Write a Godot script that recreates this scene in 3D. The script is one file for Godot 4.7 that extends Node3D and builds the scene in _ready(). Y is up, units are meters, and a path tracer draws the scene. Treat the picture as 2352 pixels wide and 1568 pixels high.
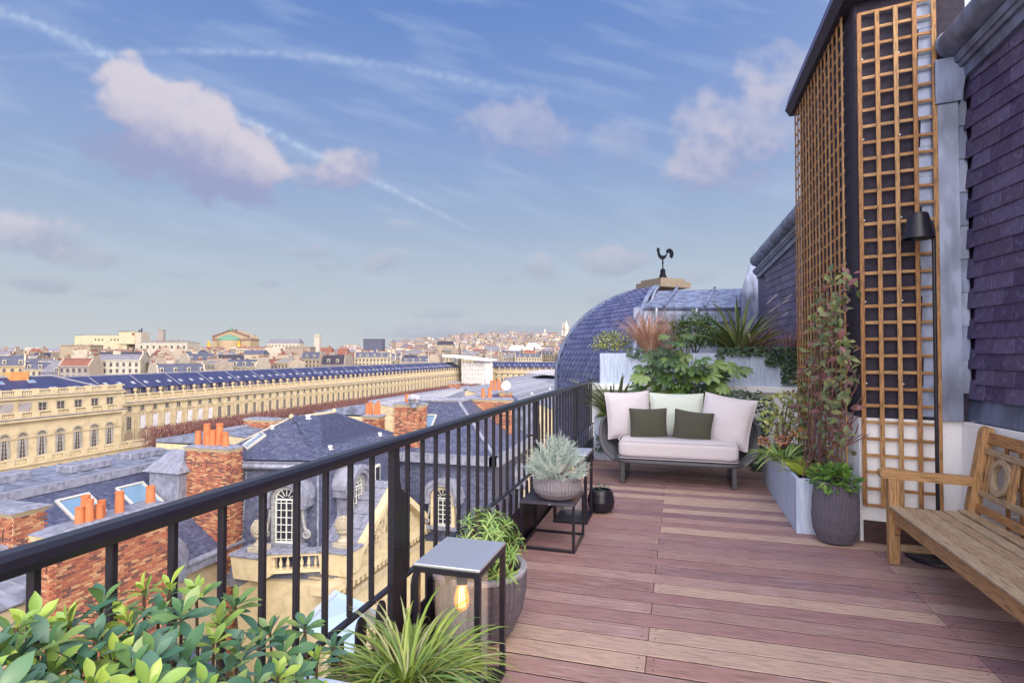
extends Node3D

const FU := 1306.5      # focal length in overview pixels (2352 wide)
const EYE := Vector3(0, 1.45, 0)
const YAW := 16.4
const PITCH := 1.21
const RX := -1.184      # plane of the railing
var cam_basis: Basis
var rng := RandomNumberGenerator.new()
var used := {}
var mats := {}
var texs := {}

# ---------------------------------------------------------------- mesh builder
class MB:
	var v := PackedVector3Array()
	var n := PackedVector3Array()
	var c := PackedColorArray()
	var col := Color(1, 1, 1)
	var colored := false
	var x := Transform3D()

	func paint(k: Color) -> MB:
		col = k
		colored = true
		return self

	func t3(a: Vector3, b: Vector3, d: Vector3) -> void:
		a = x * a; b = x * b; d = x * d
		var m := (b - a).cross(d - a).normalized()
		v.append(a); v.append(d); v.append(b)
		n.append(m); n.append(m); n.append(m)
		if colored:
			c.append(col); c.append(col); c.append(col)

	func tn(a: Vector3, b: Vector3, d: Vector3, na: Vector3, nb: Vector3, nd: Vector3) -> void:
		v.append(x * a); v.append(x * d); v.append(x * b)
		n.append((x.basis * na).normalized()); n.append((x.basis * nd).normalized()); n.append((x.basis * nb).normalized())
		if colored:
			c.append(col); c.append(col); c.append(col)

	func q(a: Vector3, b: Vector3, d: Vector3, e: Vector3) -> void:
		t3(a, b, d)
		t3(a, d, e)

	func box(o: Vector3, s: Vector3, b := Basis()) -> MB:
		var h := s * 0.5
		var p := []
		for i in 8:
			p.append(o + b * Vector3(h.x if i & 1 else -h.x, h.y if i & 2 else -h.y, h.z if i & 4 else -h.z))
		q(p[4], p[5], p[7], p[6]); q(p[1], p[0], p[2], p[3]); q(p[0], p[4], p[6], p[2])
		q(p[5], p[1], p[3], p[7]); q(p[6], p[7], p[3], p[2]); q(p[0], p[1], p[5], p[4])
		return self

	func span(a: Vector3, b: Vector3) -> MB:   # box between two corners
		return box((a + b) * 0.5, (b - a).abs())

	func cbox(o: Vector3, s: Vector3, r: float, b := Basis()) -> MB:   # chamfered box
		var h := s * 0.5
		r = minf(r, minf(h.x, minf(h.y, h.z)) * 0.9)
		var f := [Vector3.RIGHT, Vector3.UP, Vector3.BACK]
		for ax in 3:
			for sg in [-1.0, 1.0]:
				var u: Vector3 = f[(ax + 1) % 3]
				var w: Vector3 = f[(ax + 2) % 3]
				var k: Vector3 = f[ax] * sg * h[ax]
				var hu: float = h[(ax + 1) % 3] - r
				var hw: float = h[(ax + 2) % 3] - r
				var a: Vector3 = k - u * hu - w * hw
				var bb: Vector3 = k + u * hu - w * hw
				var cc: Vector3 = k + u * hu + w * hw
				var d: Vector3 = k - u * hu + w * hw
				if sg > 0: q(o + b * a, o + b * bb, o + b * cc, o + b * d)
				else: q(o + b * d, o + b * cc, o + b * bb, o + b * a)
		for ax in 3:   # edges along axis ax
			var e: Vector3 = f[ax] * (h[ax] - r)
			var u: Vector3 = f[(ax + 1) % 3]
			var w: Vector3 = f[(ax + 2) % 3]
			var hu: float = h[(ax + 1) % 3]
			var hw: float = h[(ax + 2) % 3]
			for su in [-1.0, 1.0]:
				for sw in [-1.0, 1.0]:
					var p1: Vector3 = u * su * hu + w * sw * (hw - r)
					var p2: Vector3 = u * su * (hu - r) + w * sw * hw
					if su * sw > 0: q(o + b * (p1 - e), o + b * (p2 - e), o + b * (p2 + e), o + b * (p1 + e))
					else: q(o + b * (p1 + e), o + b * (p2 + e), o + b * (p2 - e), o + b * (p1 - e))
		for sx in [-1.0, 1.0]:
			for sy in [-1.0, 1.0]:
				for sz in [-1.0, 1.0]:
					var a := Vector3(sx * h.x, sy * (h.y - r), sz * (h.z - r))
					var bb := Vector3(sx * (h.x - r), sy * h.y, sz * (h.z - r))
					var cc := Vector3(sx * (h.x - r), sy * (h.y - r), sz * h.z)
					if sx * sy * sz > 0: t3(o + b * a, o + b * bb, o + b * cc)
					else: t3(o + b * a, o + b * cc, o + b * bb)
		return self

	func beam(a: Vector3, b: Vector3, w: float, t: float, up := Vector3.UP, r := 0.0) -> MB:   # bar from a to b, w across, t along up
		var z := (b - a).normalized()
		var y := (up - z * up.dot(z)).normalized()
		var bs := Basis(y.cross(z), y, z)
		if r > 0.0:
			return cbox((a + b) * 0.5, Vector3(w, t, a.distance_to(b)), r, bs)
		return box((a + b) * 0.5, Vector3(w, t, a.distance_to(b)), bs)

	func tube(pts: Array, r, sides := 8, caps := true) -> MB:
		var rings := []
		var nrm := []
		var side := Vector3.ZERO
		for i in pts.size():
			var p: Vector3 = pts[i]
			var t: Vector3 = (pts[mini(i + 1, pts.size() - 1)] - pts[maxi(i - 1, 0)]).normalized()
			if side == Vector3.ZERO:
				side = t.cross(Vector3.UP if absf(t.y) < 0.95 else Vector3.RIGHT).normalized()
			side = (side - t * side.dot(t)).normalized()
			var up := t.cross(side)
			var ra: float = r[i] if r is Array else r
			var ring := []
			var nn := []
			for k in sides:
				var an := TAU * k / sides
				var d := side * cos(an) + up * sin(an)
				ring.append(p + d * ra); nn.append(d)
			rings.append(ring); nrm.append(nn)
		for i in pts.size() - 1:
			for k in sides:
				var m := (k + 1) % sides
				tn(rings[i][k], rings[i][m], rings[i + 1][m], nrm[i][k], nrm[i][m], nrm[i + 1][m])
				tn(rings[i][k], rings[i + 1][m], rings[i + 1][k], nrm[i][k], nrm[i + 1][m], nrm[i + 1][k])
		if caps:
			for k in range(1, sides - 1):
				t3(rings[0][0], rings[0][k + 1], rings[0][k])
				t3(rings[-1][0], rings[-1][k], rings[-1][k + 1])
		return self

	func lathe(prof: Array, segs := 24, o := Vector3.ZERO, ribs := 0, depth := 0.0, flat := false) -> MB:   # prof: Vector2(radius, y), bottom to top; runs outwards-up
		for i in prof.size() - 1:
			var p0: Vector2 = prof[i]
			var p1: Vector2 = prof[i + 1]
			var d := p1 - p0
			var pn := Vector2(d.y, -d.x).normalized()
			for k in segs:
				var a0 := TAU * k / segs
				var a1 := TAU * (k + 1) / segs
				var r0 := 1.0
				var r1 := 1.0
				if ribs > 0:
					r0 = 1.0 - depth * (0.5 + 0.5 * cos(a0 * ribs)); r1 = 1.0 - depth * (0.5 + 0.5 * cos(a1 * ribs))
				var c0 := Vector3(cos(a0), 0, -sin(a0))
				var c1 := Vector3(cos(a1), 0, -sin(a1))
				var a := o + c0 * p0.x * r0 + Vector3.UP * p0.y
				var b := o + c1 * p0.x * r1 + Vector3.UP * p0.y
				var cc := o + c1 * p1.x * r1 + Vector3.UP * p1.y
				var e := o + c0 * p1.x * r0 + Vector3.UP * p1.y
				if ribs > 0 or flat:
					if p0.x > 0.0: t3(a, b, cc)
					if p1.x > 0.0: t3(a, cc, e)
				else:
					var n0 := c0 * pn.x + Vector3.UP * pn.y
					var n1 := c1 * pn.x + Vector3.UP * pn.y
					if p0.x > 0.0: tn(a, b, cc, n0, n1, n1)
					if p1.x > 0.0: tn(a, cc, e, n0, n1, n0)
		return self

	func prism(poly: PackedVector2Array, z0: float, z1: float) -> MB:   # outline in xy (any winding), extruded along z
		if not Geometry2D.is_polygon_clockwise(poly):
			pass
		else:
			poly = poly.duplicate()
			poly.reverse()
		var tri := Geometry2D.triangulate_polygon(poly)
		for i in range(0, tri.size(), 3):
			var a := poly[tri[i]]
			var b := poly[tri[i + 1]]
			var d := poly[tri[i + 2]]
			if (b - a).cross(d - a) < 0.0:
				var sw := b
				b = d
				d = sw
			t3(Vector3(a.x, a.y, z1), Vector3(b.x, b.y, z1), Vector3(d.x, d.y, z1))
			t3(Vector3(a.x, a.y, z0), Vector3(d.x, d.y, z0), Vector3(b.x, b.y, z0))
		for i in poly.size():
			var a := poly[i]
			var b := poly[(i + 1) % poly.size()]
			q(Vector3(a.x, a.y, z0), Vector3(b.x, b.y, z0), Vector3(b.x, b.y, z1), Vector3(a.x, a.y, z1))
		return self

	func grid(f: Callable, nu: int, nv: int) -> MB:   # smooth sheet through f(u, v), u and v in 0..1
		var p := []
		for j in nv + 1:
			var row := []
			for i in nu + 1:
				row.append(f.call(float(i) / nu, float(j) / nv))
			p.append(row)
		var nn := []
		for j in nv + 1:
			var row := []
			for i in nu + 1:
				var du: Vector3 = p[j][mini(i + 1, nu)] - p[j][maxi(i - 1, 0)]
				var dv: Vector3 = p[mini(j + 1, nv)][i] - p[maxi(j - 1, 0)][i]
				row.append(du.cross(dv).normalized())
			nn.append(row)
		for j in nv:
			for i in nu:
				tn(p[j][i], p[j][i + 1], p[j + 1][i + 1], nn[j][i], nn[j][i + 1], nn[j + 1][i + 1])
				tn(p[j][i], p[j + 1][i + 1], p[j + 1][i], nn[j][i], nn[j + 1][i + 1], nn[j + 1][i])
		return self

	func hull(bot: Array, top: Array) -> MB:   # solid between two rings of the same count, ccw seen from above
		var k := bot.size()
		for i in k:
			var j := (i + 1) % k
			q(bot[i], bot[j], top[j], top[i])
		for i in range(1, k - 1):
			t3(top[0], top[i], top[i + 1])
			t3(bot[0], bot[i + 1], bot[i])
		return self

	func t3_pair(a: Vector3, b: Vector3, d: Vector3) -> MB:   # a thin vane and its mirror image
		hull([a, b, d], [a + Vector3(0, 0, 0.2), b + Vector3(0, 0, 0.2), d + Vector3(0, 0, 0.2)])
		var f := Vector3(-1, 1, 1)
		hull([a * f, d * f, b * f], [a * f + Vector3(0, 0, 0.2), d * f + Vector3(0, 0, 0.2), b * f + Vector3(0, 0, 0.2)])
		return self

	func mesh() -> ArrayMesh:
		var m := ArrayMesh.new()
		if v.is_empty():
			return m
		var a := []
		a.resize(Mesh.ARRAY_MAX)
		a[Mesh.ARRAY_VERTEX] = v
		a[Mesh.ARRAY_NORMAL] = n
		if colored:
			a[Mesh.ARRAY_COLOR] = c
		m.add_surface_from_arrays(Mesh.PRIMITIVE_TRIANGLES, a)
		return m

func mb() -> MB:
	return MB.new()

# ---------------------------------------------------------------- pixels to rays (overview pixels, 2352 x 1568)
func ray(u: float, w: float) -> Vector3:
	return cam_basis * Vector3((u - 1176.0) / FU, -(w - 784.0) / FU, -1.0)

func at(u: float, w: float, depth: float) -> Vector3:   # depth: metres straight ahead, level
	var d := ray(u, w)
	var f := Vector3(-sin(deg_to_rad(YAW)), 0, -cos(deg_to_rad(YAW)))
	return EYE + d * (depth / d.dot(f))

func on_y(u: float, w: float, y: float) -> Vector3:
	var d := ray(u, w)
	return EYE + d * ((y - EYE.y) / d.y)

func on_x(u: float, w: float, px: float) -> Vector3:
	var d := ray(u, w)
	return EYE + d * (px / d.x)

func on_z(u: float, w: float, pz: float) -> Vector3:
	var d := ray(u, w)
	return EYE + d * (pz / d.z)

# ---------------------------------------------------------------- things, parts, pieces
func numbered(called: String) -> String:
	if not used.has(called):
		used[called] = 0
		return called
	used[called] += 1
	return "%s_%03d" % [called, used[called]]

func tag(o: Node3D, label: String, category: String, group := "", kind := "") -> Node3D:
	if label: o.set_meta("label", label)
	if category: o.set_meta("category", category)
	if group: o.set_meta("group", group)
	if kind: o.set_meta("kind", kind)
	return o

func thing(called: String, label: String, category: String, p := Vector3.ZERO, turn := 0.0, group := "") -> Node3D:
	var o := Node3D.new()
	o.name = numbered(called)
	add_child(o)
	o.position = p
	o.rotation.y = turn
	return tag(o, label, category, group)

func part(o: Node, called: String, m, mt: Material, xf := Transform3D()) -> MeshInstance3D:
	var i := MeshInstance3D.new()
	i.name = called if o != self else numbered(called)
	i.mesh = m.mesh() if m is MB else m
	i.set_surface_override_material(0, mt)
	o.add_child(i, true)
	i.transform = xf
	return i

func struct(called: String, m, mt: Material) -> MeshInstance3D:
	var o := part(self, called, m, mt)
	o.set_meta("kind", "structure")
	return o

func pieces(o: Node3D, called: String, meshes: Array, mt: Array, xf: Array, most := 300, rest := "") -> void:
	# the nearest `most` as parts of their own, the rest joined
	var eye := o.global_transform.affine_inverse() * EYE if o.is_inside_tree() else EYE
	var order := range(xf.size())
	if xf.size() > most:
		var dist := []
		for t in xf: dist.append((t as Transform3D).origin.distance_squared_to(eye))
		order.sort_custom(func(a, b): return dist[a] < dist[b])
	var left := {}
	for k in order.size():
		var i: int = order[k]
		var h := hash(i * 7919 + 13)
		var me: Mesh = meshes[h % meshes.size()]
		var ma: Material = mt[(h / 64) % mt.size()]
		if k < most:
			part(o, called, me, ma, xf[i])
		else:
			var key := [h % meshes.size(), (h / 64) % mt.size()]
			if not left.has(key): left[key] = []
			left[key].append(xf[i])
	for key in left:
		scatter(o, rest if rest else called + "s", meshes[key[0]], mt[key[1]], left[key])

func scatter(o: Node3D, called: String, me: Mesh, ma: Material, xf: Array) -> MultiMeshInstance3D:
	var mm := MultiMesh.new()
	mm.transform_format = MultiMesh.TRANSFORM_3D
	mm.mesh = me
	mm.instance_count = xf.size()
	for i in xf.size(): mm.set_instance_transform(i, xf[i])
	var g := MultiMeshInstance3D.new()
	g.name = called
	g.multimesh = mm
	g.material_override = ma
	g.set_meta("kind", "stuff")
	o.add_child(g, true)
	return g

# ---------------------------------------------------------------- materials
func rgb(r: float, g: float, b: float) -> Color:
	return Color(r / 255.0, g / 255.0, b / 255.0)

func noise_tex(key: String, freq: float, oct: int, ramp: Array, size := 512, type := FastNoiseLite.TYPE_SIMPLEX_SMOOTH, normal := false) -> NoiseTexture2D:
	if texs.has(key): return texs[key]
	var f := FastNoiseLite.new()
	f.seed = hash(key) % 10000
	f.noise_type = type
	f.frequency = freq
	f.fractal_type = FastNoiseLite.FRACTAL_FBM
	f.fractal_octaves = oct
	var t := NoiseTexture2D.new()
	t.width = size; t.height = size
	t.seamless = true
	t.seamless_blend_skirt = 0.2
	t.generate_mipmaps = false
	t.noise = f
	if normal:
		t.as_normal_map = true
		t.bump_strength = 4.0
	elif ramp:
		var g := Gradient.new()
		var offs := PackedFloat32Array()
		var cols := PackedColorArray()
		for r in ramp:
			offs.append(r[0]); cols.append(r[1])
		g.offsets = offs; g.colors = cols
		t.color_ramp = g
	texs[key] = t
	return t

func grey(a: float) -> Color:
	return Color(a, a, a)

func mat(key: String, c: Color, rough := 0.7, metal := 0.0) -> StandardMaterial3D:
	if mats.has(key): return mats[key]
	var m := StandardMaterial3D.new()
	m.resource_name = key
	m.albedo_color = c
	m.roughness = rough
	m.metallic = metal
	mats[key] = m
	return m

func tex_mat(key: String, c: Color, rough: float, t: Texture2D, sc: Vector3, world := false, relief := 0.0, metal := 0.0, off := Vector3.ZERO, rel_tex: Texture2D = null) -> StandardMaterial3D:
	if mats.has(key): return mats[key]
	var m := mat(key, c, rough, metal)
	m.albedo_texture = t
	m.uv1_triplanar = true
	m.uv1_world_triplanar = world
	m.uv1_scale = sc
	m.uv1_offset = off
	m.uv1_triplanar_sharpness = 6.0
	if relief > 0.0:
		m.heightmap_enabled = true
		m.heightmap_texture = rel_tex if rel_tex else t
		m.heightmap_scale = relief
	return m

func stains(m: StandardMaterial3D, key: String, c: Color, freq: float, lo: float, hi: float, most := 0.6) -> StandardMaterial3D:
	# patches of another colour (bleaching, dirt, weathering) laid over a material, with ragged outlines
	var a := c; a.a = 0.0
	var b := c; b.a = most
	m.detail_enabled = true
	m.detail_blend_mode = BaseMaterial3D.BLEND_MODE_MIX
	m.detail_albedo = noise_tex(key, freq, 5, [[0.0, a], [lo, a], [hi, b], [1.0, b]])
	m.detail_uv_layer = BaseMaterial3D.DETAIL_UV_1
	return m

func leaf_mat(key: String, c: Color, rough := 0.45, glow := 0.35) -> StandardMaterial3D:
	if mats.has(key): return mats[key]
	var m := mat(key, c, rough)
	m.vertex_color_use_as_albedo = true
	m.backlight_enabled = true
	m.backlight = Color(c.r * glow * 2.0, c.g * glow * 2.0, c.b * glow).clamp()
	return m

func grain_tex() -> Texture2D:
	return noise_tex("grain", 0.012, 5, [[0.0, grey(0.5)], [0.38, grey(0.72)], [0.5, grey(0.9)], [0.62, grey(0.8)], [1.0, grey(1.0)]], 1024)

func wood(key: String, c: Color, rough := 0.6, along := Vector3(0.35, 6, 6), k := 0) -> StandardMaterial3D:
	return tex_mat(key, c, rough, grain_tex(), along, false, 0.05, 0.0, Vector3(0.137 * k, 0.311 * k, 0.521 * k))

# ---------------------------------------------------------------- sky
func ellip(p: Vector2, c: Vector2, r: Vector2, a: float) -> float:
	var d := (p - c).rotated(-a)
	return 1.0 - Vector2(d.x / r.x, d.y / r.y).length()

func poly_dist(p: Vector2, l: Array) -> Vector2:   # distance to a line of points, and how far along it (0..1)
	var best := Vector2(1e9, 0)
	for i in l.size() - 1:
		var a: Vector2 = l[i]
		var b: Vector2 = l[i + 1]
		var t := clampf((p - a).dot(b - a) / (b - a).length_squared(), 0, 1)
		var d := p.distance_to(a.lerp(b, t))
		if d < best.x: best = Vector2(d, (i + t) / (l.size() - 1))
	return best

func make_sky(sun_to: Vector3) -> ImageTexture:
	# low resolution: clear air, paler towards the horizon and brighter round the sun
	var w := 512
	var h := 256
	var im := Image.create(w, h, false, Image.FORMAT_RGBF)
	var stops := [[0.0, rgb(212, 217, 219)], [3.0, rgb(204, 213, 220)], [8.0, rgb(190, 205, 222)], [14.0, rgb(166, 188, 222)], [22.0, rgb(140, 168, 220)], [32.0, rgb(110, 146, 212)], [60.0, rgb(94, 132, 206)], [90.0, rgb(88, 124, 200)]]
	for j in h:
		var el := 90.0 - (j + 0.5) / h * 180.0
		var base: Color = stops[0][1]
		var e := maxf(el, 0.0)
		for k in stops.size() - 1:
			if e >= stops[k][0]:
				base = (stops[k][1] as Color).lerp(stops[k + 1][1], clampf((e - stops[k][0]) / (stops[k + 1][0] - stops[k][0]), 0, 1))
		base = base.srgb_to_linear()
		for i in w:
			var az := ((i + 0.5) / w - 0.5) * TAU
			var d := Vector3(sin(az) * cos(deg_to_rad(el)), sin(deg_to_rad(el)), -cos(az) * cos(deg_to_rad(el)))
			var g := d.dot(sun_to)
			var halo := SKY_HALO * pow(maxf(0.0, 0.5 + 0.5 * g), 5.0)
			var side := clampf((rad_to_deg(az) - 2.0) / 40.0, 0, 1) * clampf(el / 30.0, 0, 1)
			var k := base.lerp(rgb(186, 196, 226).srgb_to_linear(), 0.35 * side)
			k = k * (0.9 / EXPOSE) + Color(1.0, 0.94, 0.89) * halo
			im.set_pixel(i, j, k)
	im.resize(4096, 2048, Image.INTERPOLATE_CUBIC)
	# clouds and vapour trails; both are placed by direction
	var fb := FastNoiseLite.new()
	fb.seed = 4; fb.frequency = 0.0075; fb.fractal_octaves = 5; fb.fractal_gain = 0.45; fb.noise_type = FastNoiseLite.TYPE_SIMPLEX_SMOOTH
	var wisp := FastNoiseLite.new()
	wisp.seed = 9; wisp.frequency = 0.006; wisp.fractal_octaves = 4
	var inv := cam_basis.inverse()
	# centre, radii, turn, weight, whiteness
	var clouds := [
		[Vector2(300, 225), Vector2(90, 75), 0.6, 1.2, 1], [Vector2(370, 270), Vector2(140, 95), 0.7, 1.4, 1], [Vector2(470, 320), Vector2(165, 88), 0.62, 1.4, 1], [Vector2(560, 372), Vector2(110, 68), 0.65, 1.25, 1], [Vector2(505, 412), Vector2(115, 62), 0.4, 1.0, 1],
		[Vector2(285, 345), Vector2(105, 62), 0.25, 0.75, 1], [Vector2(390, 370), Vector2(150, 55), 0.45, 0.8, 1], [Vector2(700, 405), Vector2(60, 28), 0.1, 0.5], [Vector2(790, 385), Vector2(78, 45), 0.05, 0.95],
		[Vector2(60, 545), Vector2(150, 48), 0.1, 0.85], [Vector2(200, 590), Vector2(90, 30), 0.1, 0.5], [Vector2(70, 650), Vector2(95, 24), 0.12, 0.75],
		[Vector2(1200, 300), Vector2(110, 80), 0.1, 0.5], [Vector2(1440, 340), Vector2(80, 60), 0.0, 0.25], [Vector2(1700, 310), Vector2(190, 120), -0.35, 0.62], [Vector2(1640, 375), Vector2(130, 70), -0.2, 0.5], [Vector2(1810, 200), Vector2(110, 90), 0.2, 0.4],
		[Vector2(890, 600), Vector2(55, 26), -0.4, 0.6], [Vector2(705, 577), Vector2(50, 18), 0.0, 0.4], [Vector2(750, 612), Vector2(40, 14), 0.0, 0.3], [Vector2(615, 650), Vector2(45, 15), 0.0, 0.4], [Vector2(420, 628), Vector2(50, 14), 0.0, 0.3], [Vector2(240, 675), Vector2(60, 12), 0.0, 0.25],
		[Vector2(1240, 620), Vector2(60, 38), 0.1, 0.6], [Vector2(1410, 598), Vector2(90, 32), -0.05, 0.75], [Vector2(1160, 640), Vector2(30, 14), 0.0, 0.35], [Vector2(1390, 680), Vector2(60, 22), -0.2, 0.4], [Vector2(1590, 628), Vector2(60, 22), 0.0, 0.35],
		[Vector2(1010, 718), Vector2(70, 14), 0.0, 0.5], [Vector2(1090, 756), Vector2(260, 18), 0.0, 0.75], [Vector2(960, 768), Vector2(150, 9), 0.0, 0.5], [Vector2(920, 520), Vector2(50, 16), 0.1, 0.25],
	]
	var trail1 := [Vector2(-40, 10), Vector2(120, 70), Vector2(300, 155), Vector2(480, 238), Vector2(640, 312), Vector2(760, 372), Vector2(880, 425), Vector2(1000, 485), Vector2(1090, 530)]
	var trail2 := [Vector2(-40, 135), Vector2(200, 122), Vector2(420, 117), Vector2(620, 122), Vector2(820, 140), Vector2(1000, 172), Vector2(1150, 198), Vector2(1300, 218), Vector2(1450, 245)]
	var i0 := int((0.5 - 66.0 / 360.0) * 4096)
	var i1 := int((0.5 + 34.0 / 360.0) * 4096)
	for j in range(570, 1024):
		var el := PI * (0.5 - (j + 0.5) / 2048.0)
		for i in range(i0, i1):
			var az := ((i + 0.5) / 4096.0 - 0.5) * TAU
			var d := inv * Vector3(sin(az) * cos(el), sin(el), -cos(az) * cos(el))
			if d.z > -0.3: continue
			var p := Vector2(1176.0 - d.x / d.z * FU, 784.0 + d.y / d.z * FU)
			if p.x < -60 or p.x > 2420 or p.y < -60: continue
			var k := im.get_pixel(i, j)
			# thin veils
			var ve := wisp.get_noise_2d(p.x * 0.35 + p.y * 0.1, p.y * 2.0 - p.x * 0.55)
			var veil := clampf(ve * 1.5 + 0.05, 0, 1) * 0.22 * clampf((760.0 - p.y) / 260.0, 0.15, 1.0)
			k = k.lerp(Color(0.40, 0.48, 0.60), veil)
			# vapour trails
			for s in 2:
				var pd := poly_dist(p, trail1 if s == 0 else trail2)
				var wid := lerpf(20.0, 6.0, pd.y) if s == 0 else lerpf(7.0, 14.0, pd.y)
				if pd.x < wid * 4.0:
					var tx := 0.75 + 0.7 * fb.get_noise_2d(p.x * 5.0, p.y * 5.0)
					var al := exp(-pd.x * pd.x / (wid * wid) * (1.6 if s == 0 else 1.2)) * tx
					if s == 0: al *= 0.4 * clampf((1.03 - pd.y) * 4.0, 0, 1)
					else: al *= 0.26 * clampf(pd.y * 3.0, 0.35, 1) * clampf((1.0 - pd.y) * 3.0, 0, 1)
					k = k.lerp(Color(0.48, 0.56, 0.67), clampf(al, 0, 0.8))
			# heaped clouds: white where they face the sun above, lilac below
			var n1 := fb.get_noise_2d(p.x, p.y * 1.25)
			var n2 := fb.get_noise_2d(p.x * 2.6 + 900.0, p.y * 3.0)
			var den := 0.0
			var hi := 0.0
			var wt := 0.0
			for cl in clouds:
				var c: Vector2 = cl[0]
				var rr: Vector2 = cl[1]
				if absf(p.x - c.x) > rr.x * 1.7 + 30 or absf(p.y - c.y) > rr.x * 1.2 + 30: continue
				var e := ellip(p, c, rr * 1.25, cl[2]) + n1 * 0.48 + n2 * 0.13
				var a := clampf(e * 1.7, 0, 1)
				a = a * a * (3.0 - 2.0 * a) * cl[3]
				if a > 0.0:
					den = den + a * (1.0 - minf(den, 1.0))
					if cl.size() > 4: hi += a * clampf(0.62 + (lerpf(238.0, 398.0, (p.x - 250.0) / 390.0) - p.y) / 120.0 + n1 * 0.25 + n2 * 0.12, 0, 1)
					else: hi += a * clampf(0.5 + (c.y - p.y) / rr.y * 0.42 + (c.x - p.x) / rr.x * 0.12 + n2 * 0.22 + n1 * 0.25, 0, 1)
					wt += a
			if den > 0.003:
				var lit: float = hi / wt
				lit = lit * lit * (3.0 - 2.0 * lit)
				var low := clampf((p.y - 470.0) / 150.0, 0, 1)
				var bright := Color(0.49, 0.45, 0.50).lerp(Color(0.36, 0.38, 0.45), low)
				var dark := Color(0.23, 0.25, 0.40).lerp(Color(0.27, 0.295, 0.38), low)
				k = k.lerp(dark.lerp(bright, lit), clampf(den * 0.84, 0, 0.88))
			im.set_pixel(i, j, k)
	var out := Image.create(4096, 2048, false, Image.FORMAT_RGBF)   # Godot looks along -z at the picture's edge, not its middle
	out.blit_rect(im, Rect2i(2048, 0, 2048, 2048), Vector2i(0, 0))
	out.blit_rect(im, Rect2i(0, 0, 2048, 2048), Vector2i(2048, 0))
	return ImageTexture.create_from_image(out)

const EXPOSE := 1.45
const SKY_HALO := 4.8
const SUN_AZ := 22.0     # degrees to the right of straight behind the camera
const SUN_EL := 27.0

func make_world() -> void:
	noise_tex("brick", 0.03, 4, [[0.0, grey(0.82)], [0.5, grey(0.94)], [1.0, grey(1.0)]])
	cam_basis = Basis(Vector3.UP, deg_to_rad(YAW)) * Basis(Vector3.RIGHT, deg_to_rad(PITCH))
	var cam := Camera3D.new()
	cam.name = "camera"
	cam.fov = rad_to_deg(2.0 * atan(784.0 / FU))
	cam.near = 0.05
	cam.far = 9000.0
	add_child(cam)
	cam.position = EYE
	cam.basis = cam_basis
	cam.current = true
	# the sun stands low behind the photographer, to the right
	var back := Vector3(sin(deg_to_rad(YAW)), 0, cos(deg_to_rad(YAW))).rotated(Vector3.UP, deg_to_rad(SUN_AZ))
	var sun_to := (back * cos(deg_to_rad(SUN_EL)) + Vector3.UP * sin(deg_to_rad(SUN_EL))).normalized()
	var sun := DirectionalLight3D.new()
	sun.name = "sun"
	sun.light_energy = 0.32
	sun.light_color = rgb(255, 238, 214)
	sun.light_angular_distance = 8.0
	sun.shadow_enabled = true
	add_child(sun)
	sun.look_at_from_position(Vector3.ZERO, -sun_to, Vector3.UP)
	var env := Environment.new()
	env.background_mode = Environment.BG_SKY
	var sm := PanoramaSkyMaterial.new()
	sm.panorama = make_sky(sun_to)
	env.sky = Sky.new()
	env.sky.sky_material = sm
	env.tonemap_mode = Environment.TONE_MAPPER_LINEAR
	env.tonemap_exposure = EXPOSE
	env.sdfgi_enabled = true
	env.ssao_enabled = true
	env.ssil_enabled = true
	var we := WorldEnvironment.new()
	we.name = "world"
	we.environment = env
	add_child(we)

# ---------------------------------------------------------------- terrace
const CH := Vector3(1.341, 0, -5.028)          # front corner of the chimney block
var chd := Vector3(0.985, 0, 0.172).normalized()   # along its front face
var wd := Vector3(0.1097, 0, 0.994).normalized()   # along the slate wall, towards the photographer

func chf(s: float, y: float, out := 0.0) -> Vector3:   # a point on the chimney's front face
	return CH + chd * s + Vector3(0, y, 0) + Vector3(-chd.z, 0, chd.x) * out

func wf(s: float, y: float, out := 0.0) -> Vector3:    # a point on the slate wall, s metres from the chimney's corner
	return chf(0.702, y) + wd * s + Vector3(-wd.z, 0, wd.x) * out

func zinc(k := 0) -> StandardMaterial3D:
	var t := noise_tex("zinc", 0.006, 5, [[0.0, grey(0.66)], [0.45, grey(0.86)], [0.62, grey(0.96)], [1.0, grey(1.0)]])
	var m := tex_mat("zinc%d" % k, [rgb(148, 156, 182), rgb(126, 136, 166), rgb(170, 176, 192)][k], 0.42, t, Vector3(1.6, 0.5, 1.6), false, 0.02, 0.35)
	return m

func slate_mat(k: int) -> StandardMaterial3D:
	var t := noise_tex("slate", 0.012, 5, [[0.0, grey(0.78)], [0.5, grey(0.92)], [1.0, grey(1.0)]])
	var c: Color = [rgb(90, 78, 116), rgb(78, 66, 104), rgb(102, 92, 128), rgb(92, 80, 112)][k]
	var m := tex_mat("slate%d" % k, c, 0.5, t, Vector3(3, 3, 3), true, 0.06, 0.0, Vector3(k * 0.3, k * 0.17, 0))
	return stains(m, "slate_lime", rgb(150, 152, 182), 0.008, 0.66, 0.95, 0.3)

func plaster() -> StandardMaterial3D:
	return tex_mat("plaster", rgb(243, 241, 243), 0.85, noise_tex("plaster", 0.03, 4, [[0.0, grey(0.95)], [0.5, grey(0.985)], [1.0, grey(1.0)]]), Vector3(2.2, 2.2, 2.2), true, 0.25)

func dark_render() -> StandardMaterial3D:
	return tex_mat("dark_render", rgb(56, 48, 66), 0.8, noise_tex("render", 0.02, 5, [[0.0, grey(0.7)], [0.55, grey(0.9)], [1.0, grey(1.0)]]), Vector3(1.5, 1.5, 1.5), true, 0.2)

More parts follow.
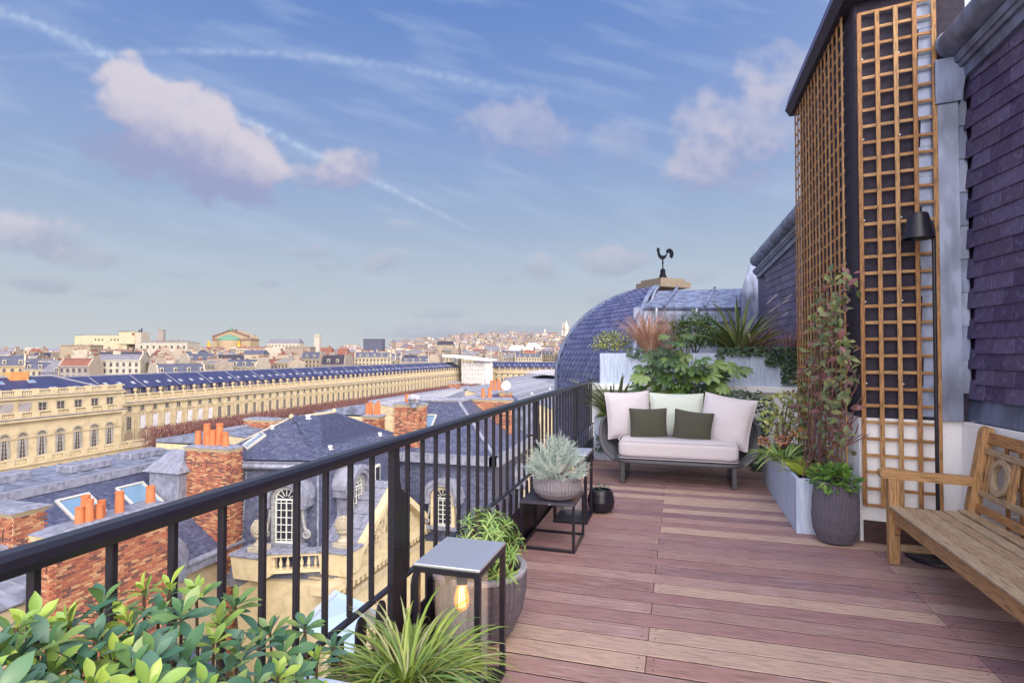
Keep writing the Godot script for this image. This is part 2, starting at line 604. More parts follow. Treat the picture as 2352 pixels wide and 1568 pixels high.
func black_metal() -> StandardMaterial3D:
	return tex_mat("black_metal", rgb(34, 31, 42), 0.36, noise_tex("paint", 0.02, 3, [[0.0, grey(0.85)], [1.0, grey(1.0)]]), Vector3(3, 3, 3), false, 0.02)

func trellis_wood(k: int) -> StandardMaterial3D:
	return wood("trellis%d" % k, [rgb(206, 152, 96), rgb(190, 134, 80), rgb(216, 166, 112)][k], 0.6, Vector3(6, 0.6, 6), k)

func make_deck() -> void:
	var deck := part(self, "terrace_floor", mb().span(Vector3(-1.24, -0.2, 1.6), Vector3(3.0, -0.05, -8.2)), mat("underfloor", rgb(40, 30, 30), 0.9))
	tag(deck, "weathered hardwood deck of long boards with narrow gaps", "", "", "structure")
	var tones := [rgb(184, 146, 138), rgb(174, 134, 128), rgb(166, 126, 122), rgb(156, 120, 120), rgb(204, 172, 154), rgb(146, 112, 114), rgb(178, 136, 126), rgb(168, 132, 130), rgb(174, 138, 130), rgb(162, 122, 116)]
	var g := noise_tex("deck_grain", 0.012, 5, [[0.0, grey(0.68)], [0.38, grey(0.84)], [0.5, grey(0.95)], [0.62, grey(0.88)], [1.0, grey(1.0)]], 1024)
	var mt := []
	for k in tones.size():
		var m := tex_mat("plank%d" % k, tones[k], 0.62, g, Vector3(0.42, 5.0, 5.0), false, 0.05, 0.0, Vector3(k * 0.37, 0.0, k * 0.231))
		stains(m, "bleach%d" % (k % 3), [rgb(206, 196, 200), rgb(120, 96, 112), rgb(196, 182, 182)][k % 3], 0.012, 0.58, 0.85, 0.3)
		mt.append(m)
	var r := RandomNumberGenerator.new()
	r.seed = 5
	var lens := {}
	var screws := []
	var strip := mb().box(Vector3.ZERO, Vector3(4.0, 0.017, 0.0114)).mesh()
	var row := 0
	var z := 1.5
	while z > -8.1:
		var cuts := [-1.16, -0.16, 2.86] if row % 2 == 0 else [-1.16, 1.366, 2.86]
		if row % 2 == 0 and r.randf() < 0.25: cuts = [-1.16, -0.16, 1.366, 2.86]
		for k in cuts.size() - 1:
			var a: float = cuts[k]
			var b: float = cuts[k + 1]
			var l := b - a - 0.003
			var key := "%.2f" % l
			if not lens.has(key):
				lens[key] = mb().cbox(Vector3.ZERO, Vector3(l, 0.024, 0.1405), 0.0018).mesh()
			var y := -0.012 + r.randf_range(-0.0012, 0.0012)
			part(deck, "plank", lens[key], mt[r.randi() % mt.size()], Transform3D(Basis(Vector3.UP, r.randf_range(-0.0006, 0.0006)), Vector3((a + b) * 0.5, y, z)))
			for e in [a + 0.035, b - 0.035]:
				for w in [-0.045, 0.045]:
					screws.append(Transform3D(Basis(), Vector3(e, y + 0.0122, z + w)))
		part(deck, "gap_shade_strip", strip, mat("gap_shade", rgb(34, 23, 25), 0.95), Transform3D(Basis(), Vector3(0.85, -0.0118, z - 0.076)))  # dark strip added in each open gap, coloured for its shade and dirt
		z -= 0.152
		row += 1
	scatter(deck, "screws", mb().lathe([Vector2(0.0045, 0), Vector2(0.0045, 0.0008), Vector2(0, 0.0008)], 8).mesh(), mat("screw", rgb(60, 48, 52), 0.5, 0.6), screws)

func panel_of_slats(called: String, label: String, o: Vector3, right: Vector3, w: float, h: float, nx: int, ny: int, out: Vector3) -> void:
	# verticals in front of horizontals, each slat a piece
	var t := thing(called, label, "trellis", o, 0.0, "wooden trellis panels on the terrace walls")
	var b := Basis(right, Vector3.UP, out)
	var vm := mb().cbox(Vector3(0, h * 0.5, 0), Vector3(0.03, h, 0.011), 0.002).mesh()
	var hm := mb().cbox(Vector3.ZERO, Vector3(h, 0.024, 0.010), 0.002)
	var hmesh := mb().cbox(Vector3.ZERO, Vector3(0.024, w, 0.010), 0.002).mesh()
	hm = null
	var ms := [trellis_wood(0), trellis_wood(1), trellis_wood(2)]
	for i in nx:
		var s := w * i / (nx - 1)
		part(t, "slat", vm, ms[(i * 5 + 1) % 3], Transform3D(b, right * s + out * 0.0175))
	for j in ny:
		var y := h * (j + 0.03) / (ny - 0.94)
		# the slat's grain runs along its own y, so it is turned on its side
		part(t, "slat", hmesh, ms[(j * 7) % 3], Transform3D(Basis(-Vector3.UP, right, out), right * w * 0.5 + Vector3(0, y, 0) + out * 0.006))
	var clip := mb().tube([Vector3(0, 0, -0.03), Vector3(0, 0, 0.003)], 0.006, 8).mesh()
	for j in 6:
		for i in [0, nx / 2]:
			part(t, "wall_plug", clip, mat("plug", rgb(225, 220, 220), 0.5), Transform3D(b, right * (w * i / (nx - 1) + 0.02) + Vector3(0, h * (0.08 + 0.165 * j), 0) + out * 0.006))

func slate_rows(o: Node3D, f: Callable, s0: float, s1: float, y0: Callable, top: Callable, cw: float, chh: float, r: RandomNumberGenerator, most := 300) -> void:
	var me := [mb().cbox(Vector3(0, 0, 0), Vector3(cw - 0.006, chh * 1.3, 0.010), 0.0015).mesh(), mb().cbox(Vector3(0, 0, 0), Vector3(cw - 0.008, chh * 1.3, 0.013), 0.0025).mesh()]
	var xf := []
	var nrm := Vector3(-wd.z, 0, wd.x)
	for j in 40:
		var s := s0 + (0.5 if j % 2 else 0.0) * cw
		while s < s1:
			var y: float = y0.call(s) + j * chh
			if y < top.call(s):
				var b := Basis(wd, Vector3.UP, wd.cross(Vector3.UP)) * Basis(Vector3.RIGHT, -0.10 + r.randf_range(-0.02, 0.02)) * Basis(Vector3.BACK, r.randf_range(-0.008, 0.008))
				xf.append(Transform3D(b, f.call(s + cw * 0.5, y + chh * 0.65, 0.012)))
			s += cw
	pieces(o, "slate", me, [slate_mat(0), slate_mat(1), slate_mat(2), slate_mat(3)], xf, most)

func make_building() -> void:
	# the house the terrace belongs to: slate wall, white parapet, chimney block
	var r := RandomNumberGenerator.new()
	r.seed = 31
	var out := Vector3(-wd.z, 0, wd.x)
	var t := thing("slate_wall", "dark slate hung wall with zinc flashing beside the wooden bench", "wall", chf(0.702, 0.0))
	var loc := -t.position
	var body := mb()
	body.x = Transform3D(Basis(), loc)
	var a := wf(-6.2, 0.96, -0.02); var b := wf(6.5, 0.96, -0.02)
	var back := out * -6.0
	var g0 := 3.02; var g1 := 4.45
	body.hull([a, b, b + back, a + back], [Vector3(a.x, g0, a.z), Vector3(b.x, g1, b.z), Vector3(b.x, g1, b.z) + back, Vector3(a.x, g0, a.z) + back])
	part(t, "backing", body, slate_mat(1))
	slate_rows(t, func(s, y, o): return wf(s, y, o) + loc, -0.02, 2.2, func(_s): return 1.12, func(s): return 3.40 + 0.112 * s, 0.205, 0.109, r)
	var far := thing("slate_wall", "slate hung wall seen beyond the trellised chimney above the planters", "wall", chf(0.702, 0.0))
	slate_rows(far, func(s, y, o): return wf(s, y, o) + loc, -5.6, -2.1, func(_s): return 1.0, func(s): return 3.55 + 0.112 * s, 0.2, 0.109, r)
	# zinc apron at the foot, stepped soakers, cornice under the gutter
	var fl := mb(); fl.x = Transform3D(Basis(), loc)
	fl.hull([wf(-0.0, 0.965, 0.03), wf(4.0, 0.965, 0.03), wf(4.0, 0.965, -0.01), wf(-0.0, 0.965, -0.01)], [wf(0.0, 1.15, 0.004), wf(4.0, 1.15, 0.004), wf(4.0, 1.15, -0.01), wf(0.0, 1.15, -0.01)])
	part(t, "flashing", fl, zinc(1))
	for k in 9:
		var s := mb(); s.x = Transform3D(Basis(), loc)
		var y := 1.16 + k * 0.245
		s.hull([chf(0.648, y, 0.02), chf(0.70, y, 0.02), chf(0.70, y, 0.0), chf(0.648, y, 0.0)], [chf(0.654, y + 0.25, 0.008), chf(0.70, y + 0.25, 0.008), chf(0.70, y + 0.25, 0.0), chf(0.654, y + 0.25, 0.0)])
		part(t, "soaker", s, zinc(k % 2))
	for k in [[0.0, 5.0, "cornice"], [-6.0, -2.0, "cornice"]]:
		var co := mb(); co.x = Transform3D(Basis(), loc)
		for q in [[0.0, 0.07, 0.05], [0.07, 0.1, 0.085], [0.1, 0.15, 0.11]]:
			var p0 := wf(k[0], 3.44 + 0.112 * k[0], 0.0); var p1 := wf(k[1], 3.44 + 0.112 * k[1], 0.0)
			co.hull([p0 + out * q[2] + Vector3(0, q[0], 0), p1 + out * q[2] + Vector3(0, q[0], 0), p1 - out * 0.01 + Vector3(0, q[0], 0), p0 - out * 0.01 + Vector3(0, q[0], 0)],
				[p0 + out * (q[2] + 0.012) + Vector3(0, q[1], 0), p1 + out * (q[2] + 0.012) + Vector3(0, q[1], 0), p1 - out * 0.01 + Vector3(0, q[1], 0), p0 - out * 0.01 + Vector3(0, q[1], 0)])
		part(t if k[0] == 0.0 else far, k[2], co, zinc(1))
	# gutters
	for k in [[0.03, 5.0, "round zinc gutter running above the dark slate wall and bench"], [-5.75, -2.0, "round zinc gutter above the slate wall beyond the trellised chimney"]]:
		var gt := thing("roof_gutter", k[2], "gutter", wf(k[0], 3.70 + 0.112 * k[0], 0.11), 0.0, "round zinc gutters")
		var p1 := wf(k[1], 3.70 + 0.112 * k[1], 0.11) - gt.position
		part(gt, "trough", mb().tube([Vector3.ZERO, p1], 0.105, 24), zinc(1))
		for j in int((k[1] - k[0]) / 0.62) + 1:
			var p := p1.normalized() * 0.62 * (j + 0.02)
			part(gt, "collar", mb().tube([p, p + p1.normalized() * 0.018], 0.112, 24), zinc(1))
	var rf := thing("zinc_roof", "pale zinc roof slope above the gutter and slate wall", "roof", wf(0.0, 3.8, -0.05))
	var rm := mb()
	var e0 := wf(-0.6, 3.72, -0.02) - rf.position; var e1 := wf(5.0, 4.3, -0.02) - rf.position
	var up := Vector3(0, 1.9, 0) - out * 2.2
	rm.hull([e0, e1, e1 - out * 2.2, e0 - out * 2.2], [e0 + up * 0.01 + Vector3(0, 0.03, 0), e1 + up * 0.01 + Vector3(0, 0.03, 0), e1 + up, e0 + up])
	part(rf, "sheet", rm, zinc(2))
	# parapet
	var pa := part(self, "white_parapet", mb().hull([wf(0.001, 0.0, 0.06), wf(5.5, 0.0, 0.06), wf(5.5, 0.0, -0.2), wf(0.001, 0.0, -0.2)], [wf(0.001, 0.955, 0.06), wf(5.5, 0.955, 0.06), wf(5.5, 0.955, -0.2), wf(0.001, 0.955, -0.2)]), plaster())
	tag(pa, "low white plastered parapet under the slate wall behind the bench", "wall")
	# chimney block: white below, dark above, slate-edged cap
	var c := thing("chimney_block", "tall dark chimney block with white plaster foot and overhanging cap", "chimney", CH)
	var fp := [Vector3.ZERO, chd * 0.702, Vector3(1.79, 0, -7.1) - CH, Vector3(0, 0, -2.1)]
	var lift := func(l, y): return l.map(func(p): return p + Vector3(0, y, 0))
	part(c, "white_foot", mb().hull(lift.call(fp, 0.0), lift.call(fp, 0.953)), plaster())
	part(c, "shaft", mb().hull(lift.call(fp, 0.9531), lift.call(fp, 4.21)), dark_render())
	var wide := [Vector3(-0.09, 0, 0.08), chd * 0.5 + Vector3(0.0, 0, 0.09), Vector3(1.75, 0, -7.1) - CH + Vector3(0.02, 0, -0.08), Vector3(-0.09, 0, -2.2)]
	var wide2 := [Vector3(-0.13, 0, 0.12), chd * 0.5 + Vector3(0.02, 0, 0.13), Vector3(1.75, 0, -7.1) - CH + Vector3(0.02, 0, -0.1), Vector3(-0.13, 0, -2.24)]
	var cap := part(c, "cap", mb().hull(lift.call(wide, 4.212), lift.call(wide2, 4.30)), dark_render())
	part(cap, "coping", mb().hull(lift.call(wide2, 4.301), lift.call(wide, 4.46)), slate_mat(0))
	part(c, "skirting_board", mb().beam(chd * 0.02 + Vector3(0, 0.083, 0.012), chd * 0.7 + Vector3(0, 0.083, 0.012), 0.02, 0.165), wood("skirting", rgb(88, 58, 58), 0.6, Vector3(0.4, 6, 6), 3))
	# zinc boxing and ragged flashing on the front face
	var zb := mb(); zb.x = Transform3D(Basis(), -CH)
	zb.hull([chf(0.512, 0.96, 0.05), chf(0.645, 0.96, 0.05), chf(0.645, 0.96, 0.0), chf(0.512, 0.96, 0.0)], [chf(0.51, 3.30, 0.05), chf(0.642, 3.30, 0.05), chf(0.642, 3.30, 0.0), chf(0.51, 3.30, 0.0)])
	part(c, "zinc_boxing", zb, zinc(0))
	var hop := mb(); hop.x = Transform3D(Basis(), -CH)
	hop.hull([chf(0.505, 3.29, 0.07), chf(0.66, 3.29, 0.07), chf(0.66, 3.29, 0.0), chf(0.505, 3.29, 0.0)], [chf(0.50, 3.60, 0.11), chf(0.70, 3.60, 0.11), chf(0.70, 3.60, 0.0), chf(0.50, 3.60, 0.0)])
	part(c, "hopper", hop, zinc(1))
	for k in 14:
		var f2 := mb(); f2.x = Transform3D(Basis(), -CH)
		var y := 0.98 + k * 0.225
		var l := 0.405 + 0.015 * sin(k * 2.3)
		f2.hull([chf(l, y, 0.006), chf(0.511, y, 0.006), chf(0.511, y, 0.0), chf(l, y, 0.0)], [chf(l + 0.006, y + 0.224, 0.003), chf(0.511, y + 0.224, 0.003), chf(0.511, y + 0.224, 0.0), chf(l + 0.006, y + 0.224, 0.0)])
		part(c, "flashing", f2, zinc(0))
	var wall2 := mb(); wall2.x = Transform3D(Basis(), -CH)
	wall2.hull([chf(0.51, 3.60, -0.3), chf(1.6, 3.60, -0.3), chf(1.6, 3.6, -0.6), chf(0.51, 3.6, -0.6)], [chf(0.51, 4.9, -0.3), chf(1.6, 5.3, -0.3), chf(1.6, 5.3, -0.6), chf(0.51, 4.9, -0.6)])
	part(c, "zinc_cheek", wall2, zinc(2))
	# trellis
	panel_of_slats("trellis_panel", "tall wooden trellis on the chimney face beside the floor lamp", chf(0.03, 0.285, 0.03), chd, 0.475, 3.82, 5, 31, Vector3(-chd.z, 0, chd.x))
	panel_of_slats("trellis_panel", "wide wooden trellis behind the climbing plant on the chimney side", Vector3(1.31, 0.285, -7.12), Vector3.BACK, 1.93, 3.92, 15, 32, Vector3.LEFT)
	panel_of_slats("trellis_panel", "low wooden trellis on the white parapet behind the bench", wf(0.55, 0.13, 0.09), wd, 1.3, 0.72, 11, 7, out)
	# wall at the end of the terrace, with a ledge
	var bw := thing("end_wall", "low white wall carrying the zinc planters behind the sofa", "wall", Vector3(-1.25, 0, -8.17))
	part(bw, "body", mb().span(Vector3(0, -1.5, 0), Vector3(2.98, 0.93, -0.25)), plaster())
	part(bw, "ledge", mb().cbox(Vector3(1.49, 0.975, -0.1), Vector3(2.98, 0.085, 0.36), 0.006), plaster())
	# slab edge under the deck, and the storeys below
	var sl := part(self, "house_below", mb().span(Vector3(-1.30, -0.28, 3.0), Vector3(2.6, -25.0, -8.42)), tex_mat("house_stone", rgb(205, 190, 160), 0.85, noise_tex("render", 0.02, 5, []), Vector3(0.4, 0.4, 0.4), true))
	tag(sl, "stone storeys of the house carrying the terrace", "building")

func make_railing() -> void:
	var t := thing("railing", "black metal railing with slim balusters along the terrace edge", "railing", Vector3(RX, 0, 0))
	var m := black_metal()
	var z0 := 1.4; var z1 := -8.14
	var prof := PackedVector2Array()
	for p in [[-0.03, 1.046], [0.03, 1.046], [0.034, 1.062], [0.030, 1.078], [0.016, 1.087], [-0.016, 1.087], [-0.030, 1.078], [-0.034, 1.062]]:
		prof.append(Vector2(p[0], p[1]))
	part(t, "top_rail", mb().prism(prof, z1, z0), m)
	part(t, "lower_rail", mb().cbox(Vector3(0, 0.458, (z0 + z1) * 0.5), Vector3(0.028, 0.016, z0 - z1), 0.003), m)
	part(t, "kick_plate", mb().cbox(Vector3(0, 0.10, (z0 + z1) * 0.5), Vector3(0.012, 0.34, z0 - z1), 0.002), m)
	var bar := mb().cbox(Vector3(0, 0.76, 0), Vector3(0.020, 0.58, 0.018), 0.003).mesh()
	var fin := PackedVector2Array([Vector2(-0.035, 0.26)])
	fin.append(Vector2(0.035, 0.26))
	for k in 9:
		var an := PI * k / 8.0
		fin.append(Vector2(0.035 * cos(an), 0.385 + 0.05 * sin(an)))
	var finm := mb(); finm.x = Transform3D(Basis(Vector3.UP, PI / 2), Vector3.ZERO)
	var finmesh := finm.prism(fin, -0.005, 0.005).mesh()
	var k := 0
	var z := 1.23
	while z > -8.1:
		var post := false
		for pz in [0.38, -2.216, -4.76, -6.72]:
			if absf(z - pz) < 0.07: post = true
		if not post:
			part(t, "baluster", bar, m, Transform3D(Basis(), Vector3(0, 0, z)))
		part(t, "fin", finmesh, m, Transform3D(Basis(), Vector3(0, 0, z - 0.078)))
		z -= 0.1555
		k += 1
	# posts: a flat upright with a shouldered stiffener at its back
	for pz in [0.38, -2.216, -4.76, -6.72]:
		var o := Transform3D(Basis(Vector3.UP, PI / 2), Vector3(0, 0, pz))
		var pm := mb(); pm.x = o
		pm.cbox(Vector3(0, 0.52, 0), Vector3(0.05, 1.05, 0.03), 0.003)
		var pn := part(t, "post", pm, m)
		if pz > -6.0:
			var st := PackedVector2Array([Vector2(0.026, -0.05), Vector2(0.105, -0.05), Vector2(0.105, 0.78), Vector2(0.098, 0.82), Vector2(0.075, 0.845), Vector2(0.05, 0.86), Vector2(0.036, 0.9), Vector2(0.03, 1.045), Vector2(0.026, 1.045)])
			var sm := mb(); sm.x = o
			part(pn, "stiffener", sm.prism(st, -0.012, 0.012), m)
			for by in [0.3, 0.62]:
				var bo := mb(); bo.x = o
				part(pn, "bolt", bo.tube([Vector3(0.0, by, 0.014), Vector3(0.0, by, 0.022)], 0.008, 6), m)

# ---------------------------------------------------------------- furniture
func teak(k: int, along: Vector3) -> StandardMaterial3D:
	return wood("teak%d_%d" % [k, int(along.x * 10 + along.y)], [rgb(214, 164, 112), rgb(202, 146, 96), rgb(212, 184, 152), rgb(202, 170, 136)][k], 0.55, along, k + 3)

func make_bench() -> void:
	var t := thing("garden_bench", "weathered teak garden bench with slatted seat and ring in its back", "bench", Vector3(1.415, 0, -4.55))
	var gx := Vector3(0.5, 7, 7); var gy := Vector3(7, 0.5, 7); var gz := Vector3(7, 7, 0.5)
	var len := 2.35
	for e in [0.0, len]:
		part(t, "leg", mb().cbox(Vector3(0, 0.295, e), Vector3(0.066, 0.59, 0.062), 0.004), teak(0, gy))
		# back post: upright below the seat, leaning above it, rounded top
		var po := PackedVector2Array([Vector2(0.44, 0), Vector2(0.50, 0), Vector2(0.50, 0.40), Vector2(0.585, 0.92), Vector2(0.578, 0.955), Vector2(0.55, 0.965), Vector2(0.525, 0.95), Vector2(0.515, 0.92), Vector2(0.43, 0.42)])
		part(t, "back_post", mb().prism(po, e - 0.031, e + 0.031), teak(1 if e > 0 else 0, gy))
		# arm, waved from the side and rounded at its front end
		var ar := PackedVector2Array([Vector2(-0.085, 0.615), Vector2(-0.075, 0.592), Vector2(-0.04, 0.588), Vector2(0.46, 0.565), Vector2(0.46, 0.625), Vector2(0.34, 0.63), Vector2(0.2, 0.632), Vector2(0.08, 0.645), Vector2(0.0, 0.655), Vector2(-0.06, 0.65), Vector2(-0.083, 0.636)])
		part(t, "armrest", mb().prism(ar, e - 0.036, e + 0.036), teak(0, gx))
		part(t, "side_rail", mb().cbox(Vector3(0.24, 0.335, e), Vector3(0.44, 0.07, 0.03), 0.004), teak(1, gx))
		part(t, "stretcher", mb().cbox(Vector3(0.24, 0.11, e), Vector3(0.44, 0.05, 0.028), 0.004), teak(3, gx))
	part(t, "front_rail", mb().cbox(Vector3(0.012, 0.325, len * 0.5), Vector3(0.028, 0.085, len - 0.07), 0.004), teak(0, gz))
	for e in [[0.032, 1.0], [len - 0.032, -1.0]]:
		var br := PackedVector2Array([Vector2(0, 0.29), Vector2(0.0, 0.20), Vector2(0.02, 0.215), Vector2(0.03, 0.25), Vector2(0.06, 0.262), Vector2(0.07, 0.285)])
		var bm := mb(); bm.x = Transform3D(Basis(Vector3(0, 0, e[1]), Vector3.UP, Vector3(-e[1], 0, 0)), Vector3(0.012, 0, e[0]))
		part(t, "bracket", bm.prism(br, -0.013, 0.013), teak(1, gy))
	for k in 6:
		var x := 0.005 + k * 0.079
		var y := 0.394 - 0.012 * sin(PI * k / 5.0) + (0.006 if k == 5 else 0.0)
		part(t, "seat_slat", mb().cbox(Vector3(x, y, len * 0.5), Vector3(0.072, 0.02, len - 0.006 if k == 0 else len - 0.066), 0.005), teak(2 if k % 2 == 0 else 3, gz))
	# back, in the plane of the leaning posts
	var lean := atan2(0.085, 0.5)
	var bs := Basis(Vector3(0, 0, 1), Vector3(sin(lean), cos(lean), 0), Vector3(-cos(lean), sin(lean), 0))   # x along bench, y up the back, z to the sitter
	var bo := Vector3(0.478, 0.40, 0)
	var bp := func(m): m.x = Transform3D(bs, bo); return m
	part(t, "top_rail", bp.call(mb()).cbox(Vector3(len * 0.5, 0.495, 0), Vector3(len - 0.06, 0.075, 0.032), 0.006), teak(1, gz))
	part(t, "upper_rail", bp.call(mb()).cbox(Vector3(len * 0.5, 0.405, 0), Vector3(len - 0.06, 0.04, 0.028), 0.004), teak(3, gz))
	part(t, "lower_rail", bp.call(mb()).cbox(Vector3(len * 0.5, 0.13, 0), Vector3(len - 0.06, 0.04, 0.028), 0.004), teak(3, gz))
	part(t, "seat_rail", bp.call(mb()).cbox(Vector3(len * 0.5, 0.03, 0), Vector3(len - 0.06, 0.05, 0.028), 0.004), teak(1, gz))
	for cx in [0.235, 0.86, 1.49, 2.115]:
		var ring := mb()
		var ro := []
		for k in 33:
			var an := TAU * k / 32
			ro.append(an)
		var f := func(u, v): return Vector3.ZERO
		ring.x = Transform3D(bs, bo + bs * Vector3(cx, 0.268, 0))
		for k in 32:
			var c0 := Vector2(cos(ro[k]), sin(ro[k])); var c1 := Vector2(cos(ro[k + 1]), sin(ro[k + 1]))
			var o0 := Vector3(c0.x * 0.115, c0.y * 0.118, 0); var o1 := Vector3(c1.x * 0.115, c1.y * 0.118, 0)
			var i0 := Vector3(c0.x * 0.08, c0.y * 0.083, 0); var i1 := Vector3(c1.x * 0.08, c1.y * 0.083, 0)
			var d := Vector3(0, 0, 0.016)
			ring.q(i0 + d, o0 + d, o1 + d, i1 + d); ring.q(i1 - d, o1 - d, o0 - d, i0 - d)
			ring.q(o0 - d, o1 - d, o1 + d, o0 + d); ring.q(i1 - d, i0 - d, i0 + d, i1 + d)
		part(t, "ring", ring, teak(2, gy))
		for dx in [-0.165, -0.125, 0.125, 0.165]:
			if cx + dx > 0.04 and cx + dx < len - 0.04:
				part(t, "back_slat", bp.call(mb()).cbox(Vector3(cx + dx, 0.268, 0), Vector3(0.028, 0.245, 0.018), 0.003), teak(0, gy))

func rope_mat() -> StandardMaterial3D:
	return tex_mat("rope", rgb(104, 102, 108), 0.8, noise_tex("rope", 0.05, 2, [[0.0, grey(0.7)], [1.0, grey(1.0)]]), Vector3(9, 9, 9), false, 0.1)

func cloth(key: String, c: Color) -> StandardMaterial3D:
	var m := tex_mat(key, c, 0.95, noise_tex("weave", 0.16, 2, [[0.0, grey(0.86)], [0.5, grey(0.95)], [1.0, grey(1.0)]]), Vector3(4, 4, 4), false, 0.03)
	m.rim_enabled = true
	m.rim = 0.3
	return m

func pillow(w: float, h: float, d: float, seed: int, square := 0.55) -> MB:
	# a stuffed cushion standing in the xy plane: corners pinched, faces swollen, soft creases
	var f := FastNoiseLite.new()
	f.seed = seed; f.frequency = 2.2; f.fractal_octaves = 3
	var m := mb()
	for side in [1.0, -1.0]:
		var g := func(u, v):
			var a: float = u * 2.0 - 1.0
			var b: float = v * 2.0 - 1.0
			var pinch := 1.0 - 0.07 * (1.0 - absf(a) * absf(a)) * pow(absf(b), 3.0) - 0.0
			var pinch2 := 1.0 - 0.07 * (1.0 - absf(b) * absf(b)) * pow(absf(a), 3.0)
			var thick := pow(maxf(0.0, 1.0 - a * a), square) * pow(maxf(0.0, 1.0 - b * b), square)
			var cr := f.get_noise_3d(a, b, side) * 0.16 * (1.0 - thick * 0.6)
			# creases run in from the corners
			var corner := pow(absf(a * b), 2.0)
			cr += 0.10 * corner * sin(14.0 * (absf(a) - absf(b)) + seed)
			return Vector3(a * side * w * 0.5 * pinch2, b * h * 0.5 * pinch, side * d * 0.5 * (thick * (1.0 + cr) + 0.03))
		m.grid(g, 22, 22)
	# welt round the edge
	var rim := []
	for k in 4:
		for i in 22:
			var s := i / 22.0 * 2.0 - 1.0
			var p := Vector2(s, -1) if k == 0 else Vector2(1, s) if k == 1 else Vector2(-s, 1) if k == 2 else Vector2(-1, -s)
			var px := 1.0 - 0.07 * (1.0 - p.y * p.y) * pow(absf(p.x), 3.0)
			var py := 1.0 - 0.07 * (1.0 - p.x * p.x) * pow(absf(p.y), 3.0)
			rim.append(Vector3(p.x * w * 0.5 * px, p.y * h * 0.5 * py, 0))
	rim.append(rim[0])
	m.tube(rim, 0.007, 6, false)
	return m

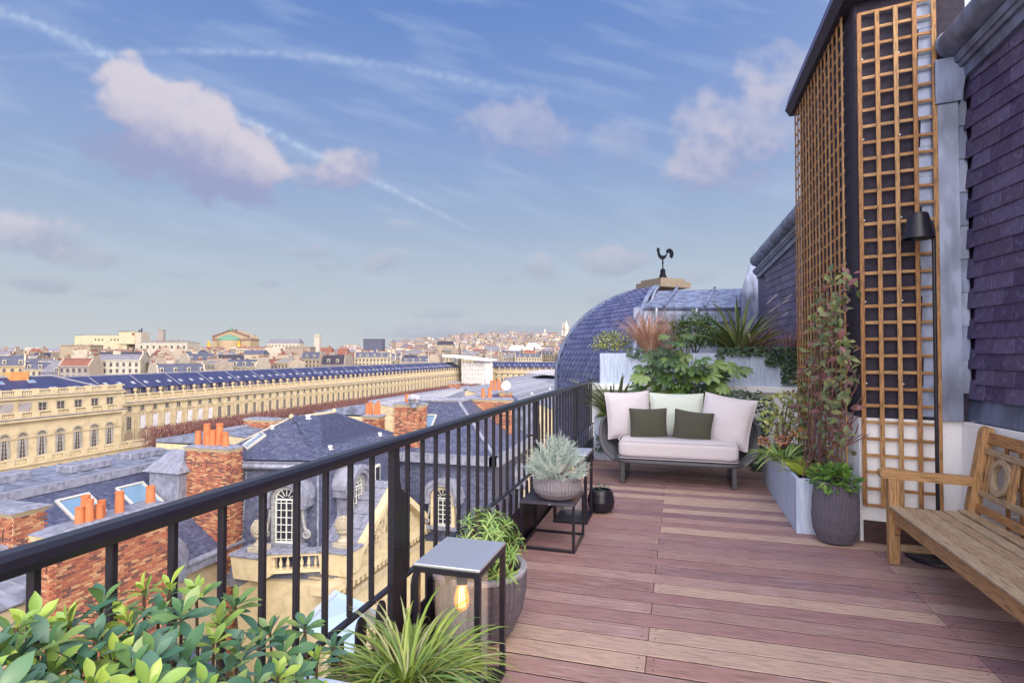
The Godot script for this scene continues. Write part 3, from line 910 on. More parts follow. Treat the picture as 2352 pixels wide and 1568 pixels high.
func make_sofa() -> void:
	var o := Vector3(-0.03, 0, -6.5)
	var t := thing("outdoor_sofa", "grey rope woven two seat outdoor sofa on dark sled legs", "sofa", o)
	var fm := mat("sofa_metal", rgb(78, 76, 80), 0.5, 0.3)
	for sx in [-1.0, 1.0]:
		var x: float = sx * 0.585
		var l := mb()
		l.beam(Vector3(x, 0.006, 0.02), Vector3(x, 0.24, 0.02), 0.05, 0.028, Vector3.BACK, 0.005)
		l.beam(Vector3(x, 0.012, 0.0), Vector3(x, 0.012, -0.60), 0.05, 0.024, Vector3.UP, 0.005)
		l.beam(Vector3(x, 0.006, -0.61), Vector3(x, 0.24, -0.61), 0.05, 0.028, Vector3.BACK, 0.005)
		part(t, "sled_leg", l, fm)
	var hw := 0.66
	# rounded seat frame, and the rope rails
	var loop := []
	for k in 41:
		var a := TAU * k / 40.0
		loop.append(Vector3(hw * signf(cos(a)) * pow(absf(cos(a)), 0.35), 0.255, -0.33 + 0.40 * signf(sin(a)) * pow(absf(sin(a)), 0.35)))
	part(t, "seat_frame", mb().tube(loop, 0.024, 8, false), rope_mat())
	part(t, "seat_deck", mb().cbox(Vector3(0, 0.25, -0.33), Vector3(1.24, 0.03, 0.74), 0.01), fm)
	# shell of upright cords: arms low in front, sweeping up and outwards to the back
	var spline := func(l: Array, k: float):
		var x := clampf(k, 0, 1) * (l.size() - 1)
		var i := mini(int(x), l.size() - 2)
		return (l[i] as Vector3).cubic_interpolate(l[i + 1], l[maxi(i - 1, 0)], l[mini(i + 2, l.size() - 1)], x - i)
	var mirror := func(l: Array):
		var r := l.duplicate()
		for i in range(l.size() - 2, -1, -1): r.append(l[i] * Vector3(-1, 1, 1))
		return r
	var tops: Array = mirror.call([Vector3(-0.67, 0.27, 0.07), Vector3(-0.80, 0.36, -0.05), Vector3(-0.875, 0.53, -0.28), Vector3(-0.85, 0.66, -0.56), Vector3(-0.66, 0.72, -0.80), Vector3(-0.3, 0.73, -0.86), Vector3(0, 0.73, -0.87)])
	var feet: Array = mirror.call([Vector3(-0.66, 0.255, 0.05), Vector3(-0.665, 0.255, -0.1), Vector3(-0.665, 0.255, -0.3), Vector3(-0.66, 0.255, -0.55), Vector3(-0.58, 0.255, -0.71), Vector3(-0.28, 0.255, -0.73), Vector3(0, 0.255, -0.73)])
	var base := func(k): return spline.call(feet, k)
	var topf := func(k): return spline.call(tops, k)
	var rail := []
	for k in 49: rail.append(topf.call(k / 48.0))
	part(t, "top_rail", mb().tube(rail, 0.022, 8), rope_mat())
	var cords := mb()
	for k in 150:
		var q := (k + 0.5) / 150.0
		var a: Vector3 = base.call(q); var b: Vector3 = topf.call(q)
		var mid := a.lerp(b, 0.5) + (b - Vector3(0, b.y, -0.35)).normalized() * 0.03
		cords.tube([a, a.lerp(mid, 0.6), mid, b.lerp(mid, 0.4), b], 0.0095, 5, false)
	var cp := part(t, "woven_cords", cords, rope_mat())
	cp.set_meta("kind", "stuff")
	# loose cushions, each a thing
	var grey_cl := cloth("cloth_lilac", rgb(214, 204, 208))
	var seat := thing("seat_cushion", "long pale grey seat cushion lying on the rope sofa", "cushion", o + Vector3(0, 0.272, -0.28))
	var f := FastNoiseLite.new()
	f.seed = 3; f.frequency = 1.8
	var sc := mb()
	var body := func(u, v):
		var a: float = (u - 0.5) * TAU
		var ex := 0.16
		var cx := signf(cos(a)) * pow(absf(cos(a)), ex); var cz := signf(sin(a)) * pow(absf(sin(a)), ex)
		var yy: float = v * 2.0 - 1.0
		var rr := pow(maxf(0.0, 1.0 - pow(absf(yy), 6.0)), 0.28) if absf(yy) < 1.0 else 0.0
		var crown: float = 0.02 * (1.0 - rr) * signf(yy)
		return Vector3(-cx * 0.635 * rr, 0.118 + yy * 0.110 + crown + 0.008 * f.get_noise_2d(cx * 2.0 * rr, cz * 2.0 * rr), cz * 0.36 * rr)
	sc.grid(body, 64, 18)
	var seam := mb()
	for yy in [0.024, 0.212]:
		var l := []
		for k in 65:
			var a := TAU * k / 64.0
			l.append(Vector3(0.632 * signf(cos(a)) * pow(absf(cos(a)), 0.16), yy, 0.357 * signf(sin(a)) * pow(absf(sin(a)), 0.16)))
		seam.tube(l, 0.005, 5, false)
	part(seat, "cover", sc, grey_cl)
	part(seat, "piping", seam, grey_cl)
	var cs := [
		["back_cushion", "square pale lilac cushion leaning in the sofa's rear corner beside the phormium", Vector3(-0.56, 0.715, -0.46), Vector3(0.54, 0.56, 0.22), 0.34, -0.24, 0.03, 0, 11],
		["back_cushion", "mint white back cushion in the middle of the sofa", Vector3(-0.01, 0.70, -0.56), Vector3(0.62, 0.56, 0.20), 0.0, -0.22, 0.0, 1, 12],
		["back_cushion", "pale lilac cushion tilted on one corner against the sofa arm", Vector3(0.53, 0.685, -0.36), Vector3(0.58, 0.58, 0.22), -0.32, -0.30, -0.14, 0, 13],
		["throw_pillow", "dark green throw pillow overlapping the lilac corner cushion", Vector3(-0.315, 0.62, -0.225), Vector3(0.42, 0.40, 0.15), 0.10, -0.26, 0.02, 2, 14],
		["throw_pillow", "dark green throw pillow tilted against the mint and lilac cushions", Vector3(0.165, 0.605, -0.20), Vector3(0.42, 0.40, 0.15), -0.12, -0.28, -0.10, 2, 15],
	]
	for c in cs:
		var m: StandardMaterial3D = [grey_cl, cloth("cloth_mint", rgb(208, 214, 204)), cloth("cloth_green", rgb(74, 72, 60))][c[7]]
		var p := thing(c[0], c[1], "cushion" if c[7] < 2 else "pillow", o + c[2], 0.0, "loose cushions on the sofa")
		p.basis = Basis(Vector3.UP, c[4]) * Basis(Vector3.RIGHT, c[5]) * Basis(Vector3.BACK, c[6])
		part(p, "cover", pillow(c[3].x, c[3].y, c[3].z, c[8]), m)
		part(p, "zip_tag", mb().box(Vector3(c[3].x * 0.44, -c[3].y * 0.49, 0.0), Vector3(0.004, 0.016, 0.004)), m)

func make_lantern(label: String, p: Vector3, w: float, d: float, h: float, lit: float) -> void:
	# p: middle of the foot
	var t := thing("floor_lantern", label, "lantern", p, 0.0, "black framed glass lanterns")
	var m := black_metal()
	var bar := 0.024
	for sx in [-1.0, 1.0]:
		for sz in [-1.0, 1.0]:
			part(t, "upright", mb().cbox(Vector3(sx * (w - bar) * 0.5, h * 0.5 - 0.004, sz * (d - bar) * 0.5), Vector3(bar, h - 0.016, bar), 0.002), m)
	part(t, "top", mb().cbox(Vector3(0, h - 0.006, 0), Vector3(w, 0.012, d), 0.003), mat("lantern_top_glare", rgb(236, 236, 240), 0.38, 0.85))  # black top coloured pale and metallic, sky glare put into its colour
	for s in [-1.0, 1.0]:
		part(t, "frame_bar", mb().cbox(Vector3(0, h - 0.024, s * (d - bar) * 0.5), Vector3(w - bar * 2, bar, bar), 0.002), m)
		part(t, "frame_bar", mb().cbox(Vector3(s * (w - bar) * 0.5, h - 0.024, 0), Vector3(bar, bar, d - bar * 2), 0.002), m)
	part(t, "foot_plate", mb().cbox(Vector3(0, 0.012, 0), Vector3(w + 0.004, 0.022, d + 0.004), 0.003), m)
	var gl := mat("lantern_glass", Color(0.95, 0.97, 0.98, 0.06), 0.03)
	gl.transparency = BaseMaterial3D.TRANSPARENCY_ALPHA
	gl.metallic_specular = 0.35
	var gr := minf(w, d) * 0.40
	part(t, "glass_cylinder", mb().lathe([Vector2(gr * 0.9, 0.05), Vector2(gr, 0.075), Vector2(gr, h - 0.05), Vector2(gr * 0.97, h - 0.045), Vector2(gr * 0.97, 0.078), Vector2(gr * 0.88, 0.055)], 40), gl)
	part(t, "socket", mb().lathe([Vector2(0, h - 0.135), Vector2(0.024, h - 0.135), Vector2(0.024, h - 0.03), Vector2(0, h - 0.03)], 20), mat("socket", rgb(62, 46, 44), 0.5, 0.2))
	var bm := mat("bulb_glass", Color(1.0, 0.72, 0.35, 0.25), 0.03)
	bm.transparency = BaseMaterial3D.TRANSPARENCY_ALPHA
	var by := h - 0.135
	var bulb := part(t, "bulb", mb().lathe([Vector2(0, by - 0.118), Vector2(0.016, by - 0.114), Vector2(0.028, by - 0.10), Vector2(0.034, by - 0.08), Vector2(0.032, by - 0.055), Vector2(0.023, by - 0.02), Vector2(0.019, by)], 24), bm)
	var fl := mat("filament", rgb(255, 190, 70), 0.5)
	fl.emission_enabled = true
	fl.emission = rgb(255, 196, 84)
	fl.emission_energy_multiplier = 9.0
	var fi := mb()
	for k in 6:
		var a := TAU * k / 6.0
		fi.tube([Vector3(cos(a) * 0.009, by - 0.014, sin(a) * 0.009), Vector3(cos(a) * 0.014, by - 0.098, sin(a) * 0.014)], 0.0022, 5)
	part(bulb, "filament", fi, fl)
	var om := OmniLight3D.new()
	om.name = "lantern_light"
	om.light_color = rgb(255, 178, 92)
	om.light_energy = lit
	om.light_size = 0.02
	om.omni_range = 4.0
	om.omni_attenuation = 2.0
	om.shadow_enabled = true
	t.add_child(om, true)
	om.position = Vector3(0, by - 0.055, 0)

func stone_pot() -> StandardMaterial3D:
	return tex_mat("stone_pot", rgb(98, 88, 98), 0.85, noise_tex("pot", 0.02, 5, [[0.0, grey(0.78)], [0.5, grey(0.92)], [1.0, grey(1.0)]]), Vector3(3, 3, 3), false, 0.03)

func soil_mat() -> StandardMaterial3D:
	return tex_mat("soil", rgb(74, 48, 44), 0.95, noise_tex("soil", 0.06, 4, [[0.0, grey(0.3)], [0.5, grey(0.7)], [1.0, grey(1.0)]]), Vector3(6, 6, 6), true, 0.8)

func bark_chips(o: Node3D, y: float, r: float, n: int, rect := Vector2.ZERO) -> void:
	var me := mb().cbox(Vector3.ZERO, Vector3(0.028, 0.010, 0.018), 0.004).mesh()
	var xf := []
	for i in n:
		var p := Vector3(rng.randf_range(-1, 1), 0, rng.randf_range(-1, 1))
		if rect == Vector2.ZERO:
			p = Vector3(sqrt(rng.randf()) * r, 0, 0).rotated(Vector3.UP, rng.randf() * TAU)
		else:
			p = Vector3(p.x * rect.x, 0, p.z * rect.y)
		xf.append(Transform3D(Basis.from_euler(Vector3(rng.randf_range(-0.5, 0.5), rng.randf() * TAU, rng.randf_range(-0.5, 0.5))).scaled(Vector3.ONE * rng.randf_range(0.5, 1.1)), p + Vector3(0, y + rng.randf() * 0.012, 0)))
	scatter(o, "bark_chips", me, tex_mat("bark", rgb(104, 62, 52), 0.9, grain_tex(), Vector3(8, 8, 8)), xf)

func make_pots() -> void:
	var st := stone_pot()
	# wide bowl-shaped pot behind the near lantern
	var a := at(1097, 1400, 2.98); a.y = 0
	var p := thing("round_planter", "large ribbed stone grey bowl planter behind the lit lantern", "planter", a)
	part(p, "bowl", mb().lathe([Vector2(0, 0.0), Vector2(0.15, 0.0), Vector2(0.19, 0.04), Vector2(0.235, 0.14), Vector2(0.255, 0.25), Vector2(0.256, 0.34)], 192, Vector3.ZERO, 48, 0.03), st)
	part(p, "rim", mb().lathe([Vector2(0.256, 0.335), Vector2(0.258, 0.352), Vector2(0.252, 0.356), Vector2(0.226, 0.356), Vector2(0.222, 0.35), Vector2(0.22, 0.29)], 60), tex_mat("stone_rim", rgb(170, 166, 174), 0.8, noise_tex("pot", 0.02, 5, []), Vector3(3, 3, 3)))
	part(p, "soil", mb().lathe([Vector2(0.222, 0.30), Vector2(0.1, 0.312), Vector2(0, 0.315)], 40), soil_mat())
	bark_chips(p, 0.312, 0.21, 260)
	# bowl on the side table
	var tb := thing("side_table", "low black metal side table beside the railing", "table", Vector3(-0.943, 0, -4.33))
	var m := black_metal()
	var w := 0.415; var d := 0.445; var h := 0.352; var bar := 0.02
	part(tb, "table_top", mb().cbox(Vector3(0, h - 0.009, 0), Vector3(w, 0.018, d), 0.003), mat("table_top", rgb(74, 68, 80), 0.45, 0.2))
	for sx in [-1.0, 1.0]:
		part(tb, "foot_bar", mb().cbox(Vector3(sx * (w - bar) * 0.5, bar * 0.5, 0), Vector3(bar, bar, d - bar * 2), 0.002), m)
		part(tb, "foot_bar", mb().cbox(Vector3(0, bar * 0.5, sx * (d - bar) * 0.5), Vector3(w - bar * 2, bar, bar), 0.002), m)
		for sz in [-1.0, 1.0]:
			part(tb, "leg", mb().cbox(Vector3(sx * (w - bar) * 0.5, (h - 0.018) * 0.5, sz * (d - bar) * 0.5), Vector3(bar, h - 0.018, bar), 0.002), m)
	part(tb, "maker_plate", mb().cbox(Vector3(0.02, h - 0.012, d * 0.5 + 0.0015), Vector3(0.02, 0.005, 0.003), 0.001), mat("plate", rgb(200, 200, 205), 0.4, 0.5))
	var bw := thing("bowl_planter", "squat ribbed grey bowl planter standing on the black side table", "planter", Vector3(-0.90, 0.3525, -4.29))
	part(bw, "bowl", mb().lathe([Vector2(0, 0.0), Vector2(0.10, 0.0), Vector2(0.14, 0.012), Vector2(0.175, 0.05), Vector2(0.186, 0.085), Vector2(0.178, 0.13), Vector2(0.155, 0.168), Vector2(0.145, 0.172), Vector2(0.14, 0.165), Vector2(0.138, 0.14)], 176, Vector3.ZERO, 44, 0.035), tex_mat("bowl_stone", rgb(150, 140, 146), 0.85, noise_tex("pot", 0.02, 5, []), Vector3(4, 4, 4), false, 0.08))
	part(bw, "soil", mb().lathe([Vector2(0.14, 0.15), Vector2(0, 0.158)], 32), soil_mat())
	# tall pot by the trough
	var tp := thing("tall_planter", "tall ribbed charcoal pot with small ferny plant beside the zinc trough", "planter", Vector3(1.145, 0, -4.93))
	part(tp, "pot", mb().lathe([Vector2(0, 0), Vector2(0.09, 0), Vector2(0.125, 0.02), Vector2(0.155, 0.10), Vector2(0.165, 0.20), Vector2(0.158, 0.33), Vector2(0.140, 0.46), Vector2(0.138, 0.474), Vector2(0.126, 0.475), Vector2(0.122, 0.44)], 208, Vector3.ZERO, 52, 0.03), tex_mat("tall_stone", rgb(100, 92, 106), 0.85, noise_tex("pot", 0.02, 5, []), Vector3(3, 3, 3), false, 0.02))
	part(tp, "soil", mb().lathe([Vector2(0.126, 0.445), Vector2(0, 0.455)], 30), soil_mat())
	# small dark pot behind the second lantern
	var sp := thing("dark_pot", "small round black pot behind the second lantern", "planter", Vector3(-0.70, 0, -5.28))
	part(sp, "pot", mb().lathe([Vector2(0, 0), Vector2(0.08, 0), Vector2(0.115, 0.04), Vector2(0.125, 0.10), Vector2(0.11, 0.17), Vector2(0.095, 0.20), Vector2(0.085, 0.20), Vector2(0.085, 0.17)], 32), black_metal())
	part(sp, "soil", mb().lathe([Vector2(0.09, 0.175), Vector2(0, 0.18)], 24), soil_mat())
	# pot of the grass in the corner
	var gp := thing("grass_pot", "grey stone pot under the striped grass clump beside the lit lantern", "planter", Vector3(-0.90, 0, -1.78))
	part(gp, "pot", mb().lathe([Vector2(0, 0), Vector2(0.12, 0), Vector2(0.15, 0.05), Vector2(0.17, 0.2), Vector2(0.175, 0.33), Vector2(0.165, 0.34), Vector2(0.155, 0.335), Vector2(0.15, 0.30)], 48), tex_mat("bowl_stone", grey(1), 0.8, null, Vector3.ONE))
	part(gp, "soil", mb().lathe([Vector2(0.155, 0.30), Vector2(0, 0.31)], 24), soil_mat())
	# trough under the big shrub in the corner
	trough("shrub_trough", "grey trough under the glossy leaved shrub beside the railing", Vector3(-0.93, 0, -0.72), Vector3(0.40, 0.46, 1.6))
	# zinc planters
	trough("zinc_trough", "long weathered zinc trough with climbing plants along the chimney", Vector3(1.115, 0, -6.04), Vector3(0.43, 0.438, 1.93))
	trough("zinc_planter", "zinc planter with strap leaved phormium beside the railing's end", Vector3(-0.86, 0, -8.0 + 0.01), Vector3(0.53, 0.58, 0.34))
	trough("zinc_planter", "raised zinc planter on the end wall with feathery grass and pale shrub", Vector3(-0.52, 1.0185, -8.36), Vector3(1.14, 0.432, 0.42))
	trough("zinc_planter", "raised zinc planter on the end wall hung with ivy", Vector3(0.80, 1.0185, -8.36), Vector3(1.44, 0.432, 0.42))

func trough(called: String, label: String, p: Vector3, s: Vector3) -> void:
	var t := thing(called, label, "planter", p, 0.0, "zinc planters")
	var zt := noise_tex("zinc_streak", 0.02, 5, [[0.0, rgb(176, 186, 206)], [0.4, rgb(194, 204, 220)], [0.55, rgb(212, 220, 230)], [0.75, rgb(200, 208, 222)], [1.0, rgb(224, 230, 238)]])
	var m := tex_mat("trough_zinc", rgb(236, 240, 250), 0.5, zt, Vector3(2.6, 0.22, 2.6), true, 0.01, 0.0)
	var th := 0.012
	var h := s * 0.5
	for sx in [-1.0, 1.0]:
		part(t, "side_panel", mb().cbox(Vector3(sx * (h.x - th * 0.5), h.y, 0), Vector3(th, s.y, s.z), 0.002), m)
		part(t, "side_panel", mb().cbox(Vector3(0, h.y, sx * (h.z - th * 0.5)), Vector3(s.x - th * 2 - 0.001, s.y - 0.001, th), 0.002), m)
		part(t, "folded_rim", mb().cbox(Vector3(sx * (h.x - 0.014), s.y + 0.001, 0), Vector3(0.028, 0.007, s.z), 0.002), m)
		part(t, "folded_rim", mb().cbox(Vector3(0, s.y + 0.001, sx * (h.z - 0.014)), Vector3(s.x - 0.058, 0.006, 0.028), 0.002), m)
	part(t, "bottom_plate", mb().cbox(Vector3(0, 0.012, 0), Vector3(s.x - 0.03, 0.01, s.z - 0.03), 0.002), m)
	part(t, "soil", mb().cbox(Vector3(0, s.y * 0.5 - 0.015, 0), Vector3(s.x - 0.028, s.y - 0.06, s.z - 0.028), 0.01), soil_mat())
	bark_chips(t, s.y - 0.045, 0.0, int(500 * s.x * s.z), Vector2(h.x - 0.03, h.z - 0.03))

func make_floor_lamp() -> void:
	var p := on_y(2157, 1283, 0.0)
	var t := thing("floor_lamp", "tall black floor lamp with cone shade in front of the trellis", "lamp", p)
	var m := black_metal()
	part(t, "base", mb().lathe([Vector2(0, 0), Vector2(0.205, 0), Vector2(0.21, 0.006), Vector2(0.208, 0.024), Vector2(0.2, 0.03), Vector2(0.03, 0.032), Vector2(0, 0.032)], 48), m)
	part(t, "socket_block", mb().cbox(Vector3(0.0, 0.06, 0), Vector3(0.06, 0.06, 0.05), 0.004), m)
	part(t, "pole", mb().tube([Vector3(0, 0.03, 0), Vector3(0, 2.33, 0), Vector3(-0.01, 2.375, 0.0), Vector3(-0.045, 2.40, 0.0)], 0.0125, 14), m)
	var sh := Vector3(-0.095, 2.38, 0.005)
	part(t, "shade", mb().lathe([Vector2(0.100, -0.105), Vector2(0.102, -0.105), Vector2(0.062, 0.07), Vector2(0.055, 0.078), Vector2(0, 0.08)], 40, sh), m)
	part(t, "diffuser", mb().lathe([Vector2(0, -0.075), Vector2(0.083, -0.075), Vector2(0.083, -0.07), Vector2(0, -0.07)], 32, sh), mat("diffuser", rgb(225, 215, 215), 0.6))

func make_furniture() -> void:
	make_sofa()
	make_bench()
	make_pots()
	make_floor_lamp()
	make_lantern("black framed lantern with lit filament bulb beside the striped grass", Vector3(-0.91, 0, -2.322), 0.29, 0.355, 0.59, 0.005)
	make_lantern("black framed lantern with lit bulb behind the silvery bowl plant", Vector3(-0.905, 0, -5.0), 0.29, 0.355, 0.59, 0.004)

# ---------------------------------------------------------------- plants
func leaf(l: float, w: float, shape: Array, bend := 0.3, fold := 0.25, rib := Color(1.25, 1.25, 1.1), tip := Color(1, 1, 1)) -> ArrayMesh:
	# grows along +y, upper side +z; shape: half widths (0..1) at even steps
	var m := mb()
	var n := shape.size() - 1
	var rows := []
	for i in n + 1:
		var t := float(i) / n
		var an := bend * t
		var p := Vector3(0, sin(an) / maxf(bend, 0.01) * l if bend > 0.01 else t * l, -(1.0 - cos(an)) / maxf(bend, 0.01) * l if bend > 0.01 else 0.0)
		var hw: float = shape[i] * w * 0.5
		rows.append([p + Vector3(-hw, 0, hw * fold), p, p + Vector3(hw, 0, hw * fold), t])
	m.colored = true
	for i in n + 1:   # normals: along the leaf smoothed, across it following the fold
		var tg: Vector3 = rows[mini(i + 1, n)][1] - rows[maxi(i - 1, 0)][1]
		var r: Array = rows[i]
		var hw := maxf(shape[i] * w * 0.5, 0.0002)
		var sd := Vector3(hw, 0, 0)
		var nl := (Vector3(hw, 0, -hw * fold)).cross(tg).normalized(); var nr := (Vector3(hw, 0, hw * fold)).cross(tg).normalized()
		r.append([nl, (nl + nr).normalized(), nr])
	for i in n:
		var a: Array = rows[i]
		var b: Array = rows[i + 1]
		var ka := Color(1, 1, 1).lerp(tip, clampf(a[3] * 2.6 - 1.6, 0, 1)); var kb := Color(1, 1, 1).lerp(tip, clampf(b[3] * 2.6 - 1.6, 0, 1))
		for s in 2:
			for tri in [[[a, s], [b, s + 1], [a, s + 1]], [[a, s], [b, s], [b, s + 1]]]:
				if shape[i] == 0.0 and tri[0][0] == a and tri[2][0] == a: continue
				for q in tri:
					m.v.append(q[0][q[1]]); m.n.append(q[0][4][q[1]])
					m.c.append((ka if q[0] == a else kb) * (rib if q[1] == 1 else Color(1, 1, 1)))
	return m.mesh()

const OVATE := [0.12, 0.5, 0.82, 1.0, 0.97, 0.8, 0.5, 0.22, 0.0]
const SPOON := [0.16, 0.22, 0.34, 0.5, 0.7, 0.88, 1.0, 0.98, 0.8, 0.4, 0.0]
const LANCE := [0.2, 0.75, 1.0, 0.85, 0.5, 0.0]
const STRAP := [0.7, 0.95, 1.0, 1.0, 0.95, 0.85, 0.65, 0.35, 0.0]

func face(g: Vector3, up: Vector3) -> Basis:   # y along g, z as near to up as can be
	g = g.normalized()
	var z := up - g * up.dot(g)
	if z.length() < 0.05: z = Vector3.RIGHT - g * g.x
	z = z.normalized()
	return Basis(g.cross(z), g, z)

func rdir() -> Vector3:
	var y := rng.randf_range(-1, 1)
	var a := rng.randf() * TAU
	return Vector3(sqrt(1 - y * y) * cos(a), y, sqrt(1 - y * y) * sin(a))

func variants(l: float, w: float, shape: Array, bend := 0.5, fold := 0.25, rib := Color(1.25, 1.25, 1.1), tip := Color(1, 1, 1)) -> Array:
	var r := []
	for k in 3:
		r.append(leaf(l * (0.85 + 0.15 * k), w * (0.9 + 0.1 * k), shape, bend * (0.5 + 0.5 * k), fold, rib, tip))
	return r

func shrub(t: Node3D, c: Vector3, r: Vector3, n: int, me: Array, mt: Array, droop := 0.2, most := 300, shell := 0.55) -> void:
	var f := FastNoiseLite.new()
	f.seed = n; f.frequency = 1.3
	var xf := []
	var tries := 0
	while xf.size() < n and tries < n * 6:
		tries += 1
		var d := rdir()
		if d.y < -0.55: continue
		var k := lerpf(shell, 1.0, pow(rng.randf(), 0.6)) * (1.0 + 0.45 * f.get_noise_3dv(d * 1.5))
		var p := c + d * r * k
		var g := (d * 0.8 + rdir() * 0.8 + Vector3(0, 0.15 - droop, 0)).normalized()
		xf.append(Transform3D(face(g, Vector3.UP + d * 0.5 + rdir() * 0.3).scaled_local(Vector3.ONE * rng.randf_range(0.7, 1.15)), p))
	pieces(t, "leaf", me, mt, xf, most, "foliage")

func tuft(t: Node3D, base: Vector3, spread: float, n: int, me: Array, mt: Array, lean: Vector2, sc := Vector2(0.7, 1.2), most := 200) -> void:
	# strap or grass leaves fanning from a base; lean: least and most angle from upright
	var xf := []
	for i in n:
		var a := rng.randf() * TAU
		var tilt := lerpf(lean.x, lean.y, sqrt(rng.randf()))
		var h := Vector3(cos(a), 0, sin(a))
		var g := Vector3.UP * cos(tilt) + h * sin(tilt)
		xf.append(Transform3D((face(g, Vector3.UP * 0.7 - h * 0.8) * Basis(Vector3.UP, rng.randf_range(-0.5, 0.5))).scaled_local(Vector3.ONE * rng.randf_range(sc.x, sc.y)), base + h * rng.randf() * spread))
	pieces(t, "leaf", me, mt, xf, most, "foliage")

func stems(t: Node3D, paths: Array, r: float, c: Color, called := "stem") -> void:
	var m := mb()
	for p in paths:
		var rr := []
		for i in p.size(): rr.append(r * (1.0 - 0.6 * i / float(p.size())))
		m.tube(p, rr, 5, false)
	part(t, called, m, tex_mat("bark_" + c.to_html(), c, 0.85, noise_tex("pot", 0.02, 5, []), Vector3(6, 2, 6)))

func palmate(r: float, lobes: int) -> ArrayMesh:
	# a hand-shaped leaf lying in the xy plane, stalk end at the origin, upper side +z
	var m := mb()
	m.colored = true
	var pts := []
	var c := Vector3(0, r * 0.12, 0)
	for k in lobes:
		var a := lerpf(-2.15, 2.15, k / float(lobes - 1))
		var ll := r * (1.0 - 0.30 * absf(a) / 2.15)
		var d := Vector3(sin(a), cos(a), 0)
		var sd := Vector3(cos(a), -sin(a), 0)
		var w := r * 0.185
		var prof := [0.30, 0.50, 0.85, 0.95, 0.62, 0.0]
		var tt := [0.12, 0.3, 0.52, 0.7, 0.87, 1.0]
		for i in 5:
			var p0: Vector3 = c + d * ll * tt[i] + Vector3(0, 0, -0.22 * ll * tt[i] * tt[i] + 0.02 * r)
			var p1: Vector3 = c + d * ll * tt[i + 1] + Vector3(0, 0, -0.22 * ll * tt[i + 1] * tt[i + 1] + 0.02 * r)
			for s in [-1.0, 1.0]:
				var e0: Vector3 = p0 + sd * s * w * prof[i] + Vector3(0, 0, 0.03 * r * prof[i])
				var e1: Vector3 = p1 + sd * s * w * prof[i + 1] + Vector3(0, 0, 0.03 * r * prof[i + 1])
				for tri in [[p0, e0, e1], [p0, e1, p1]]:
					var nn: Vector3 = (tri[1] - tri[0]).cross(tri[2] - tri[0])
					if nn.length_squared() < 1e-14: continue
					nn = nn.normalized()
					if nn.z < 0: nn = -nn
					var ord := [0, 2, 1] if s < 0 else [0, 1, 2]
					if (tri[1] - tri[0]).cross(tri[2] - tri[0]).z < 0: ord = [0, 1, 2]
					else: ord = [0, 2, 1]
					for q in ord:
						m.v.append(tri[q]); m.n.append(nn)
						m.c.append(Color(1.3, 1.3, 1.15) if tri[q] == p0 or tri[q] == p1 else Color(1, 1, 1))
		pts.append(d)
	# web between the lobes
	for k in lobes - 1:
		var a0 := lerpf(-2.15, 2.15, k / float(lobes - 1))
		var a1 := lerpf(-2.15, 2.15, (k + 1) / float(lobes - 1))
		m.paint(Color(1, 1, 1))
		m.t3(c, c + Vector3(sin(a1), cos(a1), 0) * r * 0.30, c + Vector3(sin(a0), cos(a0), 0) * r * 0.30)
	m.tube([Vector3(0, -r * 0.9, -r * 0.35), Vector3(0, -r * 0.3, -r * 0.1), c], r * 0.018, 5, false)
	return m.mesh()

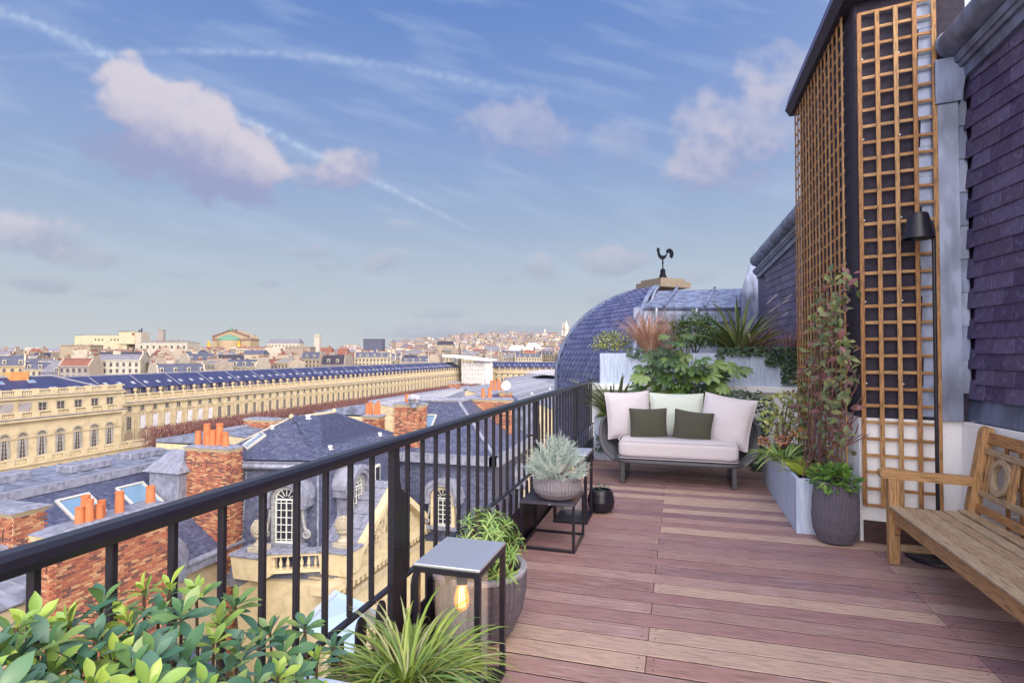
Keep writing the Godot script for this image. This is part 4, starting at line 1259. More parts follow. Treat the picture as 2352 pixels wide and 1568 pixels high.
func make_pittosporum() -> void:
	var t := thing("glossy_shrub", "bushy evergreen shrub with rosettes of glossy spoon shaped leaves", "shrub", Vector3(-0.95, 0.44, -0.75))
	var me := variants(0.070, 0.024, SPOON, 0.5, 0.22, Color(1.5, 1.45, 1.2))
	var young := variants(0.056, 0.019, SPOON, 0.35, 0.3, Color(1.25, 1.25, 1.1))
	var dark := [leaf_mat("pitto_a", rgb(74, 112, 74), 0.35), leaf_mat("pitto_b", rgb(62, 98, 76), 0.35), leaf_mat("pitto_c", rgb(98, 130, 78), 0.35), leaf_mat("pitto_d", rgb(84, 116, 96), 0.35), leaf_mat("pitto_e", rgb(118, 140, 76), 0.4)]
	var lite := [leaf_mat("pitto_y", rgb(150, 172, 74), 0.4), leaf_mat("pitto_z", rgb(126, 156, 76), 0.4)]
	var top := [[-60, 1440], [60, 1425], [190, 1405], [300, 1345], [370, 1335], [480, 1338], [560, 1375], [630, 1435], [700, 1425], [800, 1462], [850, 1540]]
	var xf := []; var yf := []; var paths := []
	var row := 0
	var v := 0.0
	while v < 330.0:
		var u := -60.0 + (38.0 if row % 2 else 0.0)
		while u < 830.0:
			var tv := 1600.0
			for k in top.size() - 1:
				if u >= top[k][0] and u <= top[k + 1][0]:
					tv = lerpf(top[k][1], top[k + 1][1], (u - top[k][0]) / float(top[k + 1][0] - top[k][0]))
			var pu := u + rng.randf_range(-22, 22)
			var pv := tv + 22.0 + v + rng.randf_range(-12, 12)
			var px := -1.04 + 0.30 * minf(v / 260.0, 1.0) + rng.randf_range(-0.035, 0.035)
			var p := on_x(pu, pv, px)
			if p.y > 0.47 and p.z < 0.2:
				var lp := p - t.position
				var ax := (Vector3.UP + Vector3(0.25 * minf(v / 150.0, 1.0), 0, 0.1) + rdir() * 0.45).normalized()
				var nl := rng.randi_range(11, 15)
				var pale := rng.randf() < 0.42
				for k in nl:
					var q := float(k) / nl
					var a := k * 2.4 + rng.randf() * 0.4
					var sd := face(ax, Vector3.RIGHT)
					var h := sd.x * cos(a) + sd.z * sin(a)
					var tilt := lerpf(0.35, 1.65, q)
					var g := ax * cos(tilt) + h * sin(tilt)
					var tr := Transform3D(face(g, ax * 1.0 - h * 0.25).scaled_local(Vector3.ONE * rng.randf_range(0.65, 1.2) * lerpf(0.75, 1.12, q)), lp - ax * 0.022 * q)
					if pale and q < 0.62: yf.append(tr)
					else: xf.append(tr)
				paths.append([Vector3(lp.x * 0.6, -0.02, lp.z), lp * Vector3(0.85, 0.5, 1.0), lp])
			u += 76.0
		v += 56.0
		row += 1
	pieces(t, "leaf", me, dark, xf, 230, "foliage")
	pieces(t, "young_leaf", young, lite, yf, 160, "young_foliage")
	stems(t, paths, 0.005, rgb(96, 74, 58))

func make_planted() -> void:
	# striped grass in the corner pot
	var gr := thing("grass_clump", "arching striped grass clump with tan tips in front of the lit lantern", "grass", Vector3(-0.90, 0.30, -1.78))
	var tip := Color(1.9, 1.15, 1.0)
	var gme := []
	for k in 4: gme.append(leaf(0.24 + 0.055 * k, 0.0095, STRAP, 1.0 + 0.35 * k, 0.35, Color(1.1, 1.1, 1.0), tip))
	tuft(gr, Vector3(0, 0, 0), 0.11, 680, gme, [leaf_mat("grass_a", rgb(116, 138, 58)), leaf_mat("grass_b", rgb(96, 124, 66)), leaf_mat("grass_c", rgb(140, 154, 72)), leaf_mat("grass_d", rgb(150, 154, 108))], Vector2(0.0, 1.1), Vector2(0.75, 1.25), 290)
	# narrow leaved shrub in the round planter
	var a := at(1097, 1400, 2.98); a.y = 0.31
	var ns := thing("narrow_leaved_shrub", "light green shrub of whorled narrow leaves in the round ribbed planter", "shrub", a)
	var nme := variants(0.062, 0.0095, LANCE, 0.5, 0.3)
	var nmt := [leaf_mat("narrow_a", rgb(128, 158, 84)), leaf_mat("narrow_b", rgb(106, 140, 78)), leaf_mat("narrow_c", rgb(150, 172, 100))]
	var xf := []; var paths := []
	for i in 62:
		var d := rdir(); d.y = absf(d.y) * 0.9 + 0.1
		var e := Vector3(d.x * 0.21, 0.06 + d.y * 0.26, d.z * 0.21) + Vector3(0.035, 0, 0)
		if i < 10: e = Vector3(0.16 + rng.randf() * 0.07, rng.randf_range(-0.02, 0.14), 0.06 + rng.randf() * 0.12)
		var mid := Vector3(e.x * 0.4, e.y * 0.6, e.z * 0.4)
		paths.append([Vector3(e.x * 0.1, 0, e.z * 0.1), mid, e])
		for w in 3:
			var q := 1.0 - w * 0.2
			var p := mid.lerp(e, q)
			var ax := (e - mid).normalized()
			for k in 6:
				var an := k * 1.05 + w * 0.5 + rng.randf() * 0.4
				var sd := face(ax, Vector3.RIGHT)
				var h := sd.x * cos(an) + sd.z * sin(an)
				xf.append(Transform3D(face(ax * 0.45 + h, ax).scaled_local(Vector3.ONE * rng.randf_range(0.7, 1.1)), p))
	pieces(ns, "leaf", nme, nmt, xf, 300, "foliage")
	stems(ns, paths, 0.0035, rgb(120, 104, 70))
	# silvery needle-leaved plant in the bowl
	var sv := thing("silver_plant", "silvery grey needle leaved cushion plant in the bowl on the side table", "plant", Vector3(-0.90, 0.505, -4.29))
	var sm := mb(); sm.colored = true
	for k in 16:
		var y := 0.014 + k * 0.0052
		var an := k * 2.4
		var h := Vector3(cos(an), 0, sin(an))
		var b := face(h * 0.75 + Vector3.UP * (0.5 + k * 0.04), Vector3.UP)
		sm.x = Transform3D(b, Vector3(0, y, 0))
		sm.paint(Color(1, 1, 1) if k % 3 else Color(0.85, 0.87, 0.85))
		sm.t3(Vector3(-0.0016, 0, 0), Vector3(0.0016, 0, 0), Vector3(0.0012, 0.03, 0.002))
		sm.t3(Vector3(-0.0016, 0, 0), Vector3(0.0012, 0.03, 0.002), Vector3(-0.0008, 0.032, 0.002))
	sm.x = Transform3D()
	sm.tube([Vector3.ZERO, Vector3(0, 0.1, 0)], 0.0014, 4, false)
	var sprig := sm.mesh()
	xf = []
	var f := FastNoiseLite.new(); f.seed = 8; f.frequency = 3.0
	for i in 620:
		var d := rdir()
		if d.y < -0.25: continue
		var k := 1.0 + 0.35 * f.get_noise_3dv(d)
		var p := Vector3(d.x * 0.165, 0.03 + maxf(d.y, -0.05) * 0.19, d.z * 0.165) * k * rng.randf_range(0.72, 1.0)
		xf.append(Transform3D(face(d * Vector3(1, 0.8, 1) + Vector3.UP * 0.6 + rdir() * 0.3, rdir()).scaled_local(Vector3.ONE * rng.randf_range(0.8, 1.2)), p))
	pieces(sv, "sprig", [sprig], [leaf_mat("silver_a", rgb(194, 206, 198), 0.8, 0.2), leaf_mat("silver_b", rgb(174, 190, 184), 0.8, 0.2), leaf_mat("silver_c", rgb(212, 218, 208), 0.8, 0.2)], xf, 260, "sprigs")
	# ferny plant in the tall pot
	var fp := thing("ferny_plant", "small bright green plant with cut leaves spilling over the tall charcoal pot", "plant", Vector3(1.145, 0.45, -4.93))
	shrub(fp, Vector3(0, 0.03, 0), Vector3(0.145, 0.10, 0.145), 240, [cut_leaf(0.07)], [leaf_mat("cut_a", rgb(96, 136, 56)), leaf_mat("cut_b", rgb(122, 156, 66)), leaf_mat("cut_c", rgb(78, 116, 54))], 0.25, 200, 0.3)
	# small leaves in the black pot
	var bp := thing("pot_sprout", "small dark leaves in the round black pot behind the second lantern", "plant", Vector3(-0.70, 0.175, -5.28))
	shrub(bp, Vector3(0, 0.03, 0), Vector3(0.07, 0.05, 0.07), 40, variants(0.04, 0.014, OVATE), [leaf_mat("pitto_b", Color())], 0.2)

func cut_leaf(l: float) -> ArrayMesh:
	var m := mb(); m.colored = true
	m.paint(Color(1, 1, 1))
	for k in 4:
		var y := l * (0.35 + 0.16 * k)
		var w := l * (0.42 - 0.07 * k)
		for s in [-1.0, 1.0]:
			var a := Vector3(0, y - l * 0.08, 0); var b := Vector3(s * w, y + l * 0.14, -0.1 * l); var c := Vector3(s * w * 0.5, y + l * 0.16, 0.02 * l); var d := Vector3(0, y + l * 0.06, 0)
			if s > 0: m.q(a, b, c, d)
			else: m.q(d, c, b, a)
	m.t3(Vector3(-l * 0.07, l * 0.85, 0), Vector3(l * 0.07, l * 0.85, 0), Vector3(0, l * 1.1, -0.06 * l))
	m.tube([Vector3.ZERO, Vector3(0, l * 0.9, 0)], l * 0.014, 4, false)
	return m.mesh()

func make_climber() -> void:
	var t := thing("climbing_plant", "tall climbing plant with green and wine red leaves on the trellis", "climber", Vector3(1.16, 0.42, -5.5))
	var me := variants(0.075, 0.037, OVATE, 0.6, 0.3)
	var mt := [leaf_mat("climb_a", rgb(104, 112, 64)), leaf_mat("climb_b", rgb(82, 96, 60)), leaf_mat("climb_c", rgb(118, 72, 72)), leaf_mat("climb_d", rgb(126, 128, 74)), leaf_mat("climb_e", rgb(112, 86, 76)), leaf_mat("climb_f", rgb(98, 100, 66))]
	# outline of the leafy column in the picture: v, u from, u to
	var col := [[640, 1885, 1965, 7], [672, 1868, 1975, 9], [704, 1872, 1950, 10], [736, 1862, 1940, 12], [768, 1855, 1950, 14], [800, 1850, 1972, 16], [832, 1838, 1975, 17], [864, 1825, 1968, 18], [896, 1812, 1965, 18], [928, 1800, 1958, 16], [960, 1795, 1955, 13], [992, 1820, 1960, 9], [1024, 1850, 1960, 6]]
	var xf := []; var paths := []
	for c in col:
		for k in int(c[3] * 3.7):
			var u := rng.randf_range(c[1], c[2])
			var v: float = c[0] + rng.randf_range(-18, 18)
			var p := on_x(u, v, 1.27 - pow(rng.randf(), 1.4) * 0.26)
			if u > 1962: p = on_z(u, v, -5.06 + rng.randf() * 0.1)
			if p.y < 0.5 or p.z < -7.0: continue
			var g := (rdir() + Vector3(-0.35, -0.2, 0.45)).normalized()
			xf.append(Transform3D(face(g, Vector3(-0.4, 0.7, 0.6) + rdir() * 0.5).scaled_local(Vector3.ONE * rng.randf_range(0.65, 1.2)), p - t.position))
	pieces(t, "leaf", me, mt, xf, 300, "foliage")
	for k in 16:
		var top := on_x(rng.randf_range(1865, 1955), rng.randf_range(660, 860), 1.25)
		var b := Vector3(rng.randf_range(0.98, 1.24), 0.40, rng.randf_range(-5.7, -5.2))
		var l := []
		for i in 9:
			var q := i / 8.0
			l.append(b.lerp(top, q) + Vector3(sin(q * 7.0 + k) * 0.035, 0, cos(q * 6.0 + k * 2.0) * 0.035) * (1.0 - q * 0.5) - t.position)
		paths.append(l)
	for k in 26:   # bare twigs low down
		var b := on_x(rng.randf_range(1865, 1955), rng.randf_range(930, 1045), rng.randf_range(1.1, 1.27))
		var e := b + (rdir() + Vector3(0, 0.9, 0)) * 0.14
		paths.append([b - t.position, b.lerp(e, 0.5) + rdir() * 0.02 - t.position, e - t.position])
	stems(t, paths, 0.0055, rgb(124, 84, 82))
	# cream-edged shrub in the trough behind the sofa arm
	var vg := thing("variegated_shrub", "loose shrub with cream and lime leaves in the zinc trough", "shrub", Vector3(1.0, 0.42, -6.45))
	xf = []; paths = []
	for k in 230:
		var u := rng.randf_range(1752, 1862)
		var v := 905 + rng.randf() * 105
		if u < 1775 and v > 985: continue
		var p := at(u, v, rng.randf_range(6.0, 6.35))
		xf.append(Transform3D(face(rdir() + Vector3(-0.3, 0.1, 0.4), Vector3(0, 0.8, 0.7) + rdir() * 0.4).scaled_local(Vector3.ONE * rng.randf_range(0.7, 1.2)), p - vg.position))
		if k % 9 == 0: paths.append([Vector3(0, 0, 0.1), (p - vg.position) * Vector3(0.5, 0.5, 0.6), p - vg.position])
	pieces(vg, "leaf", variants(0.075, 0.036, OVATE, 0.4, 0.25), [leaf_mat("var_a", rgb(196, 196, 128)), leaf_mat("var_b", rgb(132, 148, 66)), leaf_mat("var_c", rgb(166, 172, 92)), leaf_mat("var_d", rgb(112, 124, 62))], xf, 230, "foliage")
	stems(vg, paths, 0.004, rgb(110, 80, 76))
	# strap leaves, ferns and spent flower heads in the trough
	var st := thing("strap_leaved_plant", "bright green arching strap leaved plant at the end of the zinc trough", "plant", Vector3(0.98, 0.41, -6.0))
	var sme := []
	for k in 3: sme.append(leaf(0.36 + 0.06 * k, 0.021, STRAP, 1.2 + 0.4 * k, 0.3, Color(1.1, 1.1, 1.0)))
	tuft(st, Vector3(-0.02, 0, 0.02), 0.08, 70, sme, [leaf_mat("strap_a", rgb(142, 166, 92)), leaf_mat("strap_b", rgb(112, 144, 76)), leaf_mat("strap_c", rgb(168, 180, 104))], Vector2(0.1, 1.0), Vector2(0.7, 1.2), 70)
	for k in 4:
		var fern := thing("fern", ["fern with lime fronds arching out of the trough towards the sofa", "yellow green fern tucked under the climber in the trough", "small fern at the front of the trough", "feathery fern between the strap leaves in the trough"][k], "fern", [Vector3(0.92, 0.42, -6.25), Vector3(1.06, 0.42, -5.55), Vector3(1.0, 0.42, -5.3), Vector3(0.98, 0.42, -5.75)][k], 0.0, "ferns in the zinc trough")
		tuft(fern, Vector3.ZERO, 0.03, 16, [frond(0.26), frond(0.20)], [leaf_mat("fern_a", rgb(156, 168, 66)), leaf_mat("fern_b", rgb(128, 150, 62))], Vector2(0.35, 1.15), Vector2(0.7, 1.1), 40)
	var spots := [[1757, 1016, 6.05], [1800, 1014, 5.75], [1835, 996, 5.55]]
	for k in 3:
		var p := at(spots[k][0], spots[k][1], spots[k][2])
		var fl := thing("flower_head", ["dried orange flower head drooping over the sofa side of the trough", "dried orange flower head between fern and strap leaves", "dried orange flower head against the climber's stems"][k], "flower", p, 0.0, "dried flower heads in the trough")
		shrub(fl, Vector3.ZERO, Vector3(0.075, 0.065, 0.075), 110, variants(0.026, 0.018, OVATE, 0.6, 0.3), [leaf_mat("dry_a", rgb(214, 150, 104)), leaf_mat("dry_b", rgb(196, 124, 84)), leaf_mat("dry_c", rgb(222, 170, 128))], 0.2, 70, 0.3)
		stems(fl, [[Vector3(0.05, -(p.y - 0.42), 0.05), Vector3(0.03, -0.1, 0.02), Vector3.ZERO]], 0.004, rgb(124, 104, 66))

func frond(l: float) -> ArrayMesh:
	var m := mb(); m.paint(Color(1, 1, 1))
	var n := 15
	for i in n:
		var t := (i + 1.0) / n
		var an := 1.1 * t
		var p := Vector3(0, sin(an) / 1.1 * l, -(1 - cos(an)) / 1.1 * l)
		var w := l * 0.24 * sin(PI * clampf(t * 0.86 + 0.12, 0, 1))
		for s in [-1.0, 1.0]:
			var a := p; var b := p + Vector3(s * w, l * 0.03, -0.02 * l); var c := p + Vector3(s * w * 0.5, l * 0.042, 0); var d := p + Vector3(0, l * 0.035, 0)
			if s > 0: m.q(a, b, c, d)
			else: m.q(d, c, b, a)
	return m.mesh()

func make_back_planting() -> void:
	var ph := [leaf_mat("phorm_a", rgb(116, 128, 84), 0.4), leaf_mat("phorm_b", rgb(146, 152, 96), 0.4), leaf_mat("phorm_c", rgb(96, 112, 76), 0.4)]
	var pme := []
	for k in 4: pme.append(leaf(0.70 + 0.13 * k, 0.040, STRAP, 0.2 + 0.3 * k, 0.5, Color(1.15, 1.15, 1.0), Color(1.2, 1.0, 0.8)))
	var p1 := thing("phormium", "strap leaved phormium in the zinc planter beside the railing", "phormium", Vector3(-0.86, 0.55, -7.92))
	tuft(p1, Vector3.ZERO, 0.09, 120, pme, ph, Vector2(0.05, 0.85), Vector2(0.65, 1.0), 70)
	var p2 := thing("phormium", "large arching phormium in the raised ivy hung planter", "phormium", Vector3(0.78, 1.42, -8.36))
	tuft(p2, Vector3.ZERO, 0.09, 95, pme, ph, Vector2(0.05, 0.95), Vector2(0.75, 1.15), 95)
	var af := thing("asparagus_fern", "lime green feathery fern ball at the foot of the phormium", "fern", Vector3(-0.93, 0.60, -7.84))
	tuft(af, Vector3.ZERO, 0.05, 90, [frond(0.20), frond(0.15)], [leaf_mat("asp_a", rgb(150, 166, 58)), leaf_mat("asp_b", rgb(128, 152, 56))], Vector2(0.1, 1.5), Vector2(0.7, 1.1), 90)
	# raised planters
	var ys := thing("pale_shrub", "loose yellow green shrub at the end of the raised planter by the railing", "shrub", Vector3(-0.93, 1.43, -8.36))
	shrub(ys, Vector3(0, 0.16, 0), Vector3(0.33, 0.20, 0.22), 1000, variants(0.04, 0.02, OVATE), [leaf_mat("pale_a", rgb(150, 158, 84)), leaf_mat("pale_b", rgb(122, 136, 70)), leaf_mat("pale_c", rgb(176, 178, 104))], 0.1, 200, 0.25)
	stems(ys, [[Vector3.ZERO, Vector3(0.1, 0.1, 0), Vector3(0.22, 0.24, 0.05)], [Vector3.ZERO, Vector3(-0.1, 0.1, 0.02), Vector3(-0.25, 0.2, 0.05)], [Vector3.ZERO, Vector3(0, 0.15, 0), Vector3(0.02, 0.28, 0)]], 0.006, rgb(104, 86, 60))
	var rg := thing("red_grass", "tall russet ornamental grass tussock in the raised planter", "grass", Vector3(-0.40, 1.43, -8.36))
	var gme := []
	for k in 4: gme.append(leaf(0.62 + 0.08 * k, 0.007, STRAP, 0.2 + 0.35 * k, 0.3, Color(1.1, 1.1, 1.1)))
	tuft(rg, Vector3.ZERO, 0.10, 620, gme, [leaf_mat("russet_a", rgb(204, 164, 146)), leaf_mat("russet_b", rgb(184, 138, 120)), leaf_mat("russet_c", rgb(214, 184, 166))], Vector2(0.0, 0.5), Vector2(0.55, 1.15), 260)
	tuft(rg, Vector3(0.26, 0, 0.05), 0.05, 160, gme, [leaf_mat("russet_a", Color()), leaf_mat("russet_c", Color())], Vector2(0.0, 0.5), Vector2(0.4, 0.7), 30)
	var bs := thing("round_shrub", "dense round dark green shrub in the raised planter beside the phormium", "shrub", Vector3(0.22, 1.42, -8.36))
	shrub(bs, Vector3(0, 0.27, 0), Vector3(0.38, 0.31, 0.26), 2300, variants(0.048, 0.024, OVATE), [leaf_mat("box_a", rgb(72, 104, 58)), leaf_mat("box_b", rgb(88, 122, 64)), leaf_mat("box_c", rgb(58, 88, 54)), leaf_mat("box_d", rgb(110, 138, 76))], 0.1, 260, 0.4)
	stems(bs, [[Vector3.ZERO, Vector3(0, 0.2, 0), Vector3(0.05, 0.4, 0)], [Vector3.ZERO, Vector3(0.1, 0.2, 0), Vector3(0.2, 0.35, 0)], [Vector3.ZERO, Vector3(-0.1, 0.2, 0), Vector3(-0.2, 0.35, 0)]], 0.01, rgb(90, 74, 60))
	for k in 2:
		var g := thing("wispy_grass", ["wispy red brown grass between the phormium and the slate wall", "red tinted grass tussock at the ivy covered end of the raised planter"][k], "grass", [Vector3(1.02, 1.43, -8.36), Vector3(1.40, 1.43, -8.36)][k], 0.0, "wispy grasses in the raised planter")
		tuft(g, Vector3.ZERO, 0.12, 200, gme, [leaf_mat("wisp_a", rgb(156, 108, 112)), leaf_mat("wisp_b", rgb(178, 132, 128))], Vector2(0.0, 0.8), Vector2(0.5, 0.85), 120)
	var pl := thing("plume_grass", "silvery feather plumes of tall grass beside the slate wall", "grass", Vector3(1.16, 1.43, -8.36))
	var stem_paths := []
	var plume := mb(); plume.paint(Color(1, 1, 1))
	for i in 60:
		var y := 0.02 + i * 0.0022
		var an := i * 2.4
		var h := Vector3(cos(an), 0.8, sin(an)).normalized()
		var w := 0.028 * sin(PI * clampf(i / 60.0 + 0.08, 0, 1))
		plume.t3(Vector3(0, y, 0), Vector3(0.002, y + 0.004, 0), Vector3(0, y, 0) + h * w)
	var plm := plume.mesh()
	for k in 7:
		var e: Vector3 = on_z([1757, 1768, 1792, 1774, 1800, 1762, 1790][k], [702, 690, 700, 712, 688, 722, 730][k], -8.3) - pl.position
		stem_paths.append([Vector3(rng.randf_range(-0.1, 0.1), 0, 0), e * Vector3(0.4, 0.6, 0.5), e])
		var g := (e - e * Vector3(0.4, 0.6, 0.5)).normalized()
		part(pl, "plume", plm, leaf_mat("plume", rgb(212, 206, 208), 0.9, 0.3), Transform3D(face(g * 0.5 + Vector3(0.7, 0.1, 0), Vector3.UP), e))
	stems(pl, stem_paths, 0.003, rgb(150, 140, 110))
	# fatsia between the planters, behind the sofa
	var fa := thing("fatsia", "big leaved fatsia with glossy hand shaped leaves behind the sofa", "shrub", Vector3(0.1, 0.0, -7.78))
	var big := [palmate(0.20, 7), palmate(0.22, 9), palmate(0.18, 7)]
	var fm := [leaf_mat("fatsia_a", rgb(80, 106, 52), 0.35, 0.1), leaf_mat("fatsia_b", rgb(98, 122, 60), 0.35, 0.1), leaf_mat("fatsia_c", rgb(60, 84, 44), 0.35, 0.1), leaf_mat("fatsia_d", rgb(116, 138, 76), 0.4, 0.12)]
	var spots := [[1548, 785, .75], [1530, 800, .7], [1498, 822, .8], [1540, 822, .9], [1575, 812, .9], [1610, 825, .85], [1640, 835, .9], [1672, 838, .9], [1690, 850, .75], [1510, 848, .95], [1550, 855, 1.0], [1585, 850, 1.25], [1625, 860, 1.0], [1480, 862, .85], [1510, 880, .9], [1470, 885, .8], [1560, 888, .9], [1600, 885, .9], [1640, 880, .8], [1535, 905, .8], [1490, 905, .7], [1580, 770, .5], [1565, 835, .8], [1600, 840, .8], [1530, 865, .8], [1655, 865, .7], [1620, 905, .8], [1575, 912, .8], [1530, 770, .55], [1475, 845, .6]]
	var more := []
	for s in spots:
		more.append(s)
		more.append([s[0] + rng.randf_range(-26, 26), s[1] + rng.randf_range(-4, 26), s[2] * 0.8])
	var xf := []; var paths := []
	for s in more:
		var e := on_z(s[0], s[1], -7.66 + rng.randf_range(-0.14, 0.14)) - fa.position
		var od := (e - Vector3(0.05, 1.0, -0.1))
		od = Vector3(od.x * 1.2, 0.0, 0.35).normalized()
		var g := (od + Vector3(0, -0.35, 0) + rdir() * 0.25).normalized()
		xf.append(Transform3D(face(g, Vector3(0, 0.9, 0.75) + rdir() * 0.25).scaled_local(Vector3.ONE * s[2]), e))
		paths.append([Vector3(0, 0.05, 0), Vector3(e.x * 0.3, e.y * 0.7, -0.06), e - g * 0.15])
	pieces(fa, "leaf", big, fm, xf, 300)
	stems(fa, paths, 0.008, rgb(112, 122, 74))
	# ivy
	var ime := [ivy_leaf(0.042), ivy_leaf(0.05), ivy_leaf(0.034)]
	var imt := [leaf_mat("ivy_a", rgb(48, 72, 50), 0.4), leaf_mat("ivy_b", rgb(58, 84, 54), 0.4), leaf_mat("ivy_c", rgb(38, 58, 44), 0.4), leaf_mat("ivy_d", rgb(74, 100, 64), 0.4)]
	var areas := [
		["ivy hanging over the raised planter between the russet grass and fatsia", [[1440, 800, 1570, 818, 150], [1490, 810, 1530, 880, 170]], -8.12],
		["ivy spilling over the rim and corner of the raised planter by the chimney", [[1650, 795, 1850, 815, 320], [1760, 812, 1850, 840, 230], [1795, 838, 1855, 880, 190], [1640, 812, 1665, 880, 60]], -8.12],
		["dark ivy mass behind the sofa beside the zinc trough", [[1620, 895, 1760, 920, 130], [1700, 915, 1775, 985, 220], [1735, 980, 1765, 1060, 150], [1725, 1040, 1760, 1080, 90]], -7.62],
		["ivy trailing down the zinc planter beside the railing", [[1370, 1000, 1400, 1035, 60]], -7.80],
	]
	for k in areas.size():
		var c := on_z(areas[k][1][0][0], areas[k][1][0][1], areas[k][2])
		var iv := thing("ivy", areas[k][0], "ivy", c, 0.0, "ivy on and below the planters")
		var l := []; var pp := []
		for ar in areas[k][1]:
			var prev := Vector3.ZERO
			for i in ar[4]:
				var p := on_z(rng.randf_range(ar[0], ar[2]), rng.randf_range(ar[1], ar[3]), areas[k][2] + rng.randf_range(-0.04, 0.06)) - c
				l.append(Transform3D(face(Vector3(rng.randf_range(-0.7, 0.7), -0.7, 0.3 + rng.randf() * 0.3), Vector3(0, 0.45, 1) + rdir() * 0.4).scaled_local(Vector3.ONE * rng.randf_range(0.7, 1.2)), p))
				if i % 12 == 0: pp.append([p, p + Vector3(rng.randf_range(-0.08, 0.08), 0.06, -0.02)])
		pieces(iv, "leaf", ime, imt, l, 140, "foliage")
		stems(iv, pp, 0.003, rgb(84, 66, 56))

func ivy_leaf(s: float) -> ArrayMesh:
	var m := mb(); m.paint(Color(1, 1, 1))
	var c := Vector3(0, s * 0.25, 0)
	var o := [Vector3(0, 0, 0), Vector3(s * 0.35, -s * 0.02, -0.002), Vector3(s * 0.52, s * 0.32, -0.004), Vector3(s * 0.26, s * 0.48, 0), Vector3(0, s, -0.006), Vector3(-s * 0.26, s * 0.48, 0), Vector3(-s * 0.52, s * 0.32, -0.004), Vector3(-s * 0.35, -s * 0.02, -0.002)]
	for i in 8:
		m.t3(c, o[i], o[(i + 1) % 8])
	return m.mesh()

func make_plants() -> void:
	make_pittosporum()
	make_planted()
	make_climber()
	make_back_planting()

# ---------------------------------------------------------------- roofs below the terrace
func stone(k := 0) -> StandardMaterial3D:
	var m := tex_mat("stone%d" % k, [rgb(204, 186, 150), rgb(188, 172, 142), rgb(170, 160, 142)][k], 0.85, noise_tex("stone", 0.01, 5, [[0.0, grey(0.84)], [0.4, grey(0.94)], [1.0, grey(1.0)]]), Vector3(0.35, 0.35, 0.35), true, 0.2)
	return stains(m, "soot%d" % k, rgb(150, 130, 108), 0.011, 0.62, 0.95, 0.16)

func lead() -> StandardMaterial3D:
	var m := tex_mat("lead", rgb(136, 138, 156), 0.6, noise_tex("lead", 0.012, 5, [[0.0, grey(0.74)], [0.45, grey(0.88)], [0.6, grey(0.95)], [1.0, grey(1.0)]]), Vector3(0.5, 0.3, 0.5), true, 0.1, 0.1)
	return stains(m, "lead_wash", rgb(170, 170, 182), 0.02, 0.6, 0.9, 0.3)

func zinc_far(k := 0) -> StandardMaterial3D:
	return tex_mat("zinc_far%d" % k, [rgb(150, 152, 168), rgb(128, 134, 156), rgb(172, 172, 182)][k], 0.55, noise_tex("zinc", 0.006, 5, []), Vector3(0.35, 0.35, 0.35), true, 0.0, 0.15)

func roof_slate(k: int) -> StandardMaterial3D:
	var m := tex_mat("roof_slate%d" % k, [rgb(74, 78, 106), rgb(80, 84, 112), rgb(58, 60, 84), rgb(90, 94, 118)][k], 0.5, noise_tex("slate", 0.012, 5, []), Vector3(0.6, 0.6, 0.6), true)
	return stains(m, "slate_wash", rgb(120, 124, 150), 0.01, 0.6, 0.95, 0.25)

func brick_mats() -> Array:
	var r := []
	var c := [rgb(162, 94, 72), rgb(176, 120, 88), rgb(144, 82, 66), rgb(188, 144, 106), rgb(110, 70, 64), rgb(168, 102, 76)]
	for k in c.size():
		r.append(tex_mat("brick%d" % k, c[k], 0.9, noise_tex("brick", 0.03, 4, [[0.0, grey(0.82)], [0.5, grey(0.94)], [1.0, grey(1.0)]]), Vector3(2, 2, 2), true, 0.1))
	return r

func glass_dark() -> StandardMaterial3D:
	return mat("glass_dark", rgb(44, 42, 54), 0.08)

func clad(o: Node3D, called: String, poly: Array, right: Vector3, cw: float, ch: float, me: Array, mt: Array, most: int, lap := 1.0, tilt := 0.0, out := 0.0) -> void:
	# covers a flat outline with rows of slates or bricks, every other row shifted by half
	right = right.normalized()
	var nrm := Vector3.ZERO
	for i in range(1, poly.size() - 1):
		nrm += (poly[i] - poly[0]).cross(poly[i + 1] - poly[0])
	nrm = nrm.normalized()
	var up := nrm.cross(right).normalized()
	var p2 := PackedVector2Array()
	var lo := Vector2(1e9, 1e9); var hi := Vector2(-1e9, -1e9)
	for p in poly:
		var q := Vector2((p - poly[0]).dot(right), (p - poly[0]).dot(up))
		p2.append(q); lo = lo.min(q); hi = hi.max(q)
	var b := Basis(right, up, nrm) * Basis(Vector3.RIGHT, tilt)
	var xf := []
	var j := 0
	var y := lo.y + ch * 0.5
	while y < hi.y:
		var x := lo.x + (cw * 0.5 if j % 2 else 0.0)
		while x < hi.x + cw * 0.4:
			if Geometry2D.is_point_in_polygon(Vector2(clampf(x, lo.x + 0.01, hi.x - 0.01), y), p2):
				xf.append(Transform3D(b * Basis(Vector3.BACK, rng.randf_range(-0.012, 0.012)), poly[0] + right * x + up * y + nrm * (out + rng.randf() * 0.004)))
			x += cw
		y += ch
		j += 1
	pieces(o, called, me, mt, xf, most)

var _sl: Array
func slate_meshes() -> Array:
	if _sl.is_empty():
		_sl = [mb().box(Vector3(0, 0.03, 0), Vector3(0.212, 0.17, 0.018)).mesh(), mb().box(Vector3(0, 0.03, 0), Vector3(0.205, 0.165, 0.022)).mesh()]
	return _sl

func slated(o: Node3D, called: String, poly: Array, right: Vector3, most := 60) -> void:
	# roof plane: a solid board of slate colour, slates laid on it
	var m := mb()
	for i in range(1, poly.size() - 1):
		m.t3(poly[0], poly[i], poly[i + 1])
	var pl := part(o, called, m, roof_slate(2))
	clad(pl, "slate", poly, right, 0.22, 0.125, slate_meshes(), [roof_slate(0), roof_slate(1), roof_slate(0), roof_slate(3)], most, 1.0, -0.11, 0.012)

